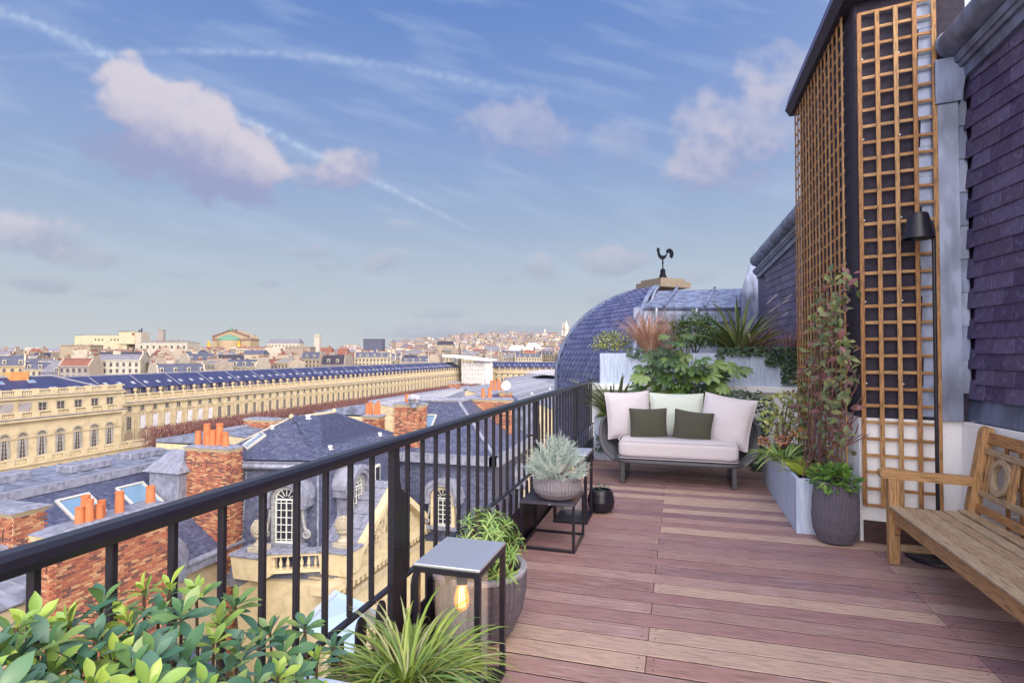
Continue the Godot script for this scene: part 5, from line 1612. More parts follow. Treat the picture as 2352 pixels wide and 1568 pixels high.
var _br: Array
func bricked(o: Node3D, a: Vector3, b: Vector3, y0: float, y1: float, most := 150) -> void:
	# brick face from a to b (seen with a on the left)
	if _br.is_empty():
		_br = [mb().cbox(Vector3.ZERO, Vector3(0.215, 0.064, 0.03), 0.005).mesh(), mb().cbox(Vector3.ZERO, Vector3(0.21, 0.062, 0.036), 0.006).mesh()]
	var u := func(p, y): return Vector3(p.x, y, p.z)
	clad(o, "brick", [u.call(a, y0), u.call(b, y0), u.call(b, y1), u.call(a, y1)], b - a, 0.226, 0.075, _br, brick_mats(), most, 1.0, 0.0, 0.004)

func pot(o: Node3D, p: Vector3, h: float, r: float) -> void:
	var m := tex_mat("terracotta", rgb(200, 116, 74), 0.85, noise_tex("brick", 0.03, 4, []), Vector3(1.5, 1.5, 1.5), true)
	var q := part(o, "chimney_pot", mb().lathe([Vector2(0, 0), Vector2(r * 1.05, 0), Vector2(r * 0.98, h * 0.5), Vector2(r * 0.88, h * 0.92), Vector2(r * 1.0, h * 0.93), Vector2(r * 1.0, h), Vector2(r * 0.75, h), Vector2(r * 0.7, h * 0.8)], 16), m)
	q.position = p
	part(q, "flue", mb().lathe([Vector2(r * 0.72, h * 0.82), Vector2(0, h * 0.82)], 12), m)

func chimney(label: String, c: Vector3, w: float, d: float, bottom: float, pots: Array, cap_over := 0.12) -> Node3D:
	# c: near corner (max x, max z) at the top of the brickwork; w along x, d along z
	var t := thing("brick_chimney", label, "chimney", Vector3(c.x - w * 0.5, bottom, c.z - d * 0.5), 0.0, "brick chimneys with clay pots")
	var h := c.y - bottom
	var x := w * 0.5; var z := d * 0.5
	part(t, "mortar_core", mb().box(Vector3(0, h * 0.5, 0), Vector3(w, h, d)), tex_mat("mortar", rgb(214, 196, 174), 0.95, noise_tex("brick", 0.03, 4, []), Vector3(2, 2, 2), true))
	bricked(t, Vector3(-x, 0, z), Vector3(x, 0, z), 0.0, h, 200)
	bricked(t, Vector3(x, 0, z), Vector3(x, 0, -z), 0.0, h, 100)
	part(t, "stone_cap", mb().hull([Vector3(-x - 0.02, h, z + 0.02), Vector3(x + 0.02, h, z + 0.02), Vector3(x + 0.02, h, -z - 0.02), Vector3(-x - 0.02, h, -z - 0.02)], [Vector3(-x - cap_over, h + 0.16, z + cap_over), Vector3(x + cap_over, h + 0.16, z + cap_over), Vector3(x + cap_over, h + 0.16, -z - cap_over), Vector3(-x - cap_over, h + 0.16, -z - cap_over)]), stone(0))
	part(t, "lead_top", mb().hull([Vector3(-x - cap_over - 0.02, h + 0.162, z + cap_over + 0.02), Vector3(x + cap_over + 0.02, h + 0.162, z + cap_over + 0.02), Vector3(x + cap_over + 0.02, h + 0.162, -z - cap_over - 0.02), Vector3(-x - cap_over - 0.02, h + 0.162, -z - cap_over - 0.02)], [Vector3(-x * 0.9, h + 0.26, z * 0.8), Vector3(x * 0.9, h + 0.26, z * 0.8), Vector3(x * 0.9, h + 0.26, -z * 0.8), Vector3(-x * 0.9, h + 0.26, -z * 0.8)]), lead())
	for p in pots:
		pot(t, Vector3(p[0] * x * 0.85, h + 0.24, p[1] * z * 0.7), p[2], p[3] if p.size() > 3 else 0.14)
	# iron ties
	for k in 3:
		var px := x * (-0.55 + 0.55 * k)
		part(t, "iron_tie", mb().tube([Vector3(px + 0.05, h - 0.35, z + 0.03), Vector3(px, h - 0.45, z + 0.03), Vector3(px - 0.02, h - 0.75, z + 0.03)], 0.014, 5), mat("iron", rgb(70, 52, 52), 0.7))
	return t

func skylight(o: Node3D, p: Vector3, right: Vector3, nrm: Vector3, w: float, h: float) -> void:
	var up := nrm.cross(right).normalized()
	var b := Basis(right.normalized(), up, nrm.normalized())
	var m := mb(); m.x = Transform3D(b, p)
	for s in [-1.0, 1.0]:
		m.box(Vector3(s * w * 0.5, 0, 0.06), Vector3(0.09, h + 0.09, 0.14))
		m.box(Vector3(0, s * h * 0.5, 0.06), Vector3(w - 0.09, 0.09, 0.14))
	var f := part(o, "skylight", m, mat("skylight_frame", rgb(172, 170, 168), 0.6))
	var g := mb(); g.x = Transform3D(b, p)
	part(f, "pane", g.box(Vector3(0, 0, 0.05), Vector3(w - 0.08, h - 0.08, 0.02)), mat("skylight_glass", rgb(120, 150, 176), 0.05, 0.3))

func vent(o: Node3D, p: Vector3) -> void:
	var m := mb()
	m.x = Transform3D(Basis(), p)
	m.lathe([Vector2(0.0, 0), Vector2(0.09, 0), Vector2(0.09, 0.12), Vector2(0.13, 0.13), Vector2(0.11, 0.2), Vector2(0, 0.22)], 10)
	m.box(Vector3(0.08, 0.02, 0.06), Vector3(0.2, 0.04, 0.2))
	part(o, "roof_vent", m, mat("vent", rgb(205, 205, 210), 0.5, 0.3))

func seamed(o: Node3D, called: String, poly: Array, along: Vector3, gap: float, mt: StandardMaterial3D, thick := 0.05) -> void:
	# a zinc sheet with standing seams; along: the way the seams run
	var nrm: Vector3 = (poly[1] - poly[0]).cross(poly[2] - poly[0]).normalized()
	var m := mb()
	for i in range(1, poly.size() - 1):
		m.t3(poly[0], poly[i], poly[i + 1])
		m.t3(poly[0] - nrm * thick, poly[i + 1] - nrm * thick, poly[i] - nrm * thick)
	for i in poly.size():
		var j := (i + 1) % poly.size()
		m.q(poly[i] - nrm * thick, poly[j] - nrm * thick, poly[j], poly[i])
	var sh := part(o, called, m, mt)
	along = (along - nrm * along.dot(nrm)).normalized()
	var side := along.cross(nrm)
	var lo := 1e9; var hi := -1e9
	for p in poly:
		lo = minf(lo, (p - poly[0]).dot(side)); hi = maxf(hi, (p - poly[0]).dot(side))
	var s := lo + gap * 0.5
	while s < hi:
		var a := 1e9; var b := -1e9
		for i in poly.size():
			var p: Vector3 = poly[i] - poly[0]
			var q: Vector3 = poly[(i + 1) % poly.size()] - poly[0]
			var sp := p.dot(side) - s; var sq := q.dot(side) - s
			if sp * sq < 0.0:
				var w := p.lerp(q, sp / (sp - sq)).dot(along)
				a = minf(a, w); b = maxf(b, w)
		if b - a > 0.05:
			part(sh, "seam", mb().beam(poly[0] + side * s + along * a + nrm * 0.025, poly[0] + side * s + along * b + nrm * 0.025, 0.045, 0.05, nrm), mt)
		s += gap

func scroll(m: MB, o: Vector3, s: float, k: float) -> void:   # an S-shaped bracket ending in a volute; s: side
	var l := []
	for i in 8: l.append(o + Vector3(s * (0.02 + 0.10 * pow(i / 7.0, 2.0)) * k, -0.62 * k * i / 7.0, 0))
	var c: Vector3 = l[-1] + Vector3(s * 0.02, -0.13, 0) * k
	for i in 20:
		var a := PI * 0.5 - s * i * 0.5
		var r := 0.13 * k * (1.0 - i / 24.0)
		l.append(c + Vector3(cos(a) * r, sin(a) * r, 0))
	m.tube(l, 0.05 * k, 6)

func arched_dormer(o: Node3D, xf: Transform3D, w: float, h: float, deep: float, weather := 1) -> void:
	# x right, y up, z out; origin at the middle of the sill. w, h: the glazed opening
	var d := Node3D.new(); d.name = "dormer_window"
	o.add_child(d, true)
	d.transform = xf
	var r := w * 0.5
	var sp := h - r
	var ld := lead()
	var arch := func(m: MB, ri: float, ro: float, z0: float, z1: float, foot: float):
		var n := 14
		for k in n:
			var a0 := PI * k / n; var a1 := PI * (k + 1) / n
			var i0 := Vector3(cos(a0) * ri, sp + sin(a0) * ri, 0); var i1 := Vector3(cos(a1) * ri, sp + sin(a1) * ri, 0)
			var o0 := Vector3(cos(a0) * ro, sp + sin(a0) * ro, 0); var o1 := Vector3(cos(a1) * ro, sp + sin(a1) * ro, 0)
			var f := Vector3(0, 0, z1); var b := Vector3(0, 0, z0)
			m.q(i0 + f, o0 + f, o1 + f, i1 + f); m.q(o0 + b, o0 + f, i0 + f, i0 + b)
			m.q(o0 + f, o0 + b, o1 + b, o1 + f); m.q(i1 + f, i1 + b, i0 + b, i0 + f)
		for s in [-1.0, 1.0]:
			m.span(Vector3(s * ri, foot, z0), Vector3(s * ro, sp, z1))
		return m
	# frames, from the glass outwards
	part(d, "pane", mb().prism(arch_poly(r, sp), -0.02, 0.0), glass_dark())
	var fr: MB = arch.call(mb(), r * 0.9, r, 0.0, 0.06, 0.0)
	fr.span(Vector3(-r, 0, 0), Vector3(r, 0.08, 0.07))
	fr.box(Vector3(0, sp * 0.5, 0.03), Vector3(0.045, sp, 0.05)); fr.box(Vector3(0, sp, 0.03), Vector3(w, 0.07, 0.06))
	for k in 6:
		fr.box(Vector3(0, sp * (k + 0.5) / 6.0, 0.025), Vector3(w, 0.03, 0.035))
	for s in [-0.5, 0.5]:
		fr.box(Vector3(s * r, sp * 0.5, 0.025), Vector3(0.028, sp, 0.035))
	for k in 5:
		var a := PI * (k + 1) / 6.0
		fr.beam(Vector3(cos(a) * r * 0.3, sp + sin(a) * r * 0.3, 0.025), Vector3(cos(a) * r * 0.95, sp + sin(a) * r * 0.95, 0.025), 0.03, 0.035, Vector3.BACK)
	part(d, "sash", fr, mat("sash_white", rgb(196, 198, 192), 0.6))
	part(d, "surround", arch.call(mb(), r, r * 1.32, -0.1, 0.12, -0.05), [lead(), tex_mat("weathered_lead", rgb(150, 148, 150), 0.75, noise_tex("lead", 0.012, 5, []), Vector3(1.2, 0.8, 1.2), true, 0.3), stone(0)][weather])
	part(d, "hood", arch.call(mb(), r * 1.34, r * 1.95, -deep, 0.35, sp * 0.82), ld)
	var lip: MB = arch.call(mb(), r * 1.7, r * 2.12, 0.1, 0.42, sp * 0.90)
	part(d, "hood_moulding", lip, ld)
	part(d, "roof_cover", arch.call(mb(), r * 1.95, r * 2.06, -deep, 0.08, sp), zinc_far(0))
	part(d, "sill", mb().box(Vector3(0, -0.1, 0.1), Vector3(w * 1.9, 0.18, 0.3)), ld)
	for s in [-1.0, 1.0]:
		part(d, "cheek", mb().span(Vector3(s * r * 1.3, -0.3, -deep), Vector3(s * r * 1.05, sp, -0.08)), ld)
		var sc := mb()
		scroll(sc, Vector3(s * r * 1.42, sp * 0.78, 0.06), s, h * 0.60)
		part(d, "scroll", sc, tex_mat("weathered_lead", Color(), 0.7, null, Vector3.ONE))

func arch_poly(r: float, sp: float) -> PackedVector2Array:
	var p := PackedVector2Array([Vector2(-r, 0), Vector2(r, 0)])
	for k in 13: p.append(Vector2(cos(PI * k / 12.0) * r, sp + sin(PI * k / 12.0) * r))
	return p

func pinecone(label: String, p: Vector3, s: float) -> void:
	var t := thing("stone_finial", label, "finial", p, 0.0, "carved pine cone finials")
	part(t, "plinth", mb().cbox(Vector3(0, 0.10 * s, 0), Vector3(0.62, 0.20, 0.62) * s, 0.02), stone(2))
	part(t, "urn_foot", mb().lathe([Vector2(0.24, 0.2), Vector2(0.25, 0.25), Vector2(0.13, 0.36), Vector2(0.12, 0.46), Vector2(0.20, 0.52), Vector2(0.27, 0.62), Vector2(0.25, 0.68)].map(func(q): return q * s), 20), stone(2))
	var cone := part(t, "cone", mb().lathe([Vector2(0.22, 0.66), Vector2(0.28, 0.78), Vector2(0.27, 0.92), Vector2(0.20, 1.08), Vector2(0.08, 1.2), Vector2(0, 1.22)].map(func(q): return q * s), 20), stone(2))
	var me := mb().hull([Vector3(-0.05, -0.03, 0) * s, Vector3(0, -0.06, 0.0) * s, Vector3(0.05, -0.03, 0) * s, Vector3(0, 0.05, 0) * s], [Vector3(-0.035, -0.01, 0.04) * s, Vector3(0, -0.03, 0.05) * s, Vector3(0.035, -0.01, 0.04) * s, Vector3(0, 0.02, 0.04) * s]).mesh()
	var xf := []
	for j in 7:
		var y := 0.70 + 0.075 * j
		var r: float = [0.245, 0.275, 0.28, 0.272, 0.25, 0.21, 0.15][j]
		for k in 13:
			var a := TAU * (k + 0.5 * (j % 2)) / 13.0
			var h := Vector3(cos(a), 0, sin(a))
			xf.append(Transform3D(Basis(Vector3.UP.cross(h), Vector3.UP, h), (h * r + Vector3(0, y, 0)) * s))
	pieces(cone, "scale", [me], [stone(2)], xf, 100)

func balustrade(o: Node3D, a: Vector3, b: Vector3, h: float, n: int, mt: StandardMaterial3D, singly := true, thick := 0.22) -> void:
	# rail, plinth and turned balusters from a to b (foot line)
	part(o, "balustrade_rail", mb().beam(a + Vector3(0, h * 0.93, 0), b + Vector3(0, h * 0.93, 0), thick * 1.3, h * 0.14), mt)
	part(o, "balustrade_plinth", mb().beam(a + Vector3(0, h * 0.08, 0), b + Vector3(0, h * 0.08, 0), thick * 1.3, h * 0.16), mt)
	var bal := mb().lathe([Vector2(0.09, 0.16), Vector2(0.09, 0.2), Vector2(0.05, 0.24), Vector2(0.095, 0.38), Vector2(0.085, 0.5), Vector2(0.045, 0.66), Vector2(0.045, 0.74), Vector2(0.08, 0.8), Vector2(0.08, 0.86)].map(func(q): return Vector2(q.x * minf(h, 1.0), q.y * h)), 12 if singly else 6).mesh()
	var xf := []
	for k in n: xf.append(Transform3D(Basis(), a.lerp(b, (k + 0.5) / n)))
	if singly: pieces(o, "baluster", [bal], [mt], xf, 60)
	else: scatter(o, "balusters", bal, mt, xf)

func make_near_roofs() -> void:
	# long slate roof with zinc ridge on the far side of the courtyard
	var t := thing("slate_roof_house", "long slate roofed house with zinc ridge and two skylights beyond the brick stack", "house", Vector3(-22, -24, -17))
	var o := -t.position
	var e0 := Vector3(-19.5, -7.25, -8.0) + o; var e1 := Vector3(-19.6, -7.25, -21.6) + o
	var r1 := Vector3(-24.4, -3.95, -22.1) + o; var r0 := Vector3(-24.4, -3.95, -8.0) + o
	slated(t, "roof_slope", [e0, e1, r1, r0], e1 - e0, 200)
	var sn := (e1 - e0).cross(r0 - e0).normalized()
	part(t, "body", mb().hull([Vector3(-27, -24, -8.0) + o, Vector3(-19.9, -24, -8.0) + o, Vector3(-19.9, -24, -22.4) + o, Vector3(-27, -24, -22.4) + o], [Vector3(-27, -7.5, -8.0) + o, Vector3(-19.9, -7.5, -8.0) + o, Vector3(-19.9, -7.5, -22.4) + o, Vector3(-27, -7.5, -22.4) + o]), stone(1))
	part(t, "roof_core", mb().hull([Vector3(-27, -7.4, -8.0) + o, e0 + Vector3(-0.2, -0.2, 0), e1 + Vector3(-0.2, -0.2, 0.1), Vector3(-27, -7.4, -22) + o], [Vector3(-27, -4.0, -8.0) + o, r0 + Vector3(0, -0.12, 0), r1 + Vector3(0, -0.12, 0.1), Vector3(-27, -4.0, -22) + o]), roof_slate(2))
	# zinc top with stepped flats
	seamed(t, "zinc_flat", [Vector3(-24.6, -3.72, -6) + o, Vector3(-24.6, -3.72, -24) + o, Vector3(-27.2, -3.60, -24) + o, Vector3(-27.2, -3.60, -6) + o], Vector3(1, 0, 0), 0.75, zinc_far(1))
	part(t, "ridge_band", mb().beam(r0 + Vector3(0.05, 0.02, 0), r1 + Vector3(0.05, 0.02, 0), 0.5, 0.32), lead())
	for k in 5:
		part(t, "zinc_step", mb().cbox(Vector3(-25.4 - 0.3 * (k % 3), -3.52, -10.0 - k * 3.0) + o, Vector3(0.9, 0.34, 1.9), 0.04), lead())
	for p in [[190, 1172], [320, 1142]]:
		var q := at(p[0], p[1], 21.0)
		var d := ray(p[0], p[1])
		var l := EYE + d * (((e0 - o) - EYE).dot(sn) / d.dot(sn))
		skylight(t, l + o, (e1 - e0).normalized(), sn, 1.25, 1.5)
	for p in [[343, 1075], [276, 1185], [419, 1260], [235, 1100]]:
		var d := ray(p[0], p[1])
		vent(t, EYE + d * (((e0 - o) - EYE).dot(sn) / d.dot(sn)) + o)
	part(t, "eave_gutter", mb().tube([e0 + Vector3(0.15, 0.05, 0), e1 + Vector3(0.15, 0.05, -1.0)], 0.14, 10), lead())
	part(t, "eave_band", mb().beam(e0 + Vector3(-0.05, -0.2, 0), e1 + Vector3(-0.05, -0.2, -1.0), 0.5, 0.3), lead())
	part(t, "hip_flashing", mb().tube([r1 + Vector3(0, 0.05, 0), e1 + Vector3(0, 0.05, 0)], 0.12, 8), lead())
	# lean-to hatch beside the chimney
	var hb := at(412, 1060, 26.6)
	var hp := part(t, "zinc_hatch", mb().hull([hb + o + Vector3(-1.0, -3.6, 0.7), hb + o + Vector3(0.7, -3.6, 0.7), hb + o + Vector3(0.7, -3.6, -0.9), hb + o + Vector3(-1.0, -3.6, -0.9)], [hb + o + Vector3(-1.0, -0.35, 0.7), hb + o + Vector3(0.7, -0.35, 0.7), hb + o + Vector3(0.7, -0.35, -0.9), hb + o + Vector3(-1.0, -0.35, -0.9)]), lead())
	part(hp, "hatch_roof", mb().hull([hb + o + Vector3(-1.25, -0.35, 0.9), hb + o + Vector3(0.9, -0.35, 0.9), hb + o + Vector3(0.9, -0.35, -1.1), hb + o + Vector3(-1.25, -0.35, -1.1)], [hb + o + Vector3(-0.5, 0.55, -0.05), hb + o + Vector3(0.3, 0.55, -0.05), hb + o + Vector3(0.3, 0.55, -0.15), hb + o + Vector3(-0.5, 0.55, -0.15)]), lead())
	# big chimney with eight pots
	var cc := at(524, 1040, 25.5)
	chimney("tall brick chimney with eight clay pots in front of the pavilion roof", cc, 2.35, 0.72, -12.0, [[-0.85, 0.1, 0.62], [-0.5, -0.5, 0.95, 0.16], [-0.22, 0.4, 0.5], [-0.3, -0.4, 0.6], [0.0, 0.2, 0.7], [0.22, -0.5, 0.98, 0.16], [0.6, -0.2, 0.62], [0.8, 0.5, 0.55]])
	# long stack on the courtyard's near side
	var st := chimney("long brick chimney stack with lead cap and six clay pots close below the railing", Vector3(-15.2, -3.35, -10.6), 0.75, 3.45, -11.5, [[0.3, 0.72, 0.44, 0.11], [0.5, 0.55, 0.6, 0.12], [-0.4, 0.45, 0.66, 0.12], [0.5, 0.32, 0.4, 0.11], [0.0, 0.16, 0.45, 0.11], [0.4, -0.2, 0.6, 0.12]], 0.06)
	pot(st, Vector3(0.0, -3.35 + 11.5 + 0.24, -1.35), 0.5, 0.13)
	# low roofs round it
	var lr := thing("courtyard_roof", "dark slate courtyard roof below the long brick stack", "roof", Vector3(-16, -24, -8))
	o = -lr.position
	slated(lr, "roof_slope", [Vector3(-15.0, -8.3, -3.0) + o, Vector3(-15.0, -8.3, -8.9) + o, Vector3(-18.0, -5.0, -8.9) + o, Vector3(-18.0, -5.0, -3.0) + o], Vector3(0, 0, -1), 120)
	part(lr, "body", mb().span(Vector3(-24, -24, -3.0) + o, Vector3(-15.1, -8.32, -8.9) + o), stone(1))
	part(lr, "lead_hip", mb().beam(Vector3(-15.0, -8.25, -8.95) + o, Vector3(-18.0, -4.95, -8.95) + o, 0.5, 0.12, Vector3(0.6, 0.6, 0)), lead())
	var zr := thing("zinc_roof", "ridged zinc lean-to roof beside the small brick chimney", "roof", Vector3(-19, -24, -12))
	o = -zr.position
	seamed(zr, "sheet", [Vector3(-16.4, -5.0, -8.5) + o, Vector3(-16.4, -5.0, -13.2) + o, Vector3(-20.0, -4.4, -13.2) + o, Vector3(-20.0, -4.4, -8.5) + o], Vector3(1, 0, 0), 0.45, zinc_far(0))
	part(zr, "body", mb().span(Vector3(-20.0, -24, -8.5) + o, Vector3(-16.5, -5.1, -13.2) + o), stone(1))
	chimney("small brick chimney with zinc cap above the ridged zinc roof", at(28, 1190, 17.5), 1.6, 0.9, -7.5, [], 0.16)
	var sr := thing("courtyard_roof", "slate lean-to roof between the long brick stack and the round dormer", "roof", Vector3(-15, -24, -15))
	o = -sr.position
	slated(sr, "roof_slope", [Vector3(-13.2, -8.9, -10.6) + o, Vector3(-13.2, -8.9, -14.6) + o, Vector3(-15.1, -7.9, -14.6) + o, Vector3(-15.1, -7.9, -10.6) + o], Vector3(0, 0, -1), 120)
	part(sr, "body", mb().span(Vector3(-15.1, -24, -10.6) + o, Vector3(-13.3, -8.95, -14.6) + o), stone(1))
	# round-topped zinc dormer under the eave
	var dr := thing("round_dormer", "zinc round topped dormer below the eave gutter", "dormer", at(340, 1372, 21.0))
	arched_dormer(dr, Transform3D(Basis(Vector3.UP, 0.75), Vector3.ZERO), 1.15, 1.15, 2.2, 0)
	make_pavilion()
	make_far_roofs()

func make_pavilion() -> void:
	var py := -3.5
	var e := [Vector3(-22.9, py, -24.9), Vector3(-19.45, py, -22.0), Vector3(-16.0, py, -22.7), Vector3(-16.3, py, -31.2), Vector3(-22.9, py, -31.2)]
	var t := thing("corner_pavilion", "stone corner pavilion with slate hipped roof and arched dormer windows", "building", Vector3(-19.5, -24, -26))
	var o := -t.position
	var L := []
	for p in e: L.append(p + o)
	var a1 := Vector3(-19.0, -1.85, -24.7) + o; var a2 := Vector3(-18.7, -1.85, -28.0) + o
	slated(t, "roof_facet", [L[0], L[1], a1], L[1] - L[0], 80)
	slated(t, "roof_facet", [L[1], L[2], a1], L[2] - L[1], 120)
	slated(t, "roof_facet", [L[2], L[3], a2, a1], L[3] - L[2], 120)
	slated(t, "roof_facet", [L[0], a1, a2, L[4]], a1 - a2, 10)
	part(t, "ridge_roll", mb().tube([L[0], a1, a2], 0.09, 8), stone(2))
	for l in [[L[1], a1], [L[2], a1], [L[3], a2]]:
		part(t, "hip_line", mb().tube([l[0], l[1]], 0.035, 6), roof_slate(1))
	for p in [a1, a2]:
		part(t, "ridge_knob", mb().lathe([Vector2(0.12, 0), Vector2(0.13, 0.12), Vector2(0.06, 0.2), Vector2(0, 0.22)], 10), stone(1), Transform3D(Basis(), p))
	# skylight on the chamfered facet, vents
	var n0: Vector3 = (L[1] - L[0]).cross(a1 - L[0]).normalized()
	skylight(t, (L[0] * 0.34 + L[1] * 0.34 + a1 * 0.32) + n0 * 0.02, L[1] - L[0], n0, 1.1, 1.0)
	for p in [[626, 985, 0], [707, 962, 0], [757, 952, 2], [758, 1032, 2], [872, 1001, 2]]:
		var k: int = p[2]
		var n: Vector3 = (L[k + 1] - L[k]).cross(a1 - L[k]).normalized()
		var d := ray(p[0], p[1])
		vent(t, EYE + d * ((L[k] - o - EYE).dot(n) / d.dot(n)) + o)
	# cornice roll, then the mansard wall leaning out a little
	var ring := func(out: float, y: float):
		var c := Vector3(-19.4, 0, -27) + o
		var r := []
		for p in L:
			var d: Vector3 = (p - c) * Vector3(1, 0, 1)
			r.append(Vector3(p.x, y - t.position.y, p.z) + d.normalized() * out)
		return r
	part(t, "cornice", mb().hull(ring.call(0.1, py - 0.42), ring.call(0.28, py - 0.06)), lead())
	part(t, "cornice_roll", mb().tube(ring.call(0.26, py - 0.25), 0.13, 10), lead())
	var top: Array = ring.call(-0.12, py - 0.4)
	var bot: Array = ring.call(0.22, -8.4)
	part(t, "mansard_core", mb().hull(bot, top), roof_slate(2))
	for k in 3:
		clad(t, "wall_slate", [bot[k], bot[k + 1], top[k + 1], top[k]], bot[k + 1] - bot[k], 0.22, 0.125, slate_meshes(), [roof_slate(3), roof_slate(1), roof_slate(3), roof_slate(0)], 120, 1.0, -0.10, 0.014)
	for k in [0, 1, 2, 3]:
		part(t, "angle_flashing", mb().tube([bot[k], top[k]], 0.06, 6), lead())
	# dormers: one on the front, one on the side, and a small window
	var f: Vector3 = (bot[2] - bot[1]).normalized()
	var fx := Basis(f, Vector3.UP, f.cross(Vector3.UP))
	var mid: Vector3 = bot[1].lerp(bot[2], 0.66)
	mid.y = -7.05 - t.position.y
	arched_dormer(t, Transform3D(fx, mid + fx.z * 0.45), 1.02, 2.45, 1.0)
	var g: Vector3 = (bot[3] - bot[2]).normalized()
	var gx := Basis(g, Vector3.UP, g.cross(Vector3.UP))
	for q in [0.27]:
		var m2: Vector3 = bot[2].lerp(bot[3], q); m2.y = -7.05 - t.position.y
		arched_dormer(t, Transform3D(gx, m2 + gx.z * 0.55), 1.02, 2.45, 1.0)
	var sw: Vector3 = bot[2].lerp(bot[3], 0.62); sw.y = -5.3 - t.position.y
	var wn := part(t, "small_window", mb().box(Vector3.ZERO, Vector3(0.6, 1.3, 0.12), gx), mat("sash_white", Color()), Transform3D(Basis(), sw + gx.z * 0.05))
	part(wn, "pane", mb().box(gx.z * 0.07, Vector3(0.42, 1.05, 0.02), gx), glass_dark())
	# balcony with piers and balustrade
	var by := -8.0
	var s0: Array = ring.call(1.15, by - 0.9)
	var s1: Array = ring.call(1.3, by - 0.5)
	var s2: Array = ring.call(0.9, by + 0.0)
	part(t, "balcony_slab", mb().hull(s0, s1), lead())
	part(t, "balcony_skirt", mb().hull(s1, s2), roof_slate(3))
	part(t, "lower_wall", mb().hull(ring.call(0.55, -24.0), ring.call(0.55, by - 0.92)), stone(0))
	for yy in [by - 1.35, by - 2.3, by - 5.0]:
		part(t, "string_course", mb().hull(ring.call(0.58, yy), ring.call(0.78, yy + 0.25)), stone(0))
	var pl := on_y(590, 1316, by) + o; var pq := on_y(787, 1306, by) + o
	var pa := pl.lerp(pq, 0.15); var pb := pl.lerp(pq, 0.80)
	balustrade(t, pa, pb, 0.82, 8, stone(0), true, 0.3)
	part(t, "balcony_cap", mb().beam(pa + Vector3(0, 0.88, 0), pb + Vector3(0, 0.88, 0), 0.55, 0.10), lead())
	for q in [pl, pq]:
		part(t, "balcony_pier", mb().hull([q + Vector3(-0.75, -0.1, 0.55), q + Vector3(0.6, -0.1, 0.55), q + Vector3(0.6, -0.1, -0.5), q + Vector3(-0.75, -0.1, -0.5)], [q + Vector3(-0.85, 0.86, 0.62), q + Vector3(0.65, 0.86, 0.62), q + Vector3(0.65, 0.86, -0.5), q + Vector3(-0.85, 0.86, -0.5)]), stone(0))
		part(t, "pier_cap", mb().cbox(q + Vector3(-0.1, 0.92, 0.05), Vector3(1.6, 0.12, 1.3), 0.02), lead())
	pinecone("weathered stone pine cone finial on the balcony pier beside the brick chimney", pl + t.position + Vector3(0.1, 0.98, 0), 1.1)
	pinecone("weathered stone pine cone finial on the balcony pier before the second dormer", pq + t.position + Vector3(0, 0.98, 0), 1.1)
	# side facade below the mansard: pediment with lead covered rake, cornice running on
	var sd := thing("pediment_wing", "stone side wing with lead covered pediment and carved cornice", "building", Vector3(-14.6, -24, -29))
	o = -sd.position
	var top2 := at(880, 1146, 25.0); var low := at(768, 1315, 22.0)
	top2 = Vector3(-14.2, -5.1, -26.2); low = Vector3(-14.2, -8.2, -21.6); var far := Vector3(-14.2, -8.2, -30.8)
	var th := Vector3(-1.9, 0.0, 0)
	for l in [[low, top2], [top2, far]]:
		var a: Vector3 = l[0] + o; var b: Vector3 = l[1] + o
		seamed(sd, "lead_rake", [a, b, b + th, a + th] if l[0] == low else [a, b, b + th, a + th], Vector3(1, 0, 0), 0.85, lead(), 0.12)
		part(sd, "raking_cornice", mb().beam(a + Vector3(0.1, -0.22, 0), b + Vector3(0.1, -0.22, 0), 0.55, 0.3), stone(0))
	var ty := PackedVector2Array([Vector2(low.z, low.y - 0.2), Vector2(top2.z, top2.y - 0.2), Vector2(far.z, far.y - 0.2)])
	var tm := mb(); tm.x = Transform3D(Basis(Vector3(0, 0, 1), Vector3.UP, Vector3(-1, 0, 0)), Vector3(-14.3, 0, 0) + o)
	part(sd, "tympanum", tm.prism(ty, 0.0, 1.4), stone(1))
	var cv := mb()
	for k in 26:   # carved foliage in the tympanum
		var z := rng.randf_range(-29.0, -23.4)
		var y := rng.randf_range(-7.9, -7.9 + 1.9 * (1.0 - absf(z + 26.2) / 3.6))
		var c := Vector3(-14.2, y, z) + o
		var l := []
		for i in 12:
			var an := i * 0.55 + k
			l.append(c + Vector3(0, sin(an), cos(an)) * 0.26 * (1.0 - i / 14.0))
		cv.tube(l, 0.06, 5)
	part(sd, "carving", cv, stone(1))
	part(sd, "wall", mb().span(Vector3(-19, -24, -21.0) + o, Vector3(-14.5, -8.45, -44) + o), stone(0))
	part(sd, "main_cornice", mb().beam(Vector3(-14.35, -8.45, -20.6) + o, Vector3(-14.35, -8.45, -44) + o, 1.0, 0.35), stone(0))
	var dent := []
	for k in 60: dent.append(Transform3D(Basis(), Vector3(-14.05, -8.75, -20.9 - k * 0.38) + o))
	pieces(sd, "modillion", [mb().box(Vector3.ZERO, Vector3(0.3, 0.22, 0.16)).mesh()], [stone(0)], dent, 60)
	part(sd, "frieze_band", mb().beam(Vector3(-14.42, -9.4, -20.8) + o, Vector3(-14.42, -9.4, -44) + o, 0.4, 0.3), stone(1))
	# glass canopy over the street door, half hidden by the grass
	var gc := thing("glass_canopy", "pale blue glass canopy below the railing", "canopy", at(745, 1395, 9.0))
	o = -gc.position
	var g0 := at(690, 1440, 8.6) + o; var g1 := at(838, 1392, 9.6) + o; var g2 := at(770, 1362, 10.2) + o
	var pane := mat("canopy_glass", rgb(186, 206, 226), 0.15)
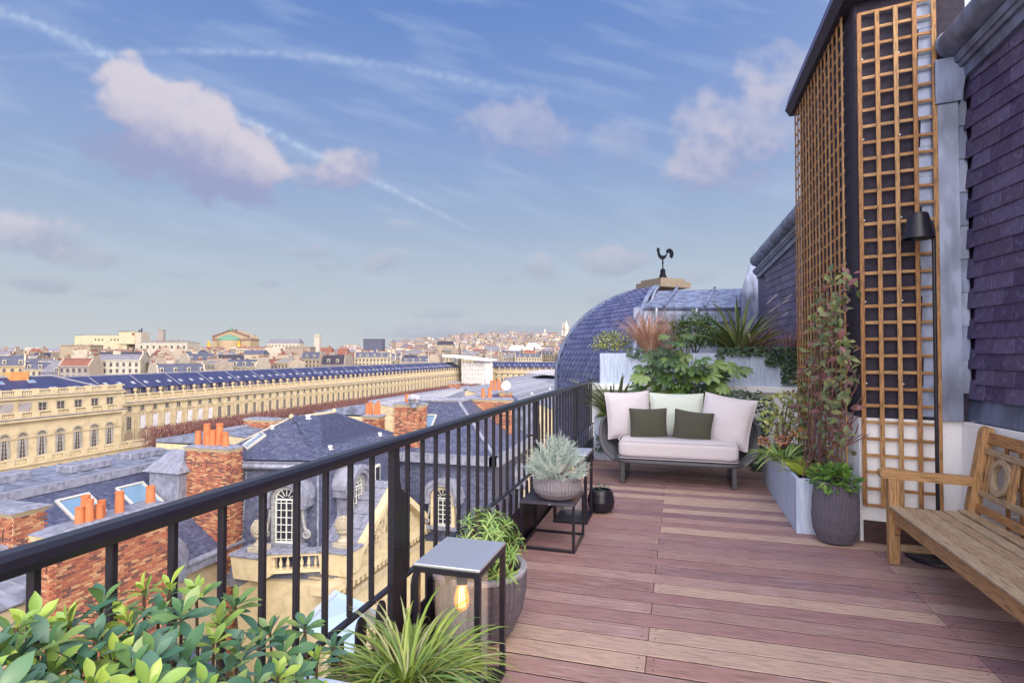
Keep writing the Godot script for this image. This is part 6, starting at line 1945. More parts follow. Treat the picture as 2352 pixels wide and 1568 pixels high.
	part(gc, "glazing", mb().hull([g0, g1 + Vector3(0.5, -0.2, 1.0), g1, g2].map(func(p): return p - Vector3(0, 0.06, 0)), [g0, g1 + Vector3(0.5, -0.2, 1.0), g1, g2]), pane)
	part(gc, "ridge_bar", mb().tube([g2, g0], 0.06, 6), mat("canopy_bar", rgb(200, 206, 214), 0.5))
	part(gc, "far_glazing", mb().hull([g2, g1, g1 + Vector3(0, -1.3, -1.6), g2 + Vector3(-0.5, -1.2, -1.4)], [g2, g1, g1 + Vector3(0, -1.3, -1.6), g2 + Vector3(-0.5, -1.2, -1.4)].map(func(p): return p + Vector3(0, 0.05, 0))), pane)

func make_far_roofs() -> void:
	# hipped slate house with a zinc crown
	var t := thing("hipped_slate_house", "slate hipped house with zinc crown and stone framed dormer seen through the balusters", "house", Vector3(-13, -24, -34))
	var o := -t.position
	var ey := -4.3
	var c := Vector3(-10.0, ey, -30.4) + o; var l := Vector3(-16.2, ey, -30.4) + o; var r := Vector3(-10.0, ey, -44) + o; var lb := Vector3(-16.2, ey, -44) + o
	var tc := Vector3(-13.3, -1.62, -33.4) + o; var tl := Vector3(-16.2, -1.62, -33.4) + o; var tr := Vector3(-13.3, -1.62, -44) + o
	slated(t, "roof_slope", [l, c, tc, tl], c - l, 150)
	slated(t, "roof_slope", [c, r, tr, tc], r - c, 100)
	part(t, "hip_roll", mb().tube([c, tc], 0.12, 8), lead())
	part(t, "crown_edge", mb().tube([tl + Vector3(0, 0.1, 0), tc + Vector3(0, 0.1, 0), tr + Vector3(0, 0.1, 0)], 0.2, 10), lead())
	part(t, "eave_band", mb().beam(l + Vector3(0, -0.25, 0.15), c + Vector3(0.3, -0.25, 0.15), 0.6, 0.5), lead())
	part(t, "eave_band", mb().beam(c + Vector3(0.15, -0.25, 0.45), r + Vector3(0.15, -0.25, 0), 0.6, 0.5), lead())
	var w0 := [l + Vector3(0, -0.5, -0.1), c + Vector3(-0.1, -0.5, -0.1), r + Vector3(-0.1, -0.5, 0), lb + Vector3(0, -0.5, 0)]
	var w1 := w0.map(func(p): return p + Vector3(0, -4.6, 0))
	part(t, "mansard_core", mb().hull(w1, w0), roof_slate(2))
	clad(t, "wall_slate", [w1[0], w1[1], w0[1], w0[0]], Vector3.RIGHT, 0.22, 0.125, slate_meshes(), [roof_slate(0), roof_slate(3)], 60, 1.0, -0.10, 0.014)
	part(t, "wall", mb().hull(w1.map(func(p): return Vector3(p.x, 0, p.z)), w1.map(func(p): return p + Vector3(0, -0.01, 0))), stone(0))
	var s := EYE + ray(975, 1000) * 1.0
	skylight(t, l.lerp(c, 0.28).lerp(tl.lerp(tc, 0.3), 0.55), Vector3.RIGHT, (c - l).cross(tl - l).normalized(), 1.0, 1.2)
	arched_dormer(t, Transform3D(Basis(), Vector3(-12.9, -8.3, -30.0) + o), 1.1, 2.1, 1.2, 2)
	arched_dormer(t, Transform3D(Basis(Vector3.UP, PI / 2), Vector3(-9.6, -8.3, -35.5) + o), 1.1, 2.1, 1.2, 2)
	# chimneys
	chimney("banded brick chimney with a zinc cowl beside the hipped slate house", at(966, 936, 33.5), 1.7, 0.8, -8.5, [[-0.3, 0, 0.5]])
	chimney("wide red brick chimney with two clay pots above the hipped slate house", at(1170, 924, 37.0), 2.6, 0.7, -8.0, [[-0.55, 0.2, 0.6], [-0.15, 0, 0.7]])
	chimney("low brick chimney with four clay pots behind the pavilion's ridge", at(870, 962, 40.0), 1.3, 0.8, -7.0, [[-0.9, 0, 0.8], [-0.5, -0.3, 0.9], [0.35, 0.2, 0.7], [0.6, -0.3, 0.95]])
	chimney("slim brick chimney among the zinc roofs below the scaffold", at(1049, 882, 62.0), 0.9, 0.9, -7.0, [])
	chimney("flat stone capped chimney before the row of clipped trees", at(628, 970, 42.0), 2.6, 1.0, -8.0, [])
	var cw := thing("metal_cowl", "faceted grey metal ventilation cowl on the banded chimney", "cowl", at(950, 927, 33.3))
	part(cw, "neck", mb().lathe([Vector2(0.2, -0.2), Vector2(0.2, 0.1)], 8), zinc_far(1))
	part(cw, "hood", mb().lathe([Vector2(0, 0.05), Vector2(0.28, 0.05), Vector2(0.42, 0.3), Vector2(0.27, 0.55), Vector2(0, 0.55)], 8, Vector3.ZERO, 0, 0, true), zinc_far(2))
	# broad zinc roofs
	var zs := [
		["broad zinc roof with standing seams behind the hipped slate house", Vector3(-9.6, -3.3, -44), Vector3(-9.6, -3.3, -75), Vector3(-17, -1.5, -75), Vector3(-17, -1.5, -44)],
		["long zinc roof slope carrying the satellite dish", Vector3(-3.6, -3.9, -38), Vector3(-3.6, -3.9, -95), Vector3(-9.5, -1.9, -95), Vector3(-9.5, -1.9, -38)],
		["zinc roof flank between the brick chimneys", Vector3(-17.2, -3.2, -40), Vector3(-17.2, -3.2, -62), Vector3(-23.5, -2.4, -62), Vector3(-23.5, -2.4, -40)],
		["far zinc roof slope below the scaffold wrap", Vector3(-14, -3.8, -78), Vector3(-14, -3.8, -120), Vector3(-24, -2.2, -120), Vector3(-24, -2.2, -78)],
		["pale zinc roof behind the low brick chimney", Vector3(-24, -4.6, -32), Vector3(-24, -4.6, -62), Vector3(-31, -4.0, -62), Vector3(-31, -4.0, -32)],
	]
	for k in zs.size():
		var z: Array = zs[k]
		var q := thing("zinc_roof", z[0], "roof", Vector3(z[1].x - 3, -24, z[1].z - 5))
		var p: Vector3 = -q.position
		seamed(q, "sheet", [z[1] + p, z[2] + p, z[3] + p, z[4] + p], Vector3(1, 0, 0), 0.62, zinc_far(k % 3))
		part(q, "ridge_roll", mb().tube([z[3] + p, z[4] + p], 0.16, 8), lead())
		part(q, "wall", mb().hull([Vector3(z[4].x - 5, -24, z[4].z) + p, Vector3(z[1].x - 0.2, -24, z[1].z) + p, Vector3(z[2].x - 0.2, -24, z[2].z) + p, Vector3(z[3].x - 5, -24, z[3].z) + p], [Vector3(z[4].x - 5, z[1].y - 0.3, z[4].z) + p, z[1] + p - Vector3(0.2, 0.1, 0), z[2] + p - Vector3(0.2, 0.1, 0), Vector3(z[3].x - 5, z[1].y - 0.3, z[3].z) + p]), stone(k % 2))
		part(q, "roof_core", mb().hull([z[1] + p - Vector3(0.1, 0.2, 0), z[2] + p - Vector3(0.1, 0.2, 0), Vector3(z[3].x, z[1].y - 0.2, z[3].z) + p, Vector3(z[4].x, z[1].y - 0.2, z[4].z) + p], [z[1] + p - Vector3(0.1, 0.08, 0), z[2] + p - Vector3(0.1, 0.08, 0), z[3] + p - Vector3(0, 0.08, 0), z[4] + p - Vector3(0, 0.08, 0)]), stone(1))
		var rl := [Vector3(z[4].x - 5, z[1].y, z[4].z) + p, z[4] + p, z[3] + p, Vector3(z[3].x - 5, z[1].y, z[3].z) + p]
		part(q, "rear_slope", mb().hull(rl.map(func(v): return Vector3(v.x, z[1].y - 0.35 + p.y, v.z)), rl.map(func(v): return v - Vector3(0, 0.07, 0))), zinc_far(1))
		for j in 3:
			var c0: Vector3 = z[1].lerp(z[2], 0.25 + 0.25 * j).lerp(z[4].lerp(z[3], 0.25 + 0.25 * j), 0.5) + p
			vent(q, c0)
	var ln := thing("roof_lantern", "low zinc roof lantern with ribbed top behind the zinc roofs", "roof lantern", Vector3(-14.5, -24, -70))
	o = -ln.position
	part(ln, "body", mb().span(Vector3(-17.5, -24, -66) + o, Vector3(-10.5, -1.55, -78) + o), zinc_far(1))
	seamed(ln, "sheet", [Vector3(-10.2, -1.5, -65.7) + o, Vector3(-10.2, -1.5, -78) + o, Vector3(-17.8, -0.8, -78) + o, Vector3(-17.8, -0.8, -65.7) + o], Vector3(1, 0, 0), 0.8, zinc_far(2))
	# satellite dish and clay pots
	var sp := at(1163, 896, 41.0)
	var sd := thing("satellite_dish", "white satellite dish standing on the zinc roofs", "satellite dish", sp)
	var dm := mb(); dm.x = Transform3D(Basis(Vector3.UP, 0.1) * Basis(Vector3.RIGHT, PI / 2 - 0.25), Vector3(0, 0.32, 0))
	part(sd, "reflector", dm.lathe([Vector2(0, 0), Vector2(0.2, 0.02), Vector2(0.34, 0.07), Vector2(0.34, 0.09), Vector2(0.2, 0.04), Vector2(0, 0.02)], 28), mat("dish", rgb(206, 204, 202), 0.6))
	part(sd, "mast", mb().tube([Vector3(0, -0.6, -0.15), Vector3(0, 0.3, -0.12)], 0.03, 6), zinc_far(1))
	part(sd, "feed_arm", mb().tube([Vector3(0, 0.05, 0), Vector3(0, 0.1, 0.45)], 0.015, 5), zinc_far(1))
	chimney("low chimney with a row of clay pots beside the satellite dish", at(1170, 905, 43.0), 1.7, 0.7, -6.0, [[-0.95, 0, 0.75, 0.11], [-0.55, 0, 0.8, 0.11], [-0.15, 0, 0.85, 0.11], [0.25, 0, 0.7, 0.11]])
	var an := thing("aerial_mast", "thin white aerial mast rising from the zinc roofs", "aerial", at(1128, 900, 48.0))
	part(an, "mast", mb().tube([Vector3(0, -0.6, 0), Vector3(0, 3.6, 0)], [0.03, 0.015], 6), mat("dish", Color()))
	part(an, "crossbar", mb().tube([Vector3(-0.3, 3.2, 0), Vector3(0.3, 3.2, 0)], 0.012, 5), mat("dish", Color()))

# ---------------------------------------------------------------- dome at the end of the terrace
func lat(c: Vector3, right: float, up: float, away: float) -> Vector3:   # offset from c: across the view, up, away from the photographer
	var b := Basis(Vector3.UP, deg_to_rad(YAW))
	return c + b * Vector3(right, up, -away)

func make_dome() -> void:
	var c := at(1523, 870, 13.0)
	var t := thing("slate_dome", "curved slate dome with fish scale tiles and zinc hips beyond the end wall", "dome", c)
	var h := [Vector2(-0.89, 0.454), Vector2(-0.454, -0.89), Vector2(0.89, -0.454), Vector2(0.454, 0.89)]
	var R := 2.573; var B := 2.09
	var pt := func(k: int, s: float, f: float, out := 0.0):   # face k, across s 0..1, profile angle f (0 foot, 90 top; below 0 straight down)
		var q: Vector2 = h[k].lerp(h[(k + 1) % 4], s) * R
		var cf := cos(maxf(f, 0.0)); var y := sin(f) * B if f > 0.0 else f * B
		var nd: Vector2 = (h[k] + h[(k + 1) % 4]).normalized()
		var n3 := Vector3(nd.x * cf / R, 0, 0)
		return lat(Vector3.ZERO, q.x * cf + nd.x * out * cf, y + out * sin(maxf(f, 0.0)), q.y * cf + nd.y * out * cf)
	var shell := mb()
	for k in [0, 3]:
		shell.grid(func(u, v): return pt.call(k, u, -0.9 + v * (0.9 + 1.40)), 8, 26)
	part(t, "shell", shell, roof_slate(2))
	# scales
	var sc := PackedVector2Array([Vector2(-0.094, 0.14), Vector2(-0.094, -0.02)])
	for k in 7: sc.append(Vector2(-0.094 * cos(PI * k / 6.0), -0.02 - 0.08 * sin(PI * k / 6.0)))
	sc.append(Vector2(0.094, 0.14))
	var me := mb().prism(sc, 0.0, 0.02).mesh()
	var xf := []
	var f := -0.75
	var row := 0
	while f < 1.36:
		var cf := cos(maxf(f, 0.0))
		var ww := R * sqrt(2.0) * cf
		var n := int(ww / 0.192)
		for i in n:
			var s := (i + 0.5 + (0.25 if row % 2 else -0.25)) / n
			if s < 0.03 or s > 0.97: continue
			var p: Vector3 = pt.call(0, s, f, 0.012)
			var rt: Vector3 = (pt.call(0, s + 0.02, f, 0.012) - p).normalized()
			var up: Vector3 = (pt.call(0, s, f + 0.03, 0.012) - p).normalized()
			var nn := rt.cross(up)
			xf.append(Transform3D(Basis(rt, up, nn) * Basis(Vector3.RIGHT, -0.13), p + nn * 0.014))
		f += 0.13 / lerpf(R * 0.9, B, clampf(cf, 0, 1))
		row += 1
	var dm := []
	for k in 3: dm.append(tex_mat("dome_slate%d" % k, [rgb(92, 98, 140), rgb(82, 88, 130), rgb(102, 106, 146)][k], 0.45, noise_tex("slate", 0.012, 5, []), Vector3(2, 2, 2), true))
	pieces(t, "scale_tile", [me], dm, xf, 300)
	for k in 2:
		var l := []; var l2 := []
		for i in 30:
			var fa := -0.9 + i * (0.9 + 1.40) / 29.0
			var p: Vector3 = pt.call(k, 0.0, fa, 0.0)
			var o := (p - Vector3(0, p.y, 0)).normalized()
			l.append(p + o * 0.05)
			l2.append(pt.call(k, 0.06, fa, 0.02))
		part(t, "zinc_hip", mb().tube(l, 0.055, 8), zinc(1))
		part(t, "zinc_border", mb().tube(l2, 0.03, 6), zinc(0))
	# platform and weathercock
	var tp := at(1523, 664, 13.0)
	var pl := thing("dome_platform", "square weathered wooden platform capping the slate dome", "platform", tp)
	var wd2 := wood("platform_wood", rgb(150, 134, 118), 0.8, Vector3(0.6, 6, 6), 5)
	var bs := Basis(Vector3.UP, deg_to_rad(YAW) + 0.45)
	part(pl, "lower_course", mb().box(Vector3(0, 0.07, 0), Vector3(0.86, 0.14, 0.86), bs), wd2)
	part(pl, "upper_course", mb().box(Vector3(0, 0.175, 0), Vector3(0.7, 0.07, 0.7), bs), wd2)
	var ck := thing("weathercock", "black metal cockerel weather vane on a bell shaped stand", "weather vane", tp + Vector3(0, 0.21, 0))
	var bm := mat("cock_metal", rgb(24, 25, 34), 0.6)
	bm.metallic_specular = 0.15
	part(ck, "bell_stand", mb().lathe([Vector2(0, 0), Vector2(0.125, 0), Vector2(0.12, 0.03), Vector2(0.085, 0.07), Vector2(0.06, 0.15), Vector2(0.055, 0.2), Vector2(0.062, 0.22), Vector2(0.03, 0.26), Vector2(0, 0.26)], 8, Vector3.ZERO, 0, 0, true), bm)
	part(ck, "spindle", mb().tube([Vector3(0, 0.25, 0), Vector3(0, 0.48, 0)], 0.014, 8).lathe([Vector2(0, 0.37), Vector2(0.028, 0.39), Vector2(0.028, 0.40), Vector2(0, 0.42)], 10), bm)
	var body := PackedVector2Array()
	for p in [[0.0, 0.46], [0.05, 0.49], [0.085, 0.54], [0.10, 0.60], [0.115, 0.655], [0.09, 0.62], [0.06, 0.575], [0.02, 0.56], [-0.03, 0.565], [-0.06, 0.60], [-0.075, 0.655], [-0.07, 0.70], [-0.085, 0.745], [-0.10, 0.735], [-0.112, 0.75], [-0.122, 0.73], [-0.135, 0.735], [-0.128, 0.705], [-0.15, 0.69], [-0.128, 0.685], [-0.135, 0.66], [-0.12, 0.645], [-0.118, 0.58], [-0.095, 0.53], [-0.05, 0.485]]:
		body.append(Vector2(p[0], p[1]))
	var cm := mb(); cm.x = Transform3D(Basis(Vector3.UP, deg_to_rad(YAW)), Vector3.ZERO)
	part(ck, "body", cm.prism(body, -0.012, 0.012), bm)
	var tail := mb(); tail.x = cm.x
	for k in 5:
		var l := []
		for i in 12:
			var a := 2.6 - i * 0.33
			var r := 0.115 - 0.016 * k
			l.append(Vector3(0.155 - 0.006 * k + cos(a) * r * 0.75, 0.60 - 0.004 * k + sin(a) * r, (k - 2) * 0.004))
		tail.tube(l, 0.012, 5)
	part(ck, "tail_feathers", tail, bm)
	part(ck, "legs", mb().tube([Vector3(-0.01, 0.46, 0), Vector3(0, 0.5, 0)], 0.012, 5), bm)
	# zinc link roof behind the planters
	var lr := thing("zinc_link_roof", "zinc clad link roof with standing seams between dome and slate wall", "roof", at(1620, 760, 12.8))
	var o := -lr.position
	var a := at(1512, 668, 12.2); var b := at(1716, 662, 12.2); var d := at(1716, 706, 11.2); var e := at(1478, 706, 11.2)
	seamed(lr, "slope", [e + o, d + o, b + o, a + o], a - e, 0.72, zinc(1))
	var w0 := at(1455, 708, 11.25); var w1 := at(1720, 708, 11.25)
	part(lr, "cheek", mb().hull([Vector3(w0.x, -1, w0.z) + o, Vector3(w1.x, -1, w1.z) + o, Vector3(b.x, -1, b.z) + o, Vector3(a.x, -1, a.z) + o], [w0 + o, w1 + o, b + o - Vector3(0, 0.1, 0), a + o - Vector3(0, 0.1, 0)]), zinc(0))
	for k in 3:
		var p := at(1508 + 92 * k, 716, 11.2) + o
		var br := mb()
		br.tube([p + Vector3(0, 0.06, 0.04), p + Vector3(0, -0.02, 0.08), p + Vector3(0, -0.14, 0.05), p + Vector3(0, -0.2, 0.03)], 0.03, 6)
		part(lr, "scroll_bracket", br, zinc(2))
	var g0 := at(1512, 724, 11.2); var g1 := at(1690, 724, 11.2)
	part(lr, "slot_shade_band", mb().beam(g0 + o + Vector3(0, -0.05, 0.03), g1 + o + Vector3(0, -0.05, 0.03), 0.04, 0.16), zinc(1))  # darker zinc band added in place of the shaded slot under the eave
	# zinc gable where the far slate wall ends
	var gz := thing("zinc_gable", "zinc clad gable end with leaning edge where the far slate wall stops", "wall", at(1735, 700, 10.9))
	o = -gz.position
	var fr := [at(1703, 800, 10.9), at(1768, 800, 10.9), at(1766, 577, 10.9), at(1735, 571, 10.9), at(1704, 668, 10.9)]
	var bk := fr.map(func(p): return lat(p, 0.25, 0, 0.7))
	var gm := mb()
	for i in range(1, 4):
		gm.t3(fr[0] + o, fr[i] + o, fr[i + 1] + o)
	for i in 5:
		var j := (i + 1) % 5
		gm.q(fr[i] + o, bk[i] + o, bk[j] + o, fr[j] + o)
	part(gz, "sheet", gm, zinc(1))

# ---------------------------------------------------------------- the palace across the garden
const GY := -24.0

func far_mat(key: String, c: Color, rough := 0.85) -> StandardMaterial3D:
	return tex_mat(key, c, rough, noise_tex("stone", 0.01, 5, []), Vector3(0.08, 0.08, 0.08), true)

func pal_window(o: Node3D, called: String, xf: Transform3D, me: Array) -> MeshInstance3D:
	var w := part(o, called, me[0], far_mat("pal_frame", rgb(160, 152, 136)), xf)
	part(w, "pane", me[1], mat("pal_glass", rgb(70, 64, 70), 0.15))
	return w

func window_meshes(w: float, h: float, bars: int, arch := false) -> Array:
	var f := mb()
	var g := mb()
	for s in [-1.0, 1.0]:
		f.box(Vector3(s * (w * 0.5 + 0.02), 0, 0.06), Vector3(0.16, h + 0.2, 0.12))
	f.box(Vector3(0, -h * 0.5, 0.1), Vector3(w + 0.5, 0.18, 0.3))
	f.box(Vector3(0, h * 0.5 + 0.08, 0.08), Vector3(w + 0.3, 0.16, 0.2))
	f.box(Vector3(0, 0, 0.045), Vector3(0.10, h, 0.05))
	for k in bars: f.box(Vector3(0, h * ((k + 1.0) / (bars + 1) - 0.5), 0.04), Vector3(w, 0.06, 0.04))
	g.box(Vector3(0, 0, 0.01), Vector3(w, h, 0.02))
	if arch:
		var r := w * 0.5
		for k in 8:
			var a0 := PI * k / 8; var a1 := PI * (k + 1) / 8
			var c := Vector3(0, h * 0.5, 0)
			g.t3(c + Vector3(0, 0, 0.02), c + Vector3(cos(a0) * r, sin(a0) * r, 0.02), c + Vector3(cos(a1) * r, sin(a1) * r, 0.02))
			f.beam(c + Vector3(cos(a0) * r * 1.08, sin(a0) * r * 1.08, 0.08), c + Vector3(cos(a1) * r * 1.08, sin(a1) * r * 1.08, 0.08), 0.2, 0.26, Vector3(cos(a0), sin(a0), 0))
			if k: f.beam(c + Vector3(0, 0, 0.05), c + Vector3(cos(a0) * r, sin(a0) * r, 0.05), 0.06, 0.05, Vector3.BACK)
	return [f.mesh(), g.mesh()]

func wing(label: String, o3: Vector3, right: Vector3, len: float, bays: int, near := true) -> void:
	# o3: foot of the facade's start; right: along it, seen from the front with the start on the left
	var t := thing("palace_wing", label, "palace", o3, 0.0, "arcaded palace wings round the garden")
	right = right.normalized()
	var out := right.cross(Vector3.UP)
	var b := Basis(right, Vector3.UP, out)
	var X := Transform3D(b, Vector3.ZERO)
	var st := far_mat("pal_stone", rgb(192, 174, 142)); var st2 := far_mat("pal_stone2", rgb(180, 162, 132))
	var box := func(called: String, a: Vector3, c: Vector3, m: Material):
		var q := mb(); q.x = X
		return part(t, called, q.span(a, c), m)
	box.call("wall", Vector3(0, 0, -14), Vector3(len, 12.0, 0), st)
	box.call("cornice", Vector3(0, 11.9, -0.1), Vector3(len, 12.35, 0.75), st)
	box.call("zinc_ledge", Vector3(0, 12.351, -0.1), Vector3(len, 12.5, 0.82), far_mat("pal_zinc", rgb(96, 94, 116)))
	box.call("string_course", Vector3(0, 9.55, -0.1), Vector3(len, 9.8, 0.25), st)
	box.call("parapet_foot", Vector3(0, 12.5, -0.6), Vector3(len, 13.2, 0.1), st)
	box.call("parapet_rail", Vector3(0, 14.4, -0.6), Vector3(len, 14.7, 0.12), st)
	box.call("attic_wall", Vector3(0, 12.4, -13.5), Vector3(len, 16.2, -1.6), far_mat("pal_attic", rgb(64, 60, 84)))
	var rf := mb(); rf.x = X
	rf.hull([Vector3(0, 16.2, -1.0), Vector3(len, 16.2, -1.0), Vector3(len, 16.2, -14), Vector3(0, 16.2, -14)], [Vector3(0, 19.6, -7.3), Vector3(len, 19.6, -7.3), Vector3(len, 19.6, -8.0), Vector3(0, 19.6, -8.0)])
	var roof := part(t, "roof", rf, tex_mat("pal_slate", rgb(54, 58, 94), 0.5, noise_tex("slate", 0.012, 5, []), Vector3(0.06, 0.06, 0.06), true))
	var rr := mb(); rr.x = X
	part(roof, "ridge", rr.box(Vector3(len * 0.5, 19.65, -7.6), Vector3(len, 0.25, 0.9)), far_mat("pal_lead", rgb(140, 138, 150)))
	var tall := window_meshes(1.25, 3.3, 3); var small := window_meshes(1.15, 1.3, 1); var dorm := window_meshes(1.2, 1.5, 1)
	var shut := mb()
	for s in [-1.0, 1.0]: shut.box(Vector3(s * 1.2, 0, 0.12), Vector3(0.8, 1.5, 0.08))
	var shutm := shut.mesh()
	var urn := mb().lathe([Vector2(0.42, 0), Vector2(0.42, 0.25), Vector2(0.22, 0.4), Vector2(0.2, 0.6), Vector2(0.5, 1.1), Vector2(0.62, 1.6), Vector2(0.5, 1.75), Vector2(0.66, 1.9), Vector2(0.3, 2.05), Vector2(0, 2.1)], 10).mesh()
	var sky := mb().box(Vector3.ZERO, Vector3(0.9, 1.2, 0.14)).mesh()
	var blind := mb().box(Vector3(0, 0.1, 0.28), Vector3(1.5, 3.5, 0.08), Basis(Vector3.RIGHT, 0.08)).mesh()
	var orn := mb().lathe([Vector2(0, -0.5), Vector2(0.3, -0.35), Vector2(0.36, 0), Vector2(0.3, 0.3), Vector2(0, 0.45)], 8).mesh()
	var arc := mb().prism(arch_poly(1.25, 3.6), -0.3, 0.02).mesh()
	var pil := mb().box(Vector3(0, 4.9, 0.12), Vector3(0.7, 9.6, 0.24)).mesh()
	var w := len / bays
	var bal := []
	var den := []
	var rn := (Vector3(0, 3.4, -6.3)).normalized()
	var rnrm := Vector3(0, 6.3, 3.4).normalized()
	var rb := Basis(Vector3.RIGHT, rn, rnrm)
	for k in bays:
		var x := w * (k + 0.5)
		var q := func(p: Vector3): return Transform3D(b, b * p)
		pal_window(t, "tall_window", q.call(Vector3(x, 6.9, 0)), tall)
		pal_window(t, "attic_window", q.call(Vector3(x, 10.75, 0)), small)
		pal_window(t, "dormer_window", q.call(Vector3(x, 15.3, -1.58)), dorm)
		if k % 7 != 3: part(t, "shutter_pair", shutm, far_mat("pal_shutter", rgb(112, 106, 130)), q.call(Vector3(x, 15.3, -1.58)))
		part(t, "arcade_arch", arc, mat("arcade_shade", rgb(150, 128, 104), 0.7), q.call(Vector3(x, 0, 0)))  # solid fill, coloured darker than the wall for the shade of a recess
		part(t, "pilaster", pil, st2, q.call(Vector3(x - w * 0.5, 0, 0)))
		part(t, "parapet_pier", mb_box(0.9, 2.2, 0.8), st, q.call(Vector3(x - w * 0.5, 13.6, -0.22)))
		part(t, "stone_urn", urn, st, q.call(Vector3(x - w * 0.5, 14.65, -0.22)).scaled_local(Vector3(0.8, 0.72, 0.8)))
		part(t, "carved_swag", orn, st2, q.call(Vector3(x - 0.5, 9.1, 0.1)))
		part(t, "carved_swag", orn, st2, q.call(Vector3(x + 0.5, 9.1, 0.1)))
		var sl := part(roof, "skylight", sky, mat("pal_sky_frame", rgb(150, 150, 160), 0.6), Transform3D(b * rb, b * (Vector3(x, 17.5, -3.35))))
		if near and k >= 10 and k < 17:
			part(t, "window_blind", blind, far_mat("pal_blind", rgb(206, 200, 204)), q.call(Vector3(x, 6.9, 0)))
		for j in 9: bal.append(Transform3D(b, b * Vector3(x - w * 0.5 + 0.6 + (w - 1.2) * (j + 0.5) / 9.0, 13.2, -0.22)))
		for j in 5: den.append(Transform3D(b, b * Vector3(x - w * 0.5 + w * (j + 0.5) / 5.0, 11.75, 0.35)))
		if k % 3 == 1:
			var hp := mb(); hp.x = X
			part(roof, "roof_joint", hp.beam(Vector3(x + w * 0.5, 16.25, -0.98), Vector3(x + w * 0.5, 19.65, -7.25), 0.16, 0.1, Vector3(0, 1, 0.5)), far_mat("pal_lead", Color()))
	scatter(t, "balusters", mb().lathe([Vector2(0.1, 0), Vector2(0.17, 0.4), Vector2(0.09, 0.9), Vector2(0.14, 1.2)], 6).mesh(), st, bal)
	scatter(t, "modillions", mb().box(Vector3.ZERO, Vector3(0.3, 0.35, 0.6)).mesh(), st, den)

var _mb := {}
func mb_box(x: float, y: float, z: float) -> ArrayMesh:
	var k := "%.2f %.2f %.2f" % [x, y, z]
	if not _mb.has(k): _mb[k] = mb().box(Vector3.ZERO, Vector3(x, y, z)).mesh()
	return _mb[k]

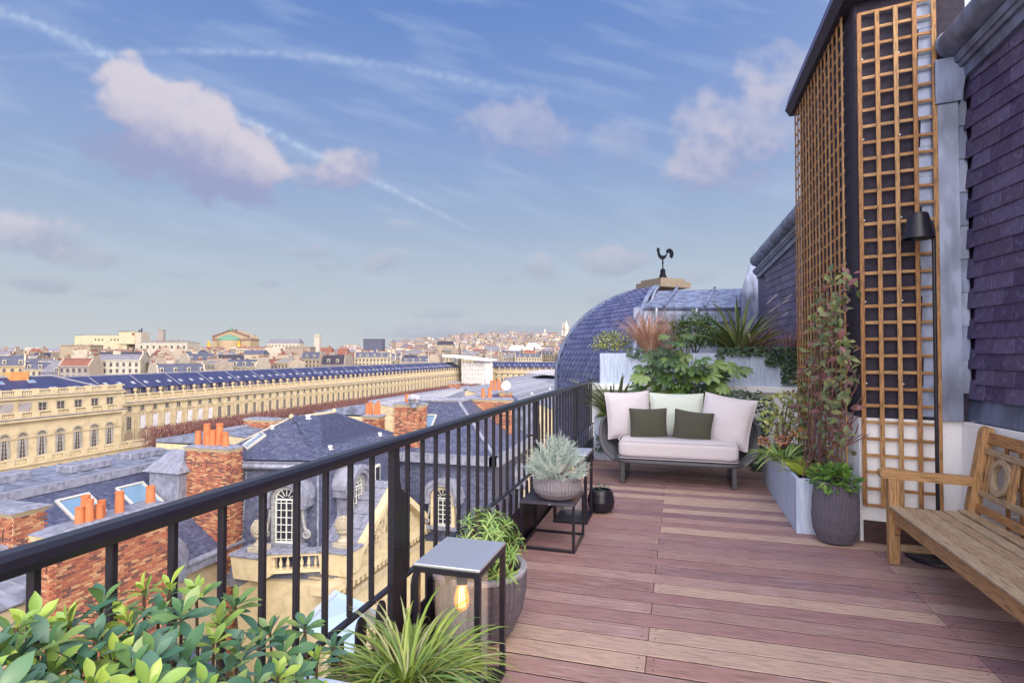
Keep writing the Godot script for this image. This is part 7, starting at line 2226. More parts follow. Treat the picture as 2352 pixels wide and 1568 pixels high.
func make_palace() -> void:
	wing("long arcaded palace wing with blue slate roof, urns and rows of tall windows", Vector3(-140, GY, -79.5), Vector3(0, 0, -1), 278.0, 72)
	wing("palace wing closing the far end of the garden behind the scaffold", Vector3(-139, GY, -372), Vector3(1, 0, 0), 110.0, 27, false)
	# projecting pavilion with arched windows
	var x0 := -122.0
	var t := thing("palace_pavilion", "projecting palace pavilion with tall arched windows and stone balustrades", "palace", Vector3(x0, GY, -99.4))
	var st := far_mat("pal_stone", Color()); var st2 := far_mat("pal_stone2", Color())
	var b := Basis(Vector3(0, 0, -1), Vector3.UP, Vector3(1, 0, 0))
	var len := 36.0
	var X := Transform3D(b, Vector3(0, 0, len))
	var box := func(called: String, a: Vector3, c: Vector3, m: Material):
		var q := mb(); q.x = X
		return part(t, called, q.span(a, c), m)
	box.call("wall", Vector3(0, 0, -18), Vector3(len, 17.0, 0), st)
	box.call("top_cornice", Vector3(-0.3, 16.6, -18), Vector3(len + 0.5, 17.05, 0.6), st)
	box.call("dark_ledge", Vector3(-0.3, 17.051, -18), Vector3(len + 0.5, 17.15, 0.7), far_mat("pal_zinc", Color()))
	box.call("mid_cornice", Vector3(-0.3, 12.3, -1), Vector3(len + 0.7, 12.75, 0.9), st)
	box.call("mid_ledge", Vector3(-0.3, 12.751, -1), Vector3(len + 0.7, 12.9, 1.0), far_mat("pal_zinc", Color()))
	box.call("impost_band", Vector3(0, 9.0, -1), Vector3(len, 9.25, 0.18), st2)
	box.call("terrace", Vector3(-2, 0, 0), Vector3(len + 14, 4.4, 4.0), st2)
	box.call("terrace_ledge", Vector3(-2, 4.401, 0), Vector3(len + 14.2, 4.6, 4.3), st)
	var rf := mb(); rf.x = X
	rf.hull([Vector3(-1, 17.2, -1.2), Vector3(len - 1.5, 17.2, -1.2), Vector3(len - 1.5, 17.2, -18), Vector3(-1, 17.2, -18)], [Vector3(5, 20.6, -7.5), Vector3(len - 10.0, 20.6, -7.5), Vector3(len - 10.0, 20.6, -11), Vector3(5, 20.6, -11)])
	var roof := part(t, "roof", rf, tex_mat("pal_slate", Color(), 0.5, null, Vector3.ONE))
	var rl := mb(); rl.x = X
	part(roof, "hip_lead", rl.tube([Vector3(len - 1.5, 17.3, -1.2), Vector3(len - 10, 20.7, -7.5), Vector3(5, 20.7, -7.5), Vector3(-1, 17.3, -1.2)], 0.22, 6), far_mat("pal_lead", Color()))
	var rnrm := Vector3(0, 6.3, 3.4).normalized()
	var rb := Basis(Vector3.RIGHT, Vector3(0, 3.4, -6.3).normalized(), rnrm)
	for p in [[0.35, 0.25], [0.5, 0.25], [0.65, 0.28], [0.78, 0.25], [0.42, 0.7], [0.58, 0.72], [0.88, 0.2], [0.22, 0.3]]:
		var sk := part(roof, "skylight", mb_box(1.3, 1.1, 0.16), mat("pal_sky_frame", Color()), Transform3D(b * rb, X * Vector3(len * p[0], 17.2 + 3.4 * p[1] + 0.05, -1.2 - 6.3 * p[1])))
		part(sk, "pane", mb_box(1.05, 0.85, 0.2), mat("skylight_glass", Color()))
	var bk := mb(); bk.x = X
	part(t, "brick_stack", bk.span(Vector3(17.5, 18.4, -6.4), Vector3(20.8, 21.7, -8.2)), far_mat("pal_brick", rgb(196, 138, 84)))
	var big := window_meshes(1.75, 4.0, 4, true); var up := window_meshes(1.5, 1.9, 1)
	var us := [-40, 9, 51, 95, 137, 177, 215, 250]
	var bal := []
	for k in us.size():
		var p := on_x(us[k], 980, x0)
		var x := -99.4 + len - p.z
		x = -(p.z - (-99.4 + len))
		var q := func(v: Vector3): return Transform3D(b, X * v)
		var aw := pal_window(t, "arched_window", q.call(Vector3(x, 7.3, 0)), big)
		for s in [-1.0, 1.0]:
			part(aw, "curtain", mb_box(0.42, 3.6, 0.03), far_mat("pal_curtain", rgb(150, 144, 144)), Transform3D(Basis(Vector3.BACK, s * 0.06), Vector3(s * 0.6, -0.1, 0.03)))
		var uw := pal_window(t, "upper_window", q.call(Vector3(x, 14.75, 0)), up)
		if k < 3:
			var aw2 := mb()
			for j in 7: aw2.box(Vector3(-0.86 + j * 0.287, 0.25, 0.55), Vector3(0.14, 2.1, 0.03), Basis(Vector3.RIGHT, 0.42))
			part(uw, "awning_stripes", aw2, far_mat("pal_awning", rgb(150, 140, 146)))
			part(uw, "awning", mb().box(Vector3(0, 0.25, 0.535), Vector3(2.0, 2.1, 0.02), Basis(Vector3.RIGHT, 0.42)), far_mat("pal_blind", rgb(214, 208, 208)))
		for l in [[17.2, 0.25, 1.15], [12.95, 0.45, 1.1], [4.65, 3.9, 1.15]]:
			part(t, "balustrade_pier", mb_box(1.3, l[2] + 0.25, 0.6), st, q.call(Vector3(x + 1.9, l[0] + l[2] * 0.5 + 0.1, l[1])))
			for j in 9: bal.append(Transform3D(b.scaled_local(Vector3(1, 0.75, 1)), X * Vector3(x - 1.35 + 0.3 * j, l[0] + 0.1, l[1])))
	for l in [[17.2, 0.25], [12.95, 0.45], [4.65, 3.9]]:
		box.call("balustrade_rail", Vector3(-0.5, l[0] + 1.0, l[1] - 0.25), Vector3(len + 0.3 + (13.5 if l[0] < 5.0 else 0.0), l[0] + 1.25, l[1] + 0.25), st)
		box.call("balustrade_foot", Vector3(-0.5, l[0] - 0.1, l[1] - 0.25), Vector3(len + 0.3 + (13.5 if l[0] < 5.0 else 0.0), l[0] + 0.12, l[1] + 0.25), st)
	scatter(t, "balusters", mb().lathe([Vector2(0.1, 0), Vector2(0.15, 0.4), Vector2(0.08, 0.9), Vector2(0.13, 1.2)], 6).mesh(), st, bal)
	# clipped bare trees in rows along the garden
	var tw := []
	for v in 3:
		var m := mb()
		var r := RandomNumberGenerator.new(); r.seed = 70 + v
		for i in 1300:
			var p := Vector3(r.randf_range(-2.6, 2.6), r.randf_range(4.6, 9.6), r.randf_range(-3.1, 3.1))
			var d := Vector3(r.randf_range(-0.5, 0.5), r.randf_range(0.3, 1.0), r.randf_range(-0.5, 0.5)).normalized() * r.randf_range(0.7, 1.4)
			var s := d.cross(Vector3(r.randf() - 0.5, r.randf() - 0.5, r.randf() - 0.5)).normalized() * 0.075
			m.t3(p - s, p + s, p + d)
		for i in 26:
			var e := Vector3(r.randf_range(-2.2, 2.2), r.randf_range(7, 9), r.randf_range(-2.6, 2.6))
			m.tube([Vector3(0, 3.4, 0), Vector3(e.x * 0.5, 5.5, e.z * 0.5), e], [0.11, 0.08, 0.03], 4, false)
		tw.append(m.mesh())
	var tm := mat("twig", rgb(108, 72, 70), 0.9); var km := mat("trunk", rgb(92, 74, 66), 0.9)
	var trunk := mb().tube([Vector3.ZERO, Vector3(0.05, 2, 0), Vector3(0, 4.2, 0)], [0.22, 0.18, 0.15], 7).mesh()
	for row in 2:
		for k in 30:
			var z := -96.0 - k * 6.1
			var tr := thing("clipped_tree", ["bare clipped lime tree in the garden row before the long palace wing", "bare clipped lime tree in the second garden row before the palace"][row], "tree", Vector3(-99.5 - row * 7.0, GY, z), 0.0, "clipped bare trees in garden rows")
			part(tr, "trunk", trunk, km)
			part(tr, "crown", tw[(k + row) % 3], tm, Transform3D(Basis(Vector3.UP, PI * (k % 2)), Vector3.ZERO))
	# scaffold wrapped corner
	var sc := thing("scaffold_tower", "white sheeted scaffold tower with sloping cover at the palace corner", "scaffold", Vector3(-136, GY, -356))
	var f := FastNoiseLite.new(); f.seed = 2; f.frequency = 0.25
	var sh := mb()
	for side in [[Vector3(0, 0, 10), Vector3(16, 0, 10)], [Vector3(16, 0, 10), Vector3(16, 0, -6)], [Vector3(0, 0, -6), Vector3(0, 0, 10)]]:
		var a: Vector3 = side[0]; var c: Vector3 = side[1]
		var nn := (c - a).cross(Vector3.UP).normalized()
		sh.grid(func(u, v): return a.lerp(c, u) + Vector3(0, v * 19.5, 0) + nn * (0.5 * f.get_noise_2d(u * 20 + a.x * 3, v * 30)), 14, 18)
	part(sc, "sheeting", sh, far_mat("sheeting", rgb(206, 200, 198)))
	var poles := mb()
	for k in 9: poles.tube([Vector3(k * 2.0, 0, 10.9), Vector3(k * 2.0, 22.5, 10.9)], 0.09, 5)
	for k in 8: poles.tube([Vector3(0, k * 2.8 + 1, 10.9), Vector3(16, k * 2.8 + 1, 10.9)], 0.07, 5)
	part(sc, "poles", poles, mat("pole_steel", rgb(150, 146, 150), 0.5, 0.4))
	part(sc, "cover", mb().hull([Vector3(-12, 23.6, 14), Vector3(18, 20.6, 14), Vector3(18, 20.6, -10), Vector3(-12, 23.6, -10)], [Vector3(-12, 24.6, 14), Vector3(18, 21.4, 14), Vector3(18, 21.4, -10), Vector3(-12, 24.6, -10)]), far_mat("cover", rgb(232, 228, 222)))

# ---------------------------------------------------------------- the city beyond
func vc(key: String, rough := 0.85) -> StandardMaterial3D:
	var m := mat(key, Color(1, 1, 1), rough)
	m.vertex_color_use_as_albedo = true
	return m

func lin(r: float, g: float, b: float) -> Color:
	return rgb(r, g, b).srgb_to_linear()

func pots_row(m: MB, a: Vector3, b: Vector3, n: int, r: RandomNumberGenerator, s := 1.0) -> void:
	for i in n:
		if r.randf() < 0.22: continue
		var p := a.lerp(b, (i + 0.5) / n)
		m.tube([p, p + Vector3(0, r.randf_range(0.6, 1.2) * s, 0)], 0.16 * s, 5)

func house_proto(k: int) -> Dictionary:
	# one kind of Parisian block: wall, mansard or pitched roof, party walls with pots; footprint 1 unit = 1 m, roof line at y 0
	var r := RandomNumberGenerator.new(); r.seed = 900 + k
	var w: float = [18, 14, 22, 12, 16, 26, 11, 15, 20, 13][k]
	var d: float = [11, 10, 12, 9, 12, 13, 9, 10, 12, 10][k]
	var rh: float = [4.2, 5.0, 3.0, 2.2, 5.5, 3.6, 6.0, 1.2, 4.6, 3.4][k]
	var wall := mb().span(Vector3(-w * 0.5, -26, -d * 0.5), Vector3(w * 0.5, -rh, d * 0.5))
	wall.span(Vector3(-w * 0.5 - 0.2, -rh - 0.5, -d * 0.5), Vector3(w * 0.5 + 0.2, -rh, d * 0.5 + 0.4))
	var inn: float = [1.6, 1.2, 3.0, 4.0, 1.4, 2.5, 1.0, 0.6, 1.8, 2.6][k]
	var roof := mb().hull([Vector3(-w * 0.5, -rh, d * 0.5), Vector3(w * 0.5, -rh, d * 0.5), Vector3(w * 0.5, -rh, -d * 0.5), Vector3(-w * 0.5, -rh, -d * 0.5)], [Vector3(-w * 0.5, -0.8, d * 0.5 - inn), Vector3(w * 0.5, -0.8, d * 0.5 - inn), Vector3(w * 0.5, -0.8, -d * 0.5 + inn), Vector3(-w * 0.5, -0.8, -d * 0.5 + inn)])
	roof.hull([Vector3(-w * 0.5, -0.79, d * 0.5 - inn), Vector3(w * 0.5, -0.79, d * 0.5 - inn), Vector3(w * 0.5, -0.79, -d * 0.5 + inn), Vector3(-w * 0.5, -0.79, -d * 0.5 + inn)], [Vector3(-w * 0.5, -0.1, 0.1), Vector3(w * 0.5, -0.1, 0.1), Vector3(w * 0.5, -0.1, -0.1), Vector3(-w * 0.5, -0.1, -0.1)])
	var win := []
	var n := int(w / 2.6)
	for j in 3:
		for i in n:
			win.append(Vector3(-w * 0.5 + w * (i + 0.5) / n, -rh - 2.2 - 3.1 * j, d * 0.5 + 0.02))
	var dorm := []
	if inn < 2.6 and rh > 3.0:
		for i in n:
			if i % 2 == k % 2: dorm.append(Vector3(-w * 0.5 + w * (i + 0.5) / n, -rh * 0.62, d * 0.5 - inn * 0.45))
	var party := []; var pots := mb()
	var h2 := d * 0.5
	for s in [-1.0, 1.0]:
		var x: float = s * (w * 0.5 + 0.05)
		var ph := r.randf_range(0.3, 1.6)
		var pw := h2 * r.randf_range(0.35, 0.75)
		var pm := mb(); pm.x = Transform3D(Basis(Vector3(0, 0, -1), Vector3.UP, Vector3(1, 0, 0)), Vector3(x, 0, 0))
		party.append(pm.prism(PackedVector2Array([Vector2(-h2, -rh - 14), Vector2(h2, -rh - 14), Vector2(h2, -rh + 0.2), Vector2(h2 - inn, -0.55), Vector2(pw, -0.3), Vector2(pw, ph), Vector2(-pw, ph), Vector2(-pw, -0.3), Vector2(-h2 + inn, -0.55), Vector2(-h2, -rh + 0.2)]), -0.35, 0.35).mesh())
		pots_row(pots, Vector3(x, ph, -pw * 0.9), Vector3(x, ph, pw * 0.9), int(pw * 2.0 / 0.6), r)
	if k % 2 == 0:
		var x := r.randf_range(-0.25, 0.25) * w
		party.append(mb().span(Vector3(x - 1.6, -1.5, -0.6), Vector3(x + 1.6, 1.5, 0.6)).mesh())
		pots_row(pots, Vector3(x - 1.5, 1.5, 0), Vector3(x + 1.5, 1.5, 0), 6, r)
	return {"wall": wall.mesh(), "roof": roof.mesh(), "win": win, "dorm": dorm, "party": party, "pots": pots.mesh(), "w": w}

const KINDS := [
	["pale plaster city house with grey zinc mansard and rows of clay pots", 0, 0], ["beige city house with steep blue grey zinc roof", 1, 1], ["long white city block with low zinc roof", 2, 0], ["small cream city house with flat zinc roof", 0, 2], ["grey plaster city house with tall dark mansard", 3, 3],
	["broad cream city block with lead grey mansard", 0, 1], ["narrow stone city house with tall slate roof", 1, 3], ["flat roofed pale city house with party wall chimneys", 2, 0], ["warm stone city house with zinc mansard and dormers", 4, 1], ["brownish city house with rust red pitched roof", 3, 4]]

func make_city() -> void:
	var walls := [far_mat("city_cream", rgb(167, 155, 133)), far_mat("city_beige", rgb(149, 135, 117)), far_mat("city_white", rgb(171, 164, 151)), far_mat("city_grey", rgb(140, 131, 126)), far_mat("city_stone", rgb(169, 151, 121))]
	var roofs := [far_mat("city_zinc", rgb(112, 110, 121)), far_mat("city_blue", rgb(79, 81, 101)), far_mat("city_pale", rgb(131, 126, 128)), far_mat("city_dark", rgb(54, 49, 65)), far_mat("city_rust", rgb(122, 76, 65))]
	var wm := mat("city_window", rgb(65, 59, 67), 0.3)
	var pm := far_mat("city_pots", rgb(135, 86, 70)); var party := [far_mat("party_a", rgb(158, 144, 130)), far_mat("party_b", rgb(144, 131, 121)), far_mat("party_c", rgb(171, 160, 146))]
	var protos := []
	for k in 10:
		var d := house_proto(k)
		var t := Node3D.new()
		t.name = "city_house"
		tag(t, KINDS[k][0], "house", "houses of the city beyond the palace")
		part(t, "wall", d.wall, walls[KINDS[k][1]])
		part(t, "roof", d.roof, roofs[KINDS[k][2]])
		for pw in d.party: part(t, "chimney_wall", pw, party[k % 3])
		var pr := part(t, "chimney_pots", d.pots, pm)
		pr.set_meta("kind", "stuff")
		for p in d.win:
			part(t, "window", mb_box(1.1, 1.9, 0.12), wm, Transform3D(Basis(), p))
		for p in d.dorm:
			var dm := part(t, "dormer", mb_box(1.5, 2.0, 1.6), walls[2], Transform3D(Basis(), p))
			part(dm, "pane", mb_box(0.9, 1.4, 0.1), wm, Transform3D(Basis(), Vector3(0, -0.1, 0.8)))
		protos.append([t, d.w])
	var r := RandomNumberGenerator.new(); r.seed = 77
	var layers := [[232, 812, 840, 26], [285, 806, 830, 24], [350, 802, 822, 22], [440, 800, 816, 18]]
	for L in layers:
		var u := -70.0 + r.randf() * 20.0
		while u < 1330.0:
			var D: float = L[0] * r.randf_range(0.93, 1.07)
			var lo: float = L[1]; var hi: float = L[2]
			var pd := on_x(u, 811, -158.0).length() * 0.98 if u < 1030.0 else 440.0   # behind the palace
			D = maxf(D, minf(pd, 440.0) + r.randf_range(8, 50))
			hi = minf(hi, 852.0 - u * 0.030); lo = minf(lo, hi - 12.0)
			if L[0] == 232: hi -= 3.0
			var k := r.randi() % 10
			if u < 500 and u > 180 and L[0] > 430: hi = lo + 4.0
			var top := at(u, r.randf_range(lo, hi), D)
			var t: Node3D = protos[k][0].duplicate()
			t.name = numbered("city_house")
			add_child(t)
			t.position = top
			t.rotation.y = r.randf_range(-0.25, 0.25) + [0.3, 0.3, 1.2, -0.6][r.randi() % 4]
			t.scale = Vector3.ONE * r.randf_range(0.7, 0.95)
			u += float(protos[k][1]) * FU / D * r.randf_range(0.55, 0.85) + 2.0
	for p in protos: p[0].free()
	# far blocks, each one mesh
	var far := [] 
	for k in 8:
		var m := mb()
		var w: float = [16, 22, 12, 30, 18, 14, 26, 20][k]; var d := 14.0
		m.paint([lin(178, 166, 142), lin(184, 176, 162), lin(167, 151, 124), lin(176, 166, 144), lin(158, 144, 128), lin(185, 178, 167), lin(171, 158, 137), lin(166, 157, 146)][k])
		m.span(Vector3(-w * 0.5, -40, -d * 0.5), Vector3(w * 0.5, -1.8, d * 0.5))
		m.paint([lin(126, 124, 137), lin(144, 140, 146), lin(99, 101, 122), lin(180, 173, 166), lin(115, 106, 113), lin(137, 137, 148), lin(122, 90, 83), lin(108, 110, 128)][k])
		m.hull([Vector3(-w * 0.5 - 0.2, -1.8, d * 0.5), Vector3(w * 0.5 + 0.2, -1.8, d * 0.5), Vector3(w * 0.5 + 0.2, -1.8, -d * 0.5), Vector3(-w * 0.5 - 0.2, -1.8, -d * 0.5)], [Vector3(-w * 0.5, 0, 2), Vector3(w * 0.5, 0, 2), Vector3(w * 0.5, 0, -2), Vector3(-w * 0.5, 0, -2)])
		m.paint(lin(76, 70, 77))
		for j in 4:
			for i in int(w / 3.0):
				m.box(Vector3(-w * 0.5 + 1.5 + 3.0 * i, -4.0 - 3.4 * j, d * 0.5 + 0.05), Vector3(1.3, 1.9, 0.1))
		m.paint(lin(158, 94, 72))
		m.span(Vector3(-w * 0.3, -1.5, -0.6), Vector3(-w * 0.3 + 2.4, 1.6, 0.6))
		far.append(m.mesh())
	var fm := vc("far_city")
	for i in 120:
		var u := -60.0 + 1420.0 * i / 120.0 + r.randf_range(-6, 6)
		var D := r.randf_range(560, 1500)
		var o := part(self, "distant_block", far[i % 8], fm)
		tag(o, "tiny pale block on the distant skyline", "building", "distant blocks along the skyline")
		o.position = at(u, r.randf_range(796, 809), D)
		o.rotation.y = r.randf_range(-0.6, 0.9)
	make_landmarks(far, fm, r)
	# streets and garden ground
	struct("ground", mb().box(Vector3(0, GY - 0.5, -1500), Vector3(9000, 1, 9000)), tex_mat("city_ground", rgb(135, 128, 122), 0.95, noise_tex("stone", 0.01, 5, []), Vector3(0.02, 0.02, 0.02), true))

func make_landmarks(far: Array, fm: Material, r: RandomNumberGenerator) -> void:
	# opera house: gabled stage block, green dome, winged groups on the corners
	var D := 960.0
	var k := D / FU
	var t := thing("opera_house", "old opera house with green copper dome in front of a stone gable", "building", at(530, 811, D))
	t.rotation.y = deg_to_rad(YAW) - 0.05
	var os := far_mat("opera_stone", rgb(160, 138, 112)); var od := far_mat("opera_dark", rgb(116, 92, 88)); var gc := far_mat("opera_copper", rgb(92, 132, 112)); var gd := mat("opera_gold", rgb(226, 170, 60), 0.4, 0.6)
	var y := func(v): return (811.0 - v) * 960.0 / FU
	part(t, "stage_block", mb().span(Vector3(-45 * k, -30, -30), Vector3(45 * k, y.call(776), 0)), os)
	part(t, "attic_band", mb().span(Vector3(-45.5 * k, y.call(782), -30), Vector3(45.5 * k, y.call(778), 0.6)), od)
	var gb := PackedVector2Array([Vector2(-45 * k, y.call(776)), Vector2(45 * k, y.call(776)), Vector2(40 * k, y.call(771)), Vector2(0, y.call(756.5)), Vector2(-40 * k, y.call(771))])
	part(t, "gable", mb().prism(gb, -30, 0.2), os)
	part(t, "gable_cornice", mb().beam(Vector3(-44 * k, y.call(773), 0.8), Vector3(0, y.call(757), 0.8), 2.0, 2.2).beam(Vector3(44 * k, y.call(773), 0.8), Vector3(0, y.call(757), 0.8), 2.0, 2.2), od)
	part(t, "dome", mb().lathe([Vector2(24 * k, y.call(782)), Vector2(24.3 * k, y.call(780)), Vector2(21 * k, y.call(776)), Vector2(15 * k, y.call(773)), Vector2(6 * k, y.call(770.5)), Vector2(5 * k, y.call(769)), Vector2(0, y.call(768))], 24, Vector3(0, 0, 6), 12, 0.03), gc)
	part(t, "dome_drum", mb().lathe([Vector2(24 * k, -20), Vector2(24 * k, y.call(782))], 24, Vector3(0, 0, 6)), os)
	part(t, "lyre_group", mb().lathe([Vector2(3.5 * k, y.call(759)), Vector2(3 * k, y.call(755)), Vector2(3.2 * k, y.call(753)), Vector2(1.0 * k, y.call(750)), Vector2(0, y.call(749.5))], 8), gc)
	part(t, "ridge_block", mb().span(Vector3(5 * k, y.call(761), -6), Vector3(10 * k, y.call(756), -1)), od)
	for s in [-1.0, 1.0]:
		part(t, "winged_group", mb().lathe([Vector2(2.4 * k, y.call(776)), Vector2(2.0 * k, y.call(773)), Vector2(2.6 * k, y.call(771)), Vector2(0.6 * k, y.call(768)), Vector2(0, y.call(767))], 7, Vector3(s * 41 * k, 0, 0)), od)
		part(t, "corner_needle", mb().lathe([Vector2(1.0 * k, y.call(774)), Vector2(0.7 * k, y.call(768)), Vector2(0, y.call(765))], 6, Vector3(s * 34 * k + 12, 0, -8)), od)
	for x in [-51.0, 18.0]:
		var g := thing("gilded_statue", ["gilded statue group beside the opera house roofs", "gilded statue group in front of the opera dome"][0 if x < 0 else 1], "statue", at(530 + x, 795, D - 40), 0.0, "gilded statue groups")
		part(g, "figure", mb().lathe([Vector2(3.2, 0), Vector2(2.6, 2), Vector2(3.0, 4), Vector2(1.0, 6), Vector2(0.9, 7.4), Vector2(0, 8)], 7), gd)
		part(g, "wing", mb().t3_pair(Vector3(0, 4, 0), Vector3(2.2, 8.5, 0.3), Vector3(0.6, 8.8, 0)), gd)
	# modern cream block with lift tower
	D = 430.0; k = D / FU
	y = func(v): return (811.0 - v) * 430.0 / FU
	var c := thing("cream_office_block", "long cream flat roofed block with tall lift tower and red flue", "building", at(250, 811, D))
	c.rotation.y = deg_to_rad(YAW)
	var cm := far_mat("office_cream", rgb(178, 167, 140)); var rust := far_mat("city_rust", Color())
	part(c, "main_wall", mb().span(Vector3(-80 * k, -28, -16), Vector3(40 * k, y.call(771) , 0)), cm)
	part(c, "upper_storey", mb().span(Vector3(-66 * k, y.call(771), -14), Vector3(24 * k, y.call(769.5), -3)), cm)
	part(c, "tower", mb().span(Vector3(24 * k, y.call(790), -13), Vector3(60 * k, y.call(761.5), 1.2)), cm)
	part(c, "tower_roof", mb().span(Vector3(23.5 * k, y.call(761.5) + 0.01, -13.2), Vector3(50 * k, y.call(760.5), 1.5)), far_mat("city_dark", Color()))
	part(c, "lift_shaft", mb().span(Vector3(60.2 * k, -28, -10), Vector3(74 * k, y.call(763), 0.6)), far_mat("party_c", Color()))
	part(c, "red_louvre", mb().box(Vector3(57 * k, y.call(767), 1.25), Vector3(5 * k, 6 * k, 0.3)), rust)
	part(c, "flue", mb().tube([Vector3(70 * k, y.call(763), -2), Vector3(70 * k, y.call(753), -2)], 0.5, 8).tube([Vector3(65 * k, y.call(763), -2), Vector3(65 * k, y.call(757.5), -2)], 0.7, 8), far_mat("city_dark", Color()))
	var rail := mb()
	for i in 30: rail.tube([Vector3((-80 + i * 3.5) * k, y.call(771), -0.3), Vector3((-80 + i * 3.5) * k, y.call(768.5), -0.3)], 0.06, 4)
	rail.tube([Vector3(-80 * k, y.call(768.5), -0.3), Vector3(24 * k, y.call(768.5), -0.3)], 0.07, 4)
	part(c, "roof_rail", rail, far_mat("city_dark", Color()))
	for i in 8: part(c, "window", mb_box(1.0, 1.2, 0.2), mat("city_window", Color()), Transform3D(Basis(), Vector3((-20 + i * 8 - (12 if i < 3 else 0)) * k, y.call(780), 0.05)))
	# hand-placed roofs: label, u0, u1, v top, v bottom, distance, wall, roof, roof rows
	var hs := [
		["blank beige party wall rising above the city roofs", 136, 206, 794, 830, 300, "city_beige", "party_b", 0.0], ["dark mansard house with two white framed windows", 207, 315, 808, 856, 255, "city_dark", "city_dark", 0.9],
		["grey zinc roof with a row of white dormers", 94, 235, 828, 862, 235, "city_zinc", "city_zinc", 0.8], ["white gabled house below the cream office block", 317, 429, 783, 812, 380, "city_white", "city_pale", 0.1],
		["pale house with two round windows below the opera house", 556, 604, 804, 842, 300, "city_cream", "city_blue", 0.25], ["broad beige chimney wall with slanting sides", 654, 712, 798, 834, 330, "party_b", "city_beige", 0.0],
		["rust red pitched roof beside the broad beige wall", 731, 760, 799, 834, 320, "city_rust", "city_rust", 0.9], ["second rust red pitched roof nearer the dark blue block", 772, 796, 800, 834, 322, "city_rust", "city_rust", 0.9],
		["slender white tower block on the skyline", 721, 733, 768, 806, 900, "city_white", "city_white", 0.0], ["white hall with mauve roof on the skyline", 613, 687, 778, 800, 700, "city_white", "city_zinc", 0.45],
		["dark blue glass block on the skyline", 834, 878, 779, 806, 600, "city_blue", "city_blue", 0.0], ["brown brick block before the hill", 1004, 1040, 783, 812, 620, "city_beige", "city_dark", 0.3],
		["cream house with grey mansard behind the far palace wing", 1111, 1148, 793, 832, 470, "city_stone", "city_zinc", 0.45], ["red tiled house behind the far palace wing", 1076, 1110, 801, 832, 480, "city_white", "city_rust", 0.35],
		["grey plaster slab with ribbed side before the hill", 945, 1000, 800, 834, 460, "city_grey", "city_pale", 0.05], ["blue sheeted roof beside the slate dome", 1258, 1292, 806, 834, 470, "city_blue", "city_blue", 0.8],
		["pale office slab on the skyline beyond the white hall", 790, 822, 790, 806, 800, "city_white", "city_pale", 0.1], ["glass tower far behind the cream office block", 361, 374, 757, 780, 1400, "city_grey", "city_grey", 0.0]]
	for h in hs:
		D = h[5]; k = D / FU
		var m := thing("city_building", h[0], "building", at((h[1] + h[2]) * 0.5, 811, D))
		m.rotation.y = deg_to_rad(YAW)
		var w: float = (h[2] - h[1]) * k
		var y1: float = (811.0 - h[3]) * k
		var y0: float = (811.0 - h[4]) * k
		var ry: float = lerpf(y1, y0, h[8])
		var dp := minf(maxf(w * 0.6, 8.0), 16.0)
		part(m, "wall", mb().span(Vector3(-w * 0.5, minf(-27, y0 - 6), -dp), Vector3(w * 0.5, ry, 0)), far_mat(h[6], Color()))
		if h[8] > 0.0:
			part(m, "roof", mb().hull([Vector3(-w * 0.5 - 0.2, ry + 0.01, 0.3), Vector3(w * 0.5 + 0.2, ry + 0.01, 0.3), Vector3(w * 0.5 + 0.2, ry + 0.01, -dp), Vector3(-w * 0.5 - 0.2, ry + 0.01, -dp)], [Vector3(-w * 0.46, y1, -dp * 0.35), Vector3(w * 0.46, y1, -dp * 0.35), Vector3(w * 0.46, y1, -dp * 0.65), Vector3(-w * 0.46, y1, -dp * 0.65)]), far_mat(h[7], Color()))
		else:
			part(m, "coping", mb().span(Vector3(-w * 0.5 - 0.3, ry + 0.01, -dp - 0.3), Vector3(w * 0.5 + 0.3, ry + 0.5, 0.3)), far_mat(h[7], Color()))
		if h[5] < 500:
			var pm := mb(); pots_row(pm, Vector3(-w * 0.4, y1, -dp * 0.5), Vector3(w * 0.4, y1, -dp * 0.5), int(w / 0.7), r)
			part(m, "chimney_pots", pm, far_mat("city_pots", Color())).set_meta("kind", "stuff")
		var nw := int(w / 4.0)
		if h[6] not in ["party_b", "city_beige", "city_rust"]:
			for i in nw:
				if h[8] > 0.6:
					if i % 2 == 0: continue
					var q := part(m, "dormer", mb_box(1.7, 2.2, 2.2), far_mat("city_white", Color()), Transform3D(Basis(), Vector3(-w * 0.5 + w * (i + 0.5) / nw, lerpf(y0, y1, 0.35), -dp * 0.08)))
					part(q, "pane", mb_box(0.5, 1.6, 0.1), mat("city_window", Color()), Transform3D(Basis(), Vector3(-0.35, 0, 1.1)))
					part(q, "pane", mb_box(0.5, 1.6, 0.1), mat("city_window", Color()), Transform3D(Basis(), Vector3(0.35, 0, 1.1)))
				else:
					part(m, "window", mb_box(1.2, 2.0, 0.2), mat("city_window", Color()), Transform3D(Basis(), Vector3(-w * 0.5 + w * (i + 0.5) / nw, ry - 3.2, 0.02)))
	# white tent roofs before the hill
	for q in [[1161, 1220, 793, 0], [1200, 1258, 788, 1]]:
		D = 520.0; k = D / FU
		var m := thing("tent_roof", ["white ridge tent roof over a building site before the hill", "taller white ridge tent roof below the white basilica"][q[3]], "roof", at((q[0] + q[1]) * 0.5, 814, D - q[3] * 12), 0.0, "white tent roofs")
		m.rotation.y = deg_to_rad(YAW)
		var w: float = (q[1] - q[0]) * k
		var h: float = (814.0 - q[2]) * k
		part(m, "canvas", mb().hull([Vector3(-w * 0.55, 0, 6), Vector3(w * 0.6, 0, 6), Vector3(w * 0.6, 0, -8), Vector3(-w * 0.55, 0, -8)], [Vector3(-w * 0.25, h, 0), Vector3(0.0, h, 0), Vector3(0.05 * w, h * 0.98, -2), Vector3(-w * 0.25, h, -2)]), far_mat("cover", Color()))
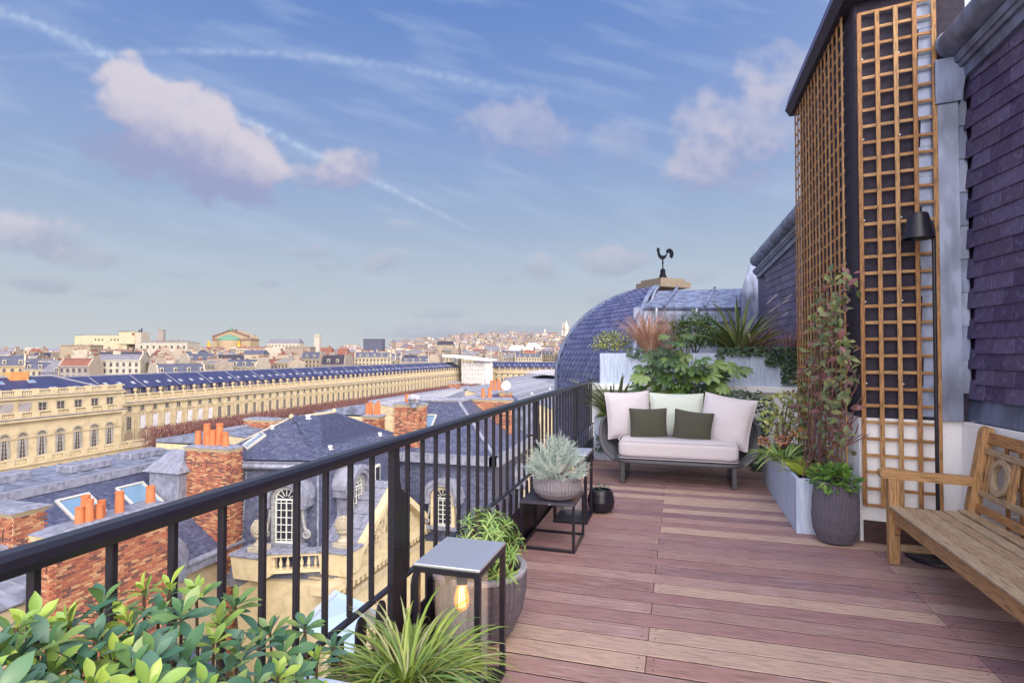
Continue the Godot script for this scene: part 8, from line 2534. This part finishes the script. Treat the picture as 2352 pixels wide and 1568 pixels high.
		part(m, "side_wall", mb().span(Vector3(-w * 0.5, -30, -7.5), Vector3(w * 0.55, 0, 5.5)), far_mat("city_grey", Color()))
	# the hill, its houses and the white basilica
	var hill := mb()
	var ridge := [[860, 806], [918, 790], [970, 786], [1030, 780], [1101, 771], [1180, 770], [1247, 769], [1300, 781], [1360, 778], [1460, 800]]
	var top_v := func(u: float):
		for i in ridge.size() - 1:
			if u >= ridge[i][0] and u <= ridge[i + 1][0]: return lerpf(ridge[i][1], ridge[i + 1][1], (u - ridge[i][0]) / float(ridge[i + 1][0] - ridge[i][0]))
		return 808.0
	var hp := func(u: float, f: float):   # f 0 foot .. 1 top
		return at(u, lerpf(812.0, top_v.call(u) + 3.0, f), lerpf(1500.0, 2500.0, f))
	hill.grid(func(u, v): return hp.call(lerpf(860.0, 1460.0, u), v), 60, 8)
	struct("hill", hill, far_mat("hill_green", rgb(132, 124, 112)))
	var hm := []
	for i in 6:
		var m := mb()
		var w: float = [12, 18, 10, 22, 14, 16][i]; var hh: float = [15, 12, 19, 13, 17, 22][i]
		m.paint([lin(184, 169, 146), lin(173, 157, 130), lin(191, 182, 167), lin(166, 149, 126), lin(176, 160, 133), lin(155, 140, 122)][i])
		m.span(Vector3(-w * 0.5, -8, -5), Vector3(w * 0.5, hh, 5))
		m.paint([lin(117, 110, 117), lin(101, 95, 108), lin(135, 124, 119), lin(86, 81, 95), lin(119, 95, 90), lin(110, 104, 115)][i])
		m.hull([Vector3(-w * 0.52, hh, 5.3), Vector3(w * 0.52, hh, 5.3), Vector3(w * 0.52, hh, -5.3), Vector3(-w * 0.52, hh, -5.3)], [Vector3(-w * 0.45, hh + 3, 1), Vector3(w * 0.45, hh + 3, 1), Vector3(w * 0.45, hh + 3, -1), Vector3(-w * 0.45, hh + 3, -1)])
		m.paint(lin(108, 94, 94))
		for j in 4:
			for x in int(w / 4.0): m.box(Vector3(-w * 0.5 + 2 + 4.0 * x, hh - 2.6 - 3.6 * j, 5.05), Vector3(1.8, 2.2, 0.1))
		hm.append(m.mesh())
	var rest := []
	for i in 6: rest.append([])
	var hv := vc("hill_houses")
	var n := 0
	var total := 1150
	for i in total:
		var u := r.randf_range(900, 1330)
		var f := pow(r.randf(), 0.75)
		if i < 330: f = r.randf_range(0.15, 1.0)
		var p: Vector3 = hp.call(u, f)
		var kk := r.randi() % 6
		var tr := Transform3D(Basis(Vector3.UP, deg_to_rad(YAW) + r.randf_range(-0.7, 0.7)) * Basis.from_scale(Vector3.ONE * r.randf_range(0.7, 1.35)), p)
		if i < 280:
			var o := part(self, "hillside_house", hm[kk], hv, tr)
			tag(o, "tiny pale house on the distant hillside below the basilica", "house", "houses covering the distant hillside")
		else: rest[kk].append(tr)
	var hr := Node3D.new(); hr.name = "hillside_town"; add_child(hr)
	tag(hr, "dense mass of tiny pale houses covering the distant hill", "town", "", "stuff")
	for i in 6: scatter(hr, "house_mass", hm[i], hv, rest[i])
	D = 2450.0; k = D / FU
	var sb := thing("white_basilica", "white domed basilica with bell tower on top of the distant hill", "church", at(1300, 783, D))
	sb.rotation.y = deg_to_rad(YAW)
	var wm := far_mat("basilica", rgb(196, 184, 174)); var wd3 := far_mat("basilica_dark", rgb(190, 170, 164))
	var dome := func(called: String, x: float, base: float, rad: float, h: float, z: float):
		part(sb, called, mb().lathe([Vector2(rad, base), Vector2(rad, base + h * 0.42), Vector2(rad * 1.06, base + h * 0.44), Vector2(rad * 0.98, base + h * 0.55), Vector2(rad * 0.78, base + h * 0.7), Vector2(rad * 0.45, base + h * 0.83), Vector2(rad * 0.16, base + h * 0.9), Vector2(rad * 0.18, base + h * 0.95), Vector2(0, base + h)].map(func(q): return q * k), 16, Vector3(x, 0, z) * k), wm)
	part(sb, "nave", mb().span(Vector3(-11 * k, -6, -20), Vector3(12 * k, 13 * k, 0)), wm)
	part(sb, "porch", mb().span(Vector3(-5 * k, -6, 0), Vector3(7 * k, 9 * k, 8)), wm)
	part(sb, "transept", mb().prism(PackedVector2Array([Vector2(-8 * k, 12 * k), Vector2(9 * k, 12 * k), Vector2(0.5 * k, 19 * k)]), -16, 2), wm)
	dome.call("great_dome", 1.0, 15.0, 5.6, 32.0, -4.0)
	dome.call("bell_tower", -6.0, 13.0, 2.3, 33.0, -8.0)
	dome.call("small_dome", -8.5, 12.0, 2.6, 14.0, 0.0)
	dome.call("small_dome", 9.5, 12.0, 2.6, 14.0, 0.0)
	for x in [-3.0, 1.0, 5.0]: part(sb, "arched_opening", mb().prism(arch_poly(1.2 * k, 4.5 * k), 8.05, 8.3), wd3, Transform3D(Basis(), Vector3(x * k, 0, 0)))
	for i in 8: part(sb, "drum_window", mb_box(1.1 * k, 4.0 * k, 0.5), wd3, Transform3D(Basis(Vector3.UP, 0.3 * (i - 3.5)), Vector3((1.0 + 5.6 * sin(0.3 * (i - 3.5))) * k, 25 * k, (-4.0 + 5.65 * cos(0.3 * (i - 3.5))) * k)))
	var wt := thing("water_tower", "round white water tower beside the basilica on the hill", "tower", at(1251, 771, D))
	part(wt, "shaft", mb().lathe([Vector2(2.6, -3), Vector2(2.4, 8), Vector2(3.0, 9), Vector2(3.0, 11), Vector2(1.6, 14), Vector2(0, 15.5)].map(func(q): return q * k), 12), wm)
	part(wt, "gallery", mb().lathe([Vector2(3.3, 8.6), Vector2(3.3, 9.2)].map(func(q): return q * k), 12), wd3)
	var ch := thing("hill_church", "old grey church with dark roof beside the water tower", "church", at(1270, 771, D))
	ch.rotation.y = deg_to_rad(YAW)
	part(ch, "nave", mb().span(Vector3(-14 * k, -4, -14), Vector3(12 * k, 5 * k, 0)), far_mat("opera_stone", Color()))
	part(ch, "roof", mb().hull([Vector3(-14 * k, 5 * k, 0.5), Vector3(12 * k, 5 * k, 0.5), Vector3(12 * k, 5 * k, -14), Vector3(-14 * k, 5 * k, -14)], [Vector3(-13 * k, 8 * k, -6), Vector3(11 * k, 8 * k, -6), Vector3(11 * k, 8 * k, -8), Vector3(-13 * k, 8 * k, -8)]), far_mat("opera_dark", Color()))

func _ready() -> void:
	rng.seed = 20
	make_world()
	make_deck()
	make_building()
	make_railing()
	make_furniture()
	make_plants()
	make_near_roofs()
	make_dome()
	make_palace()
	make_city()
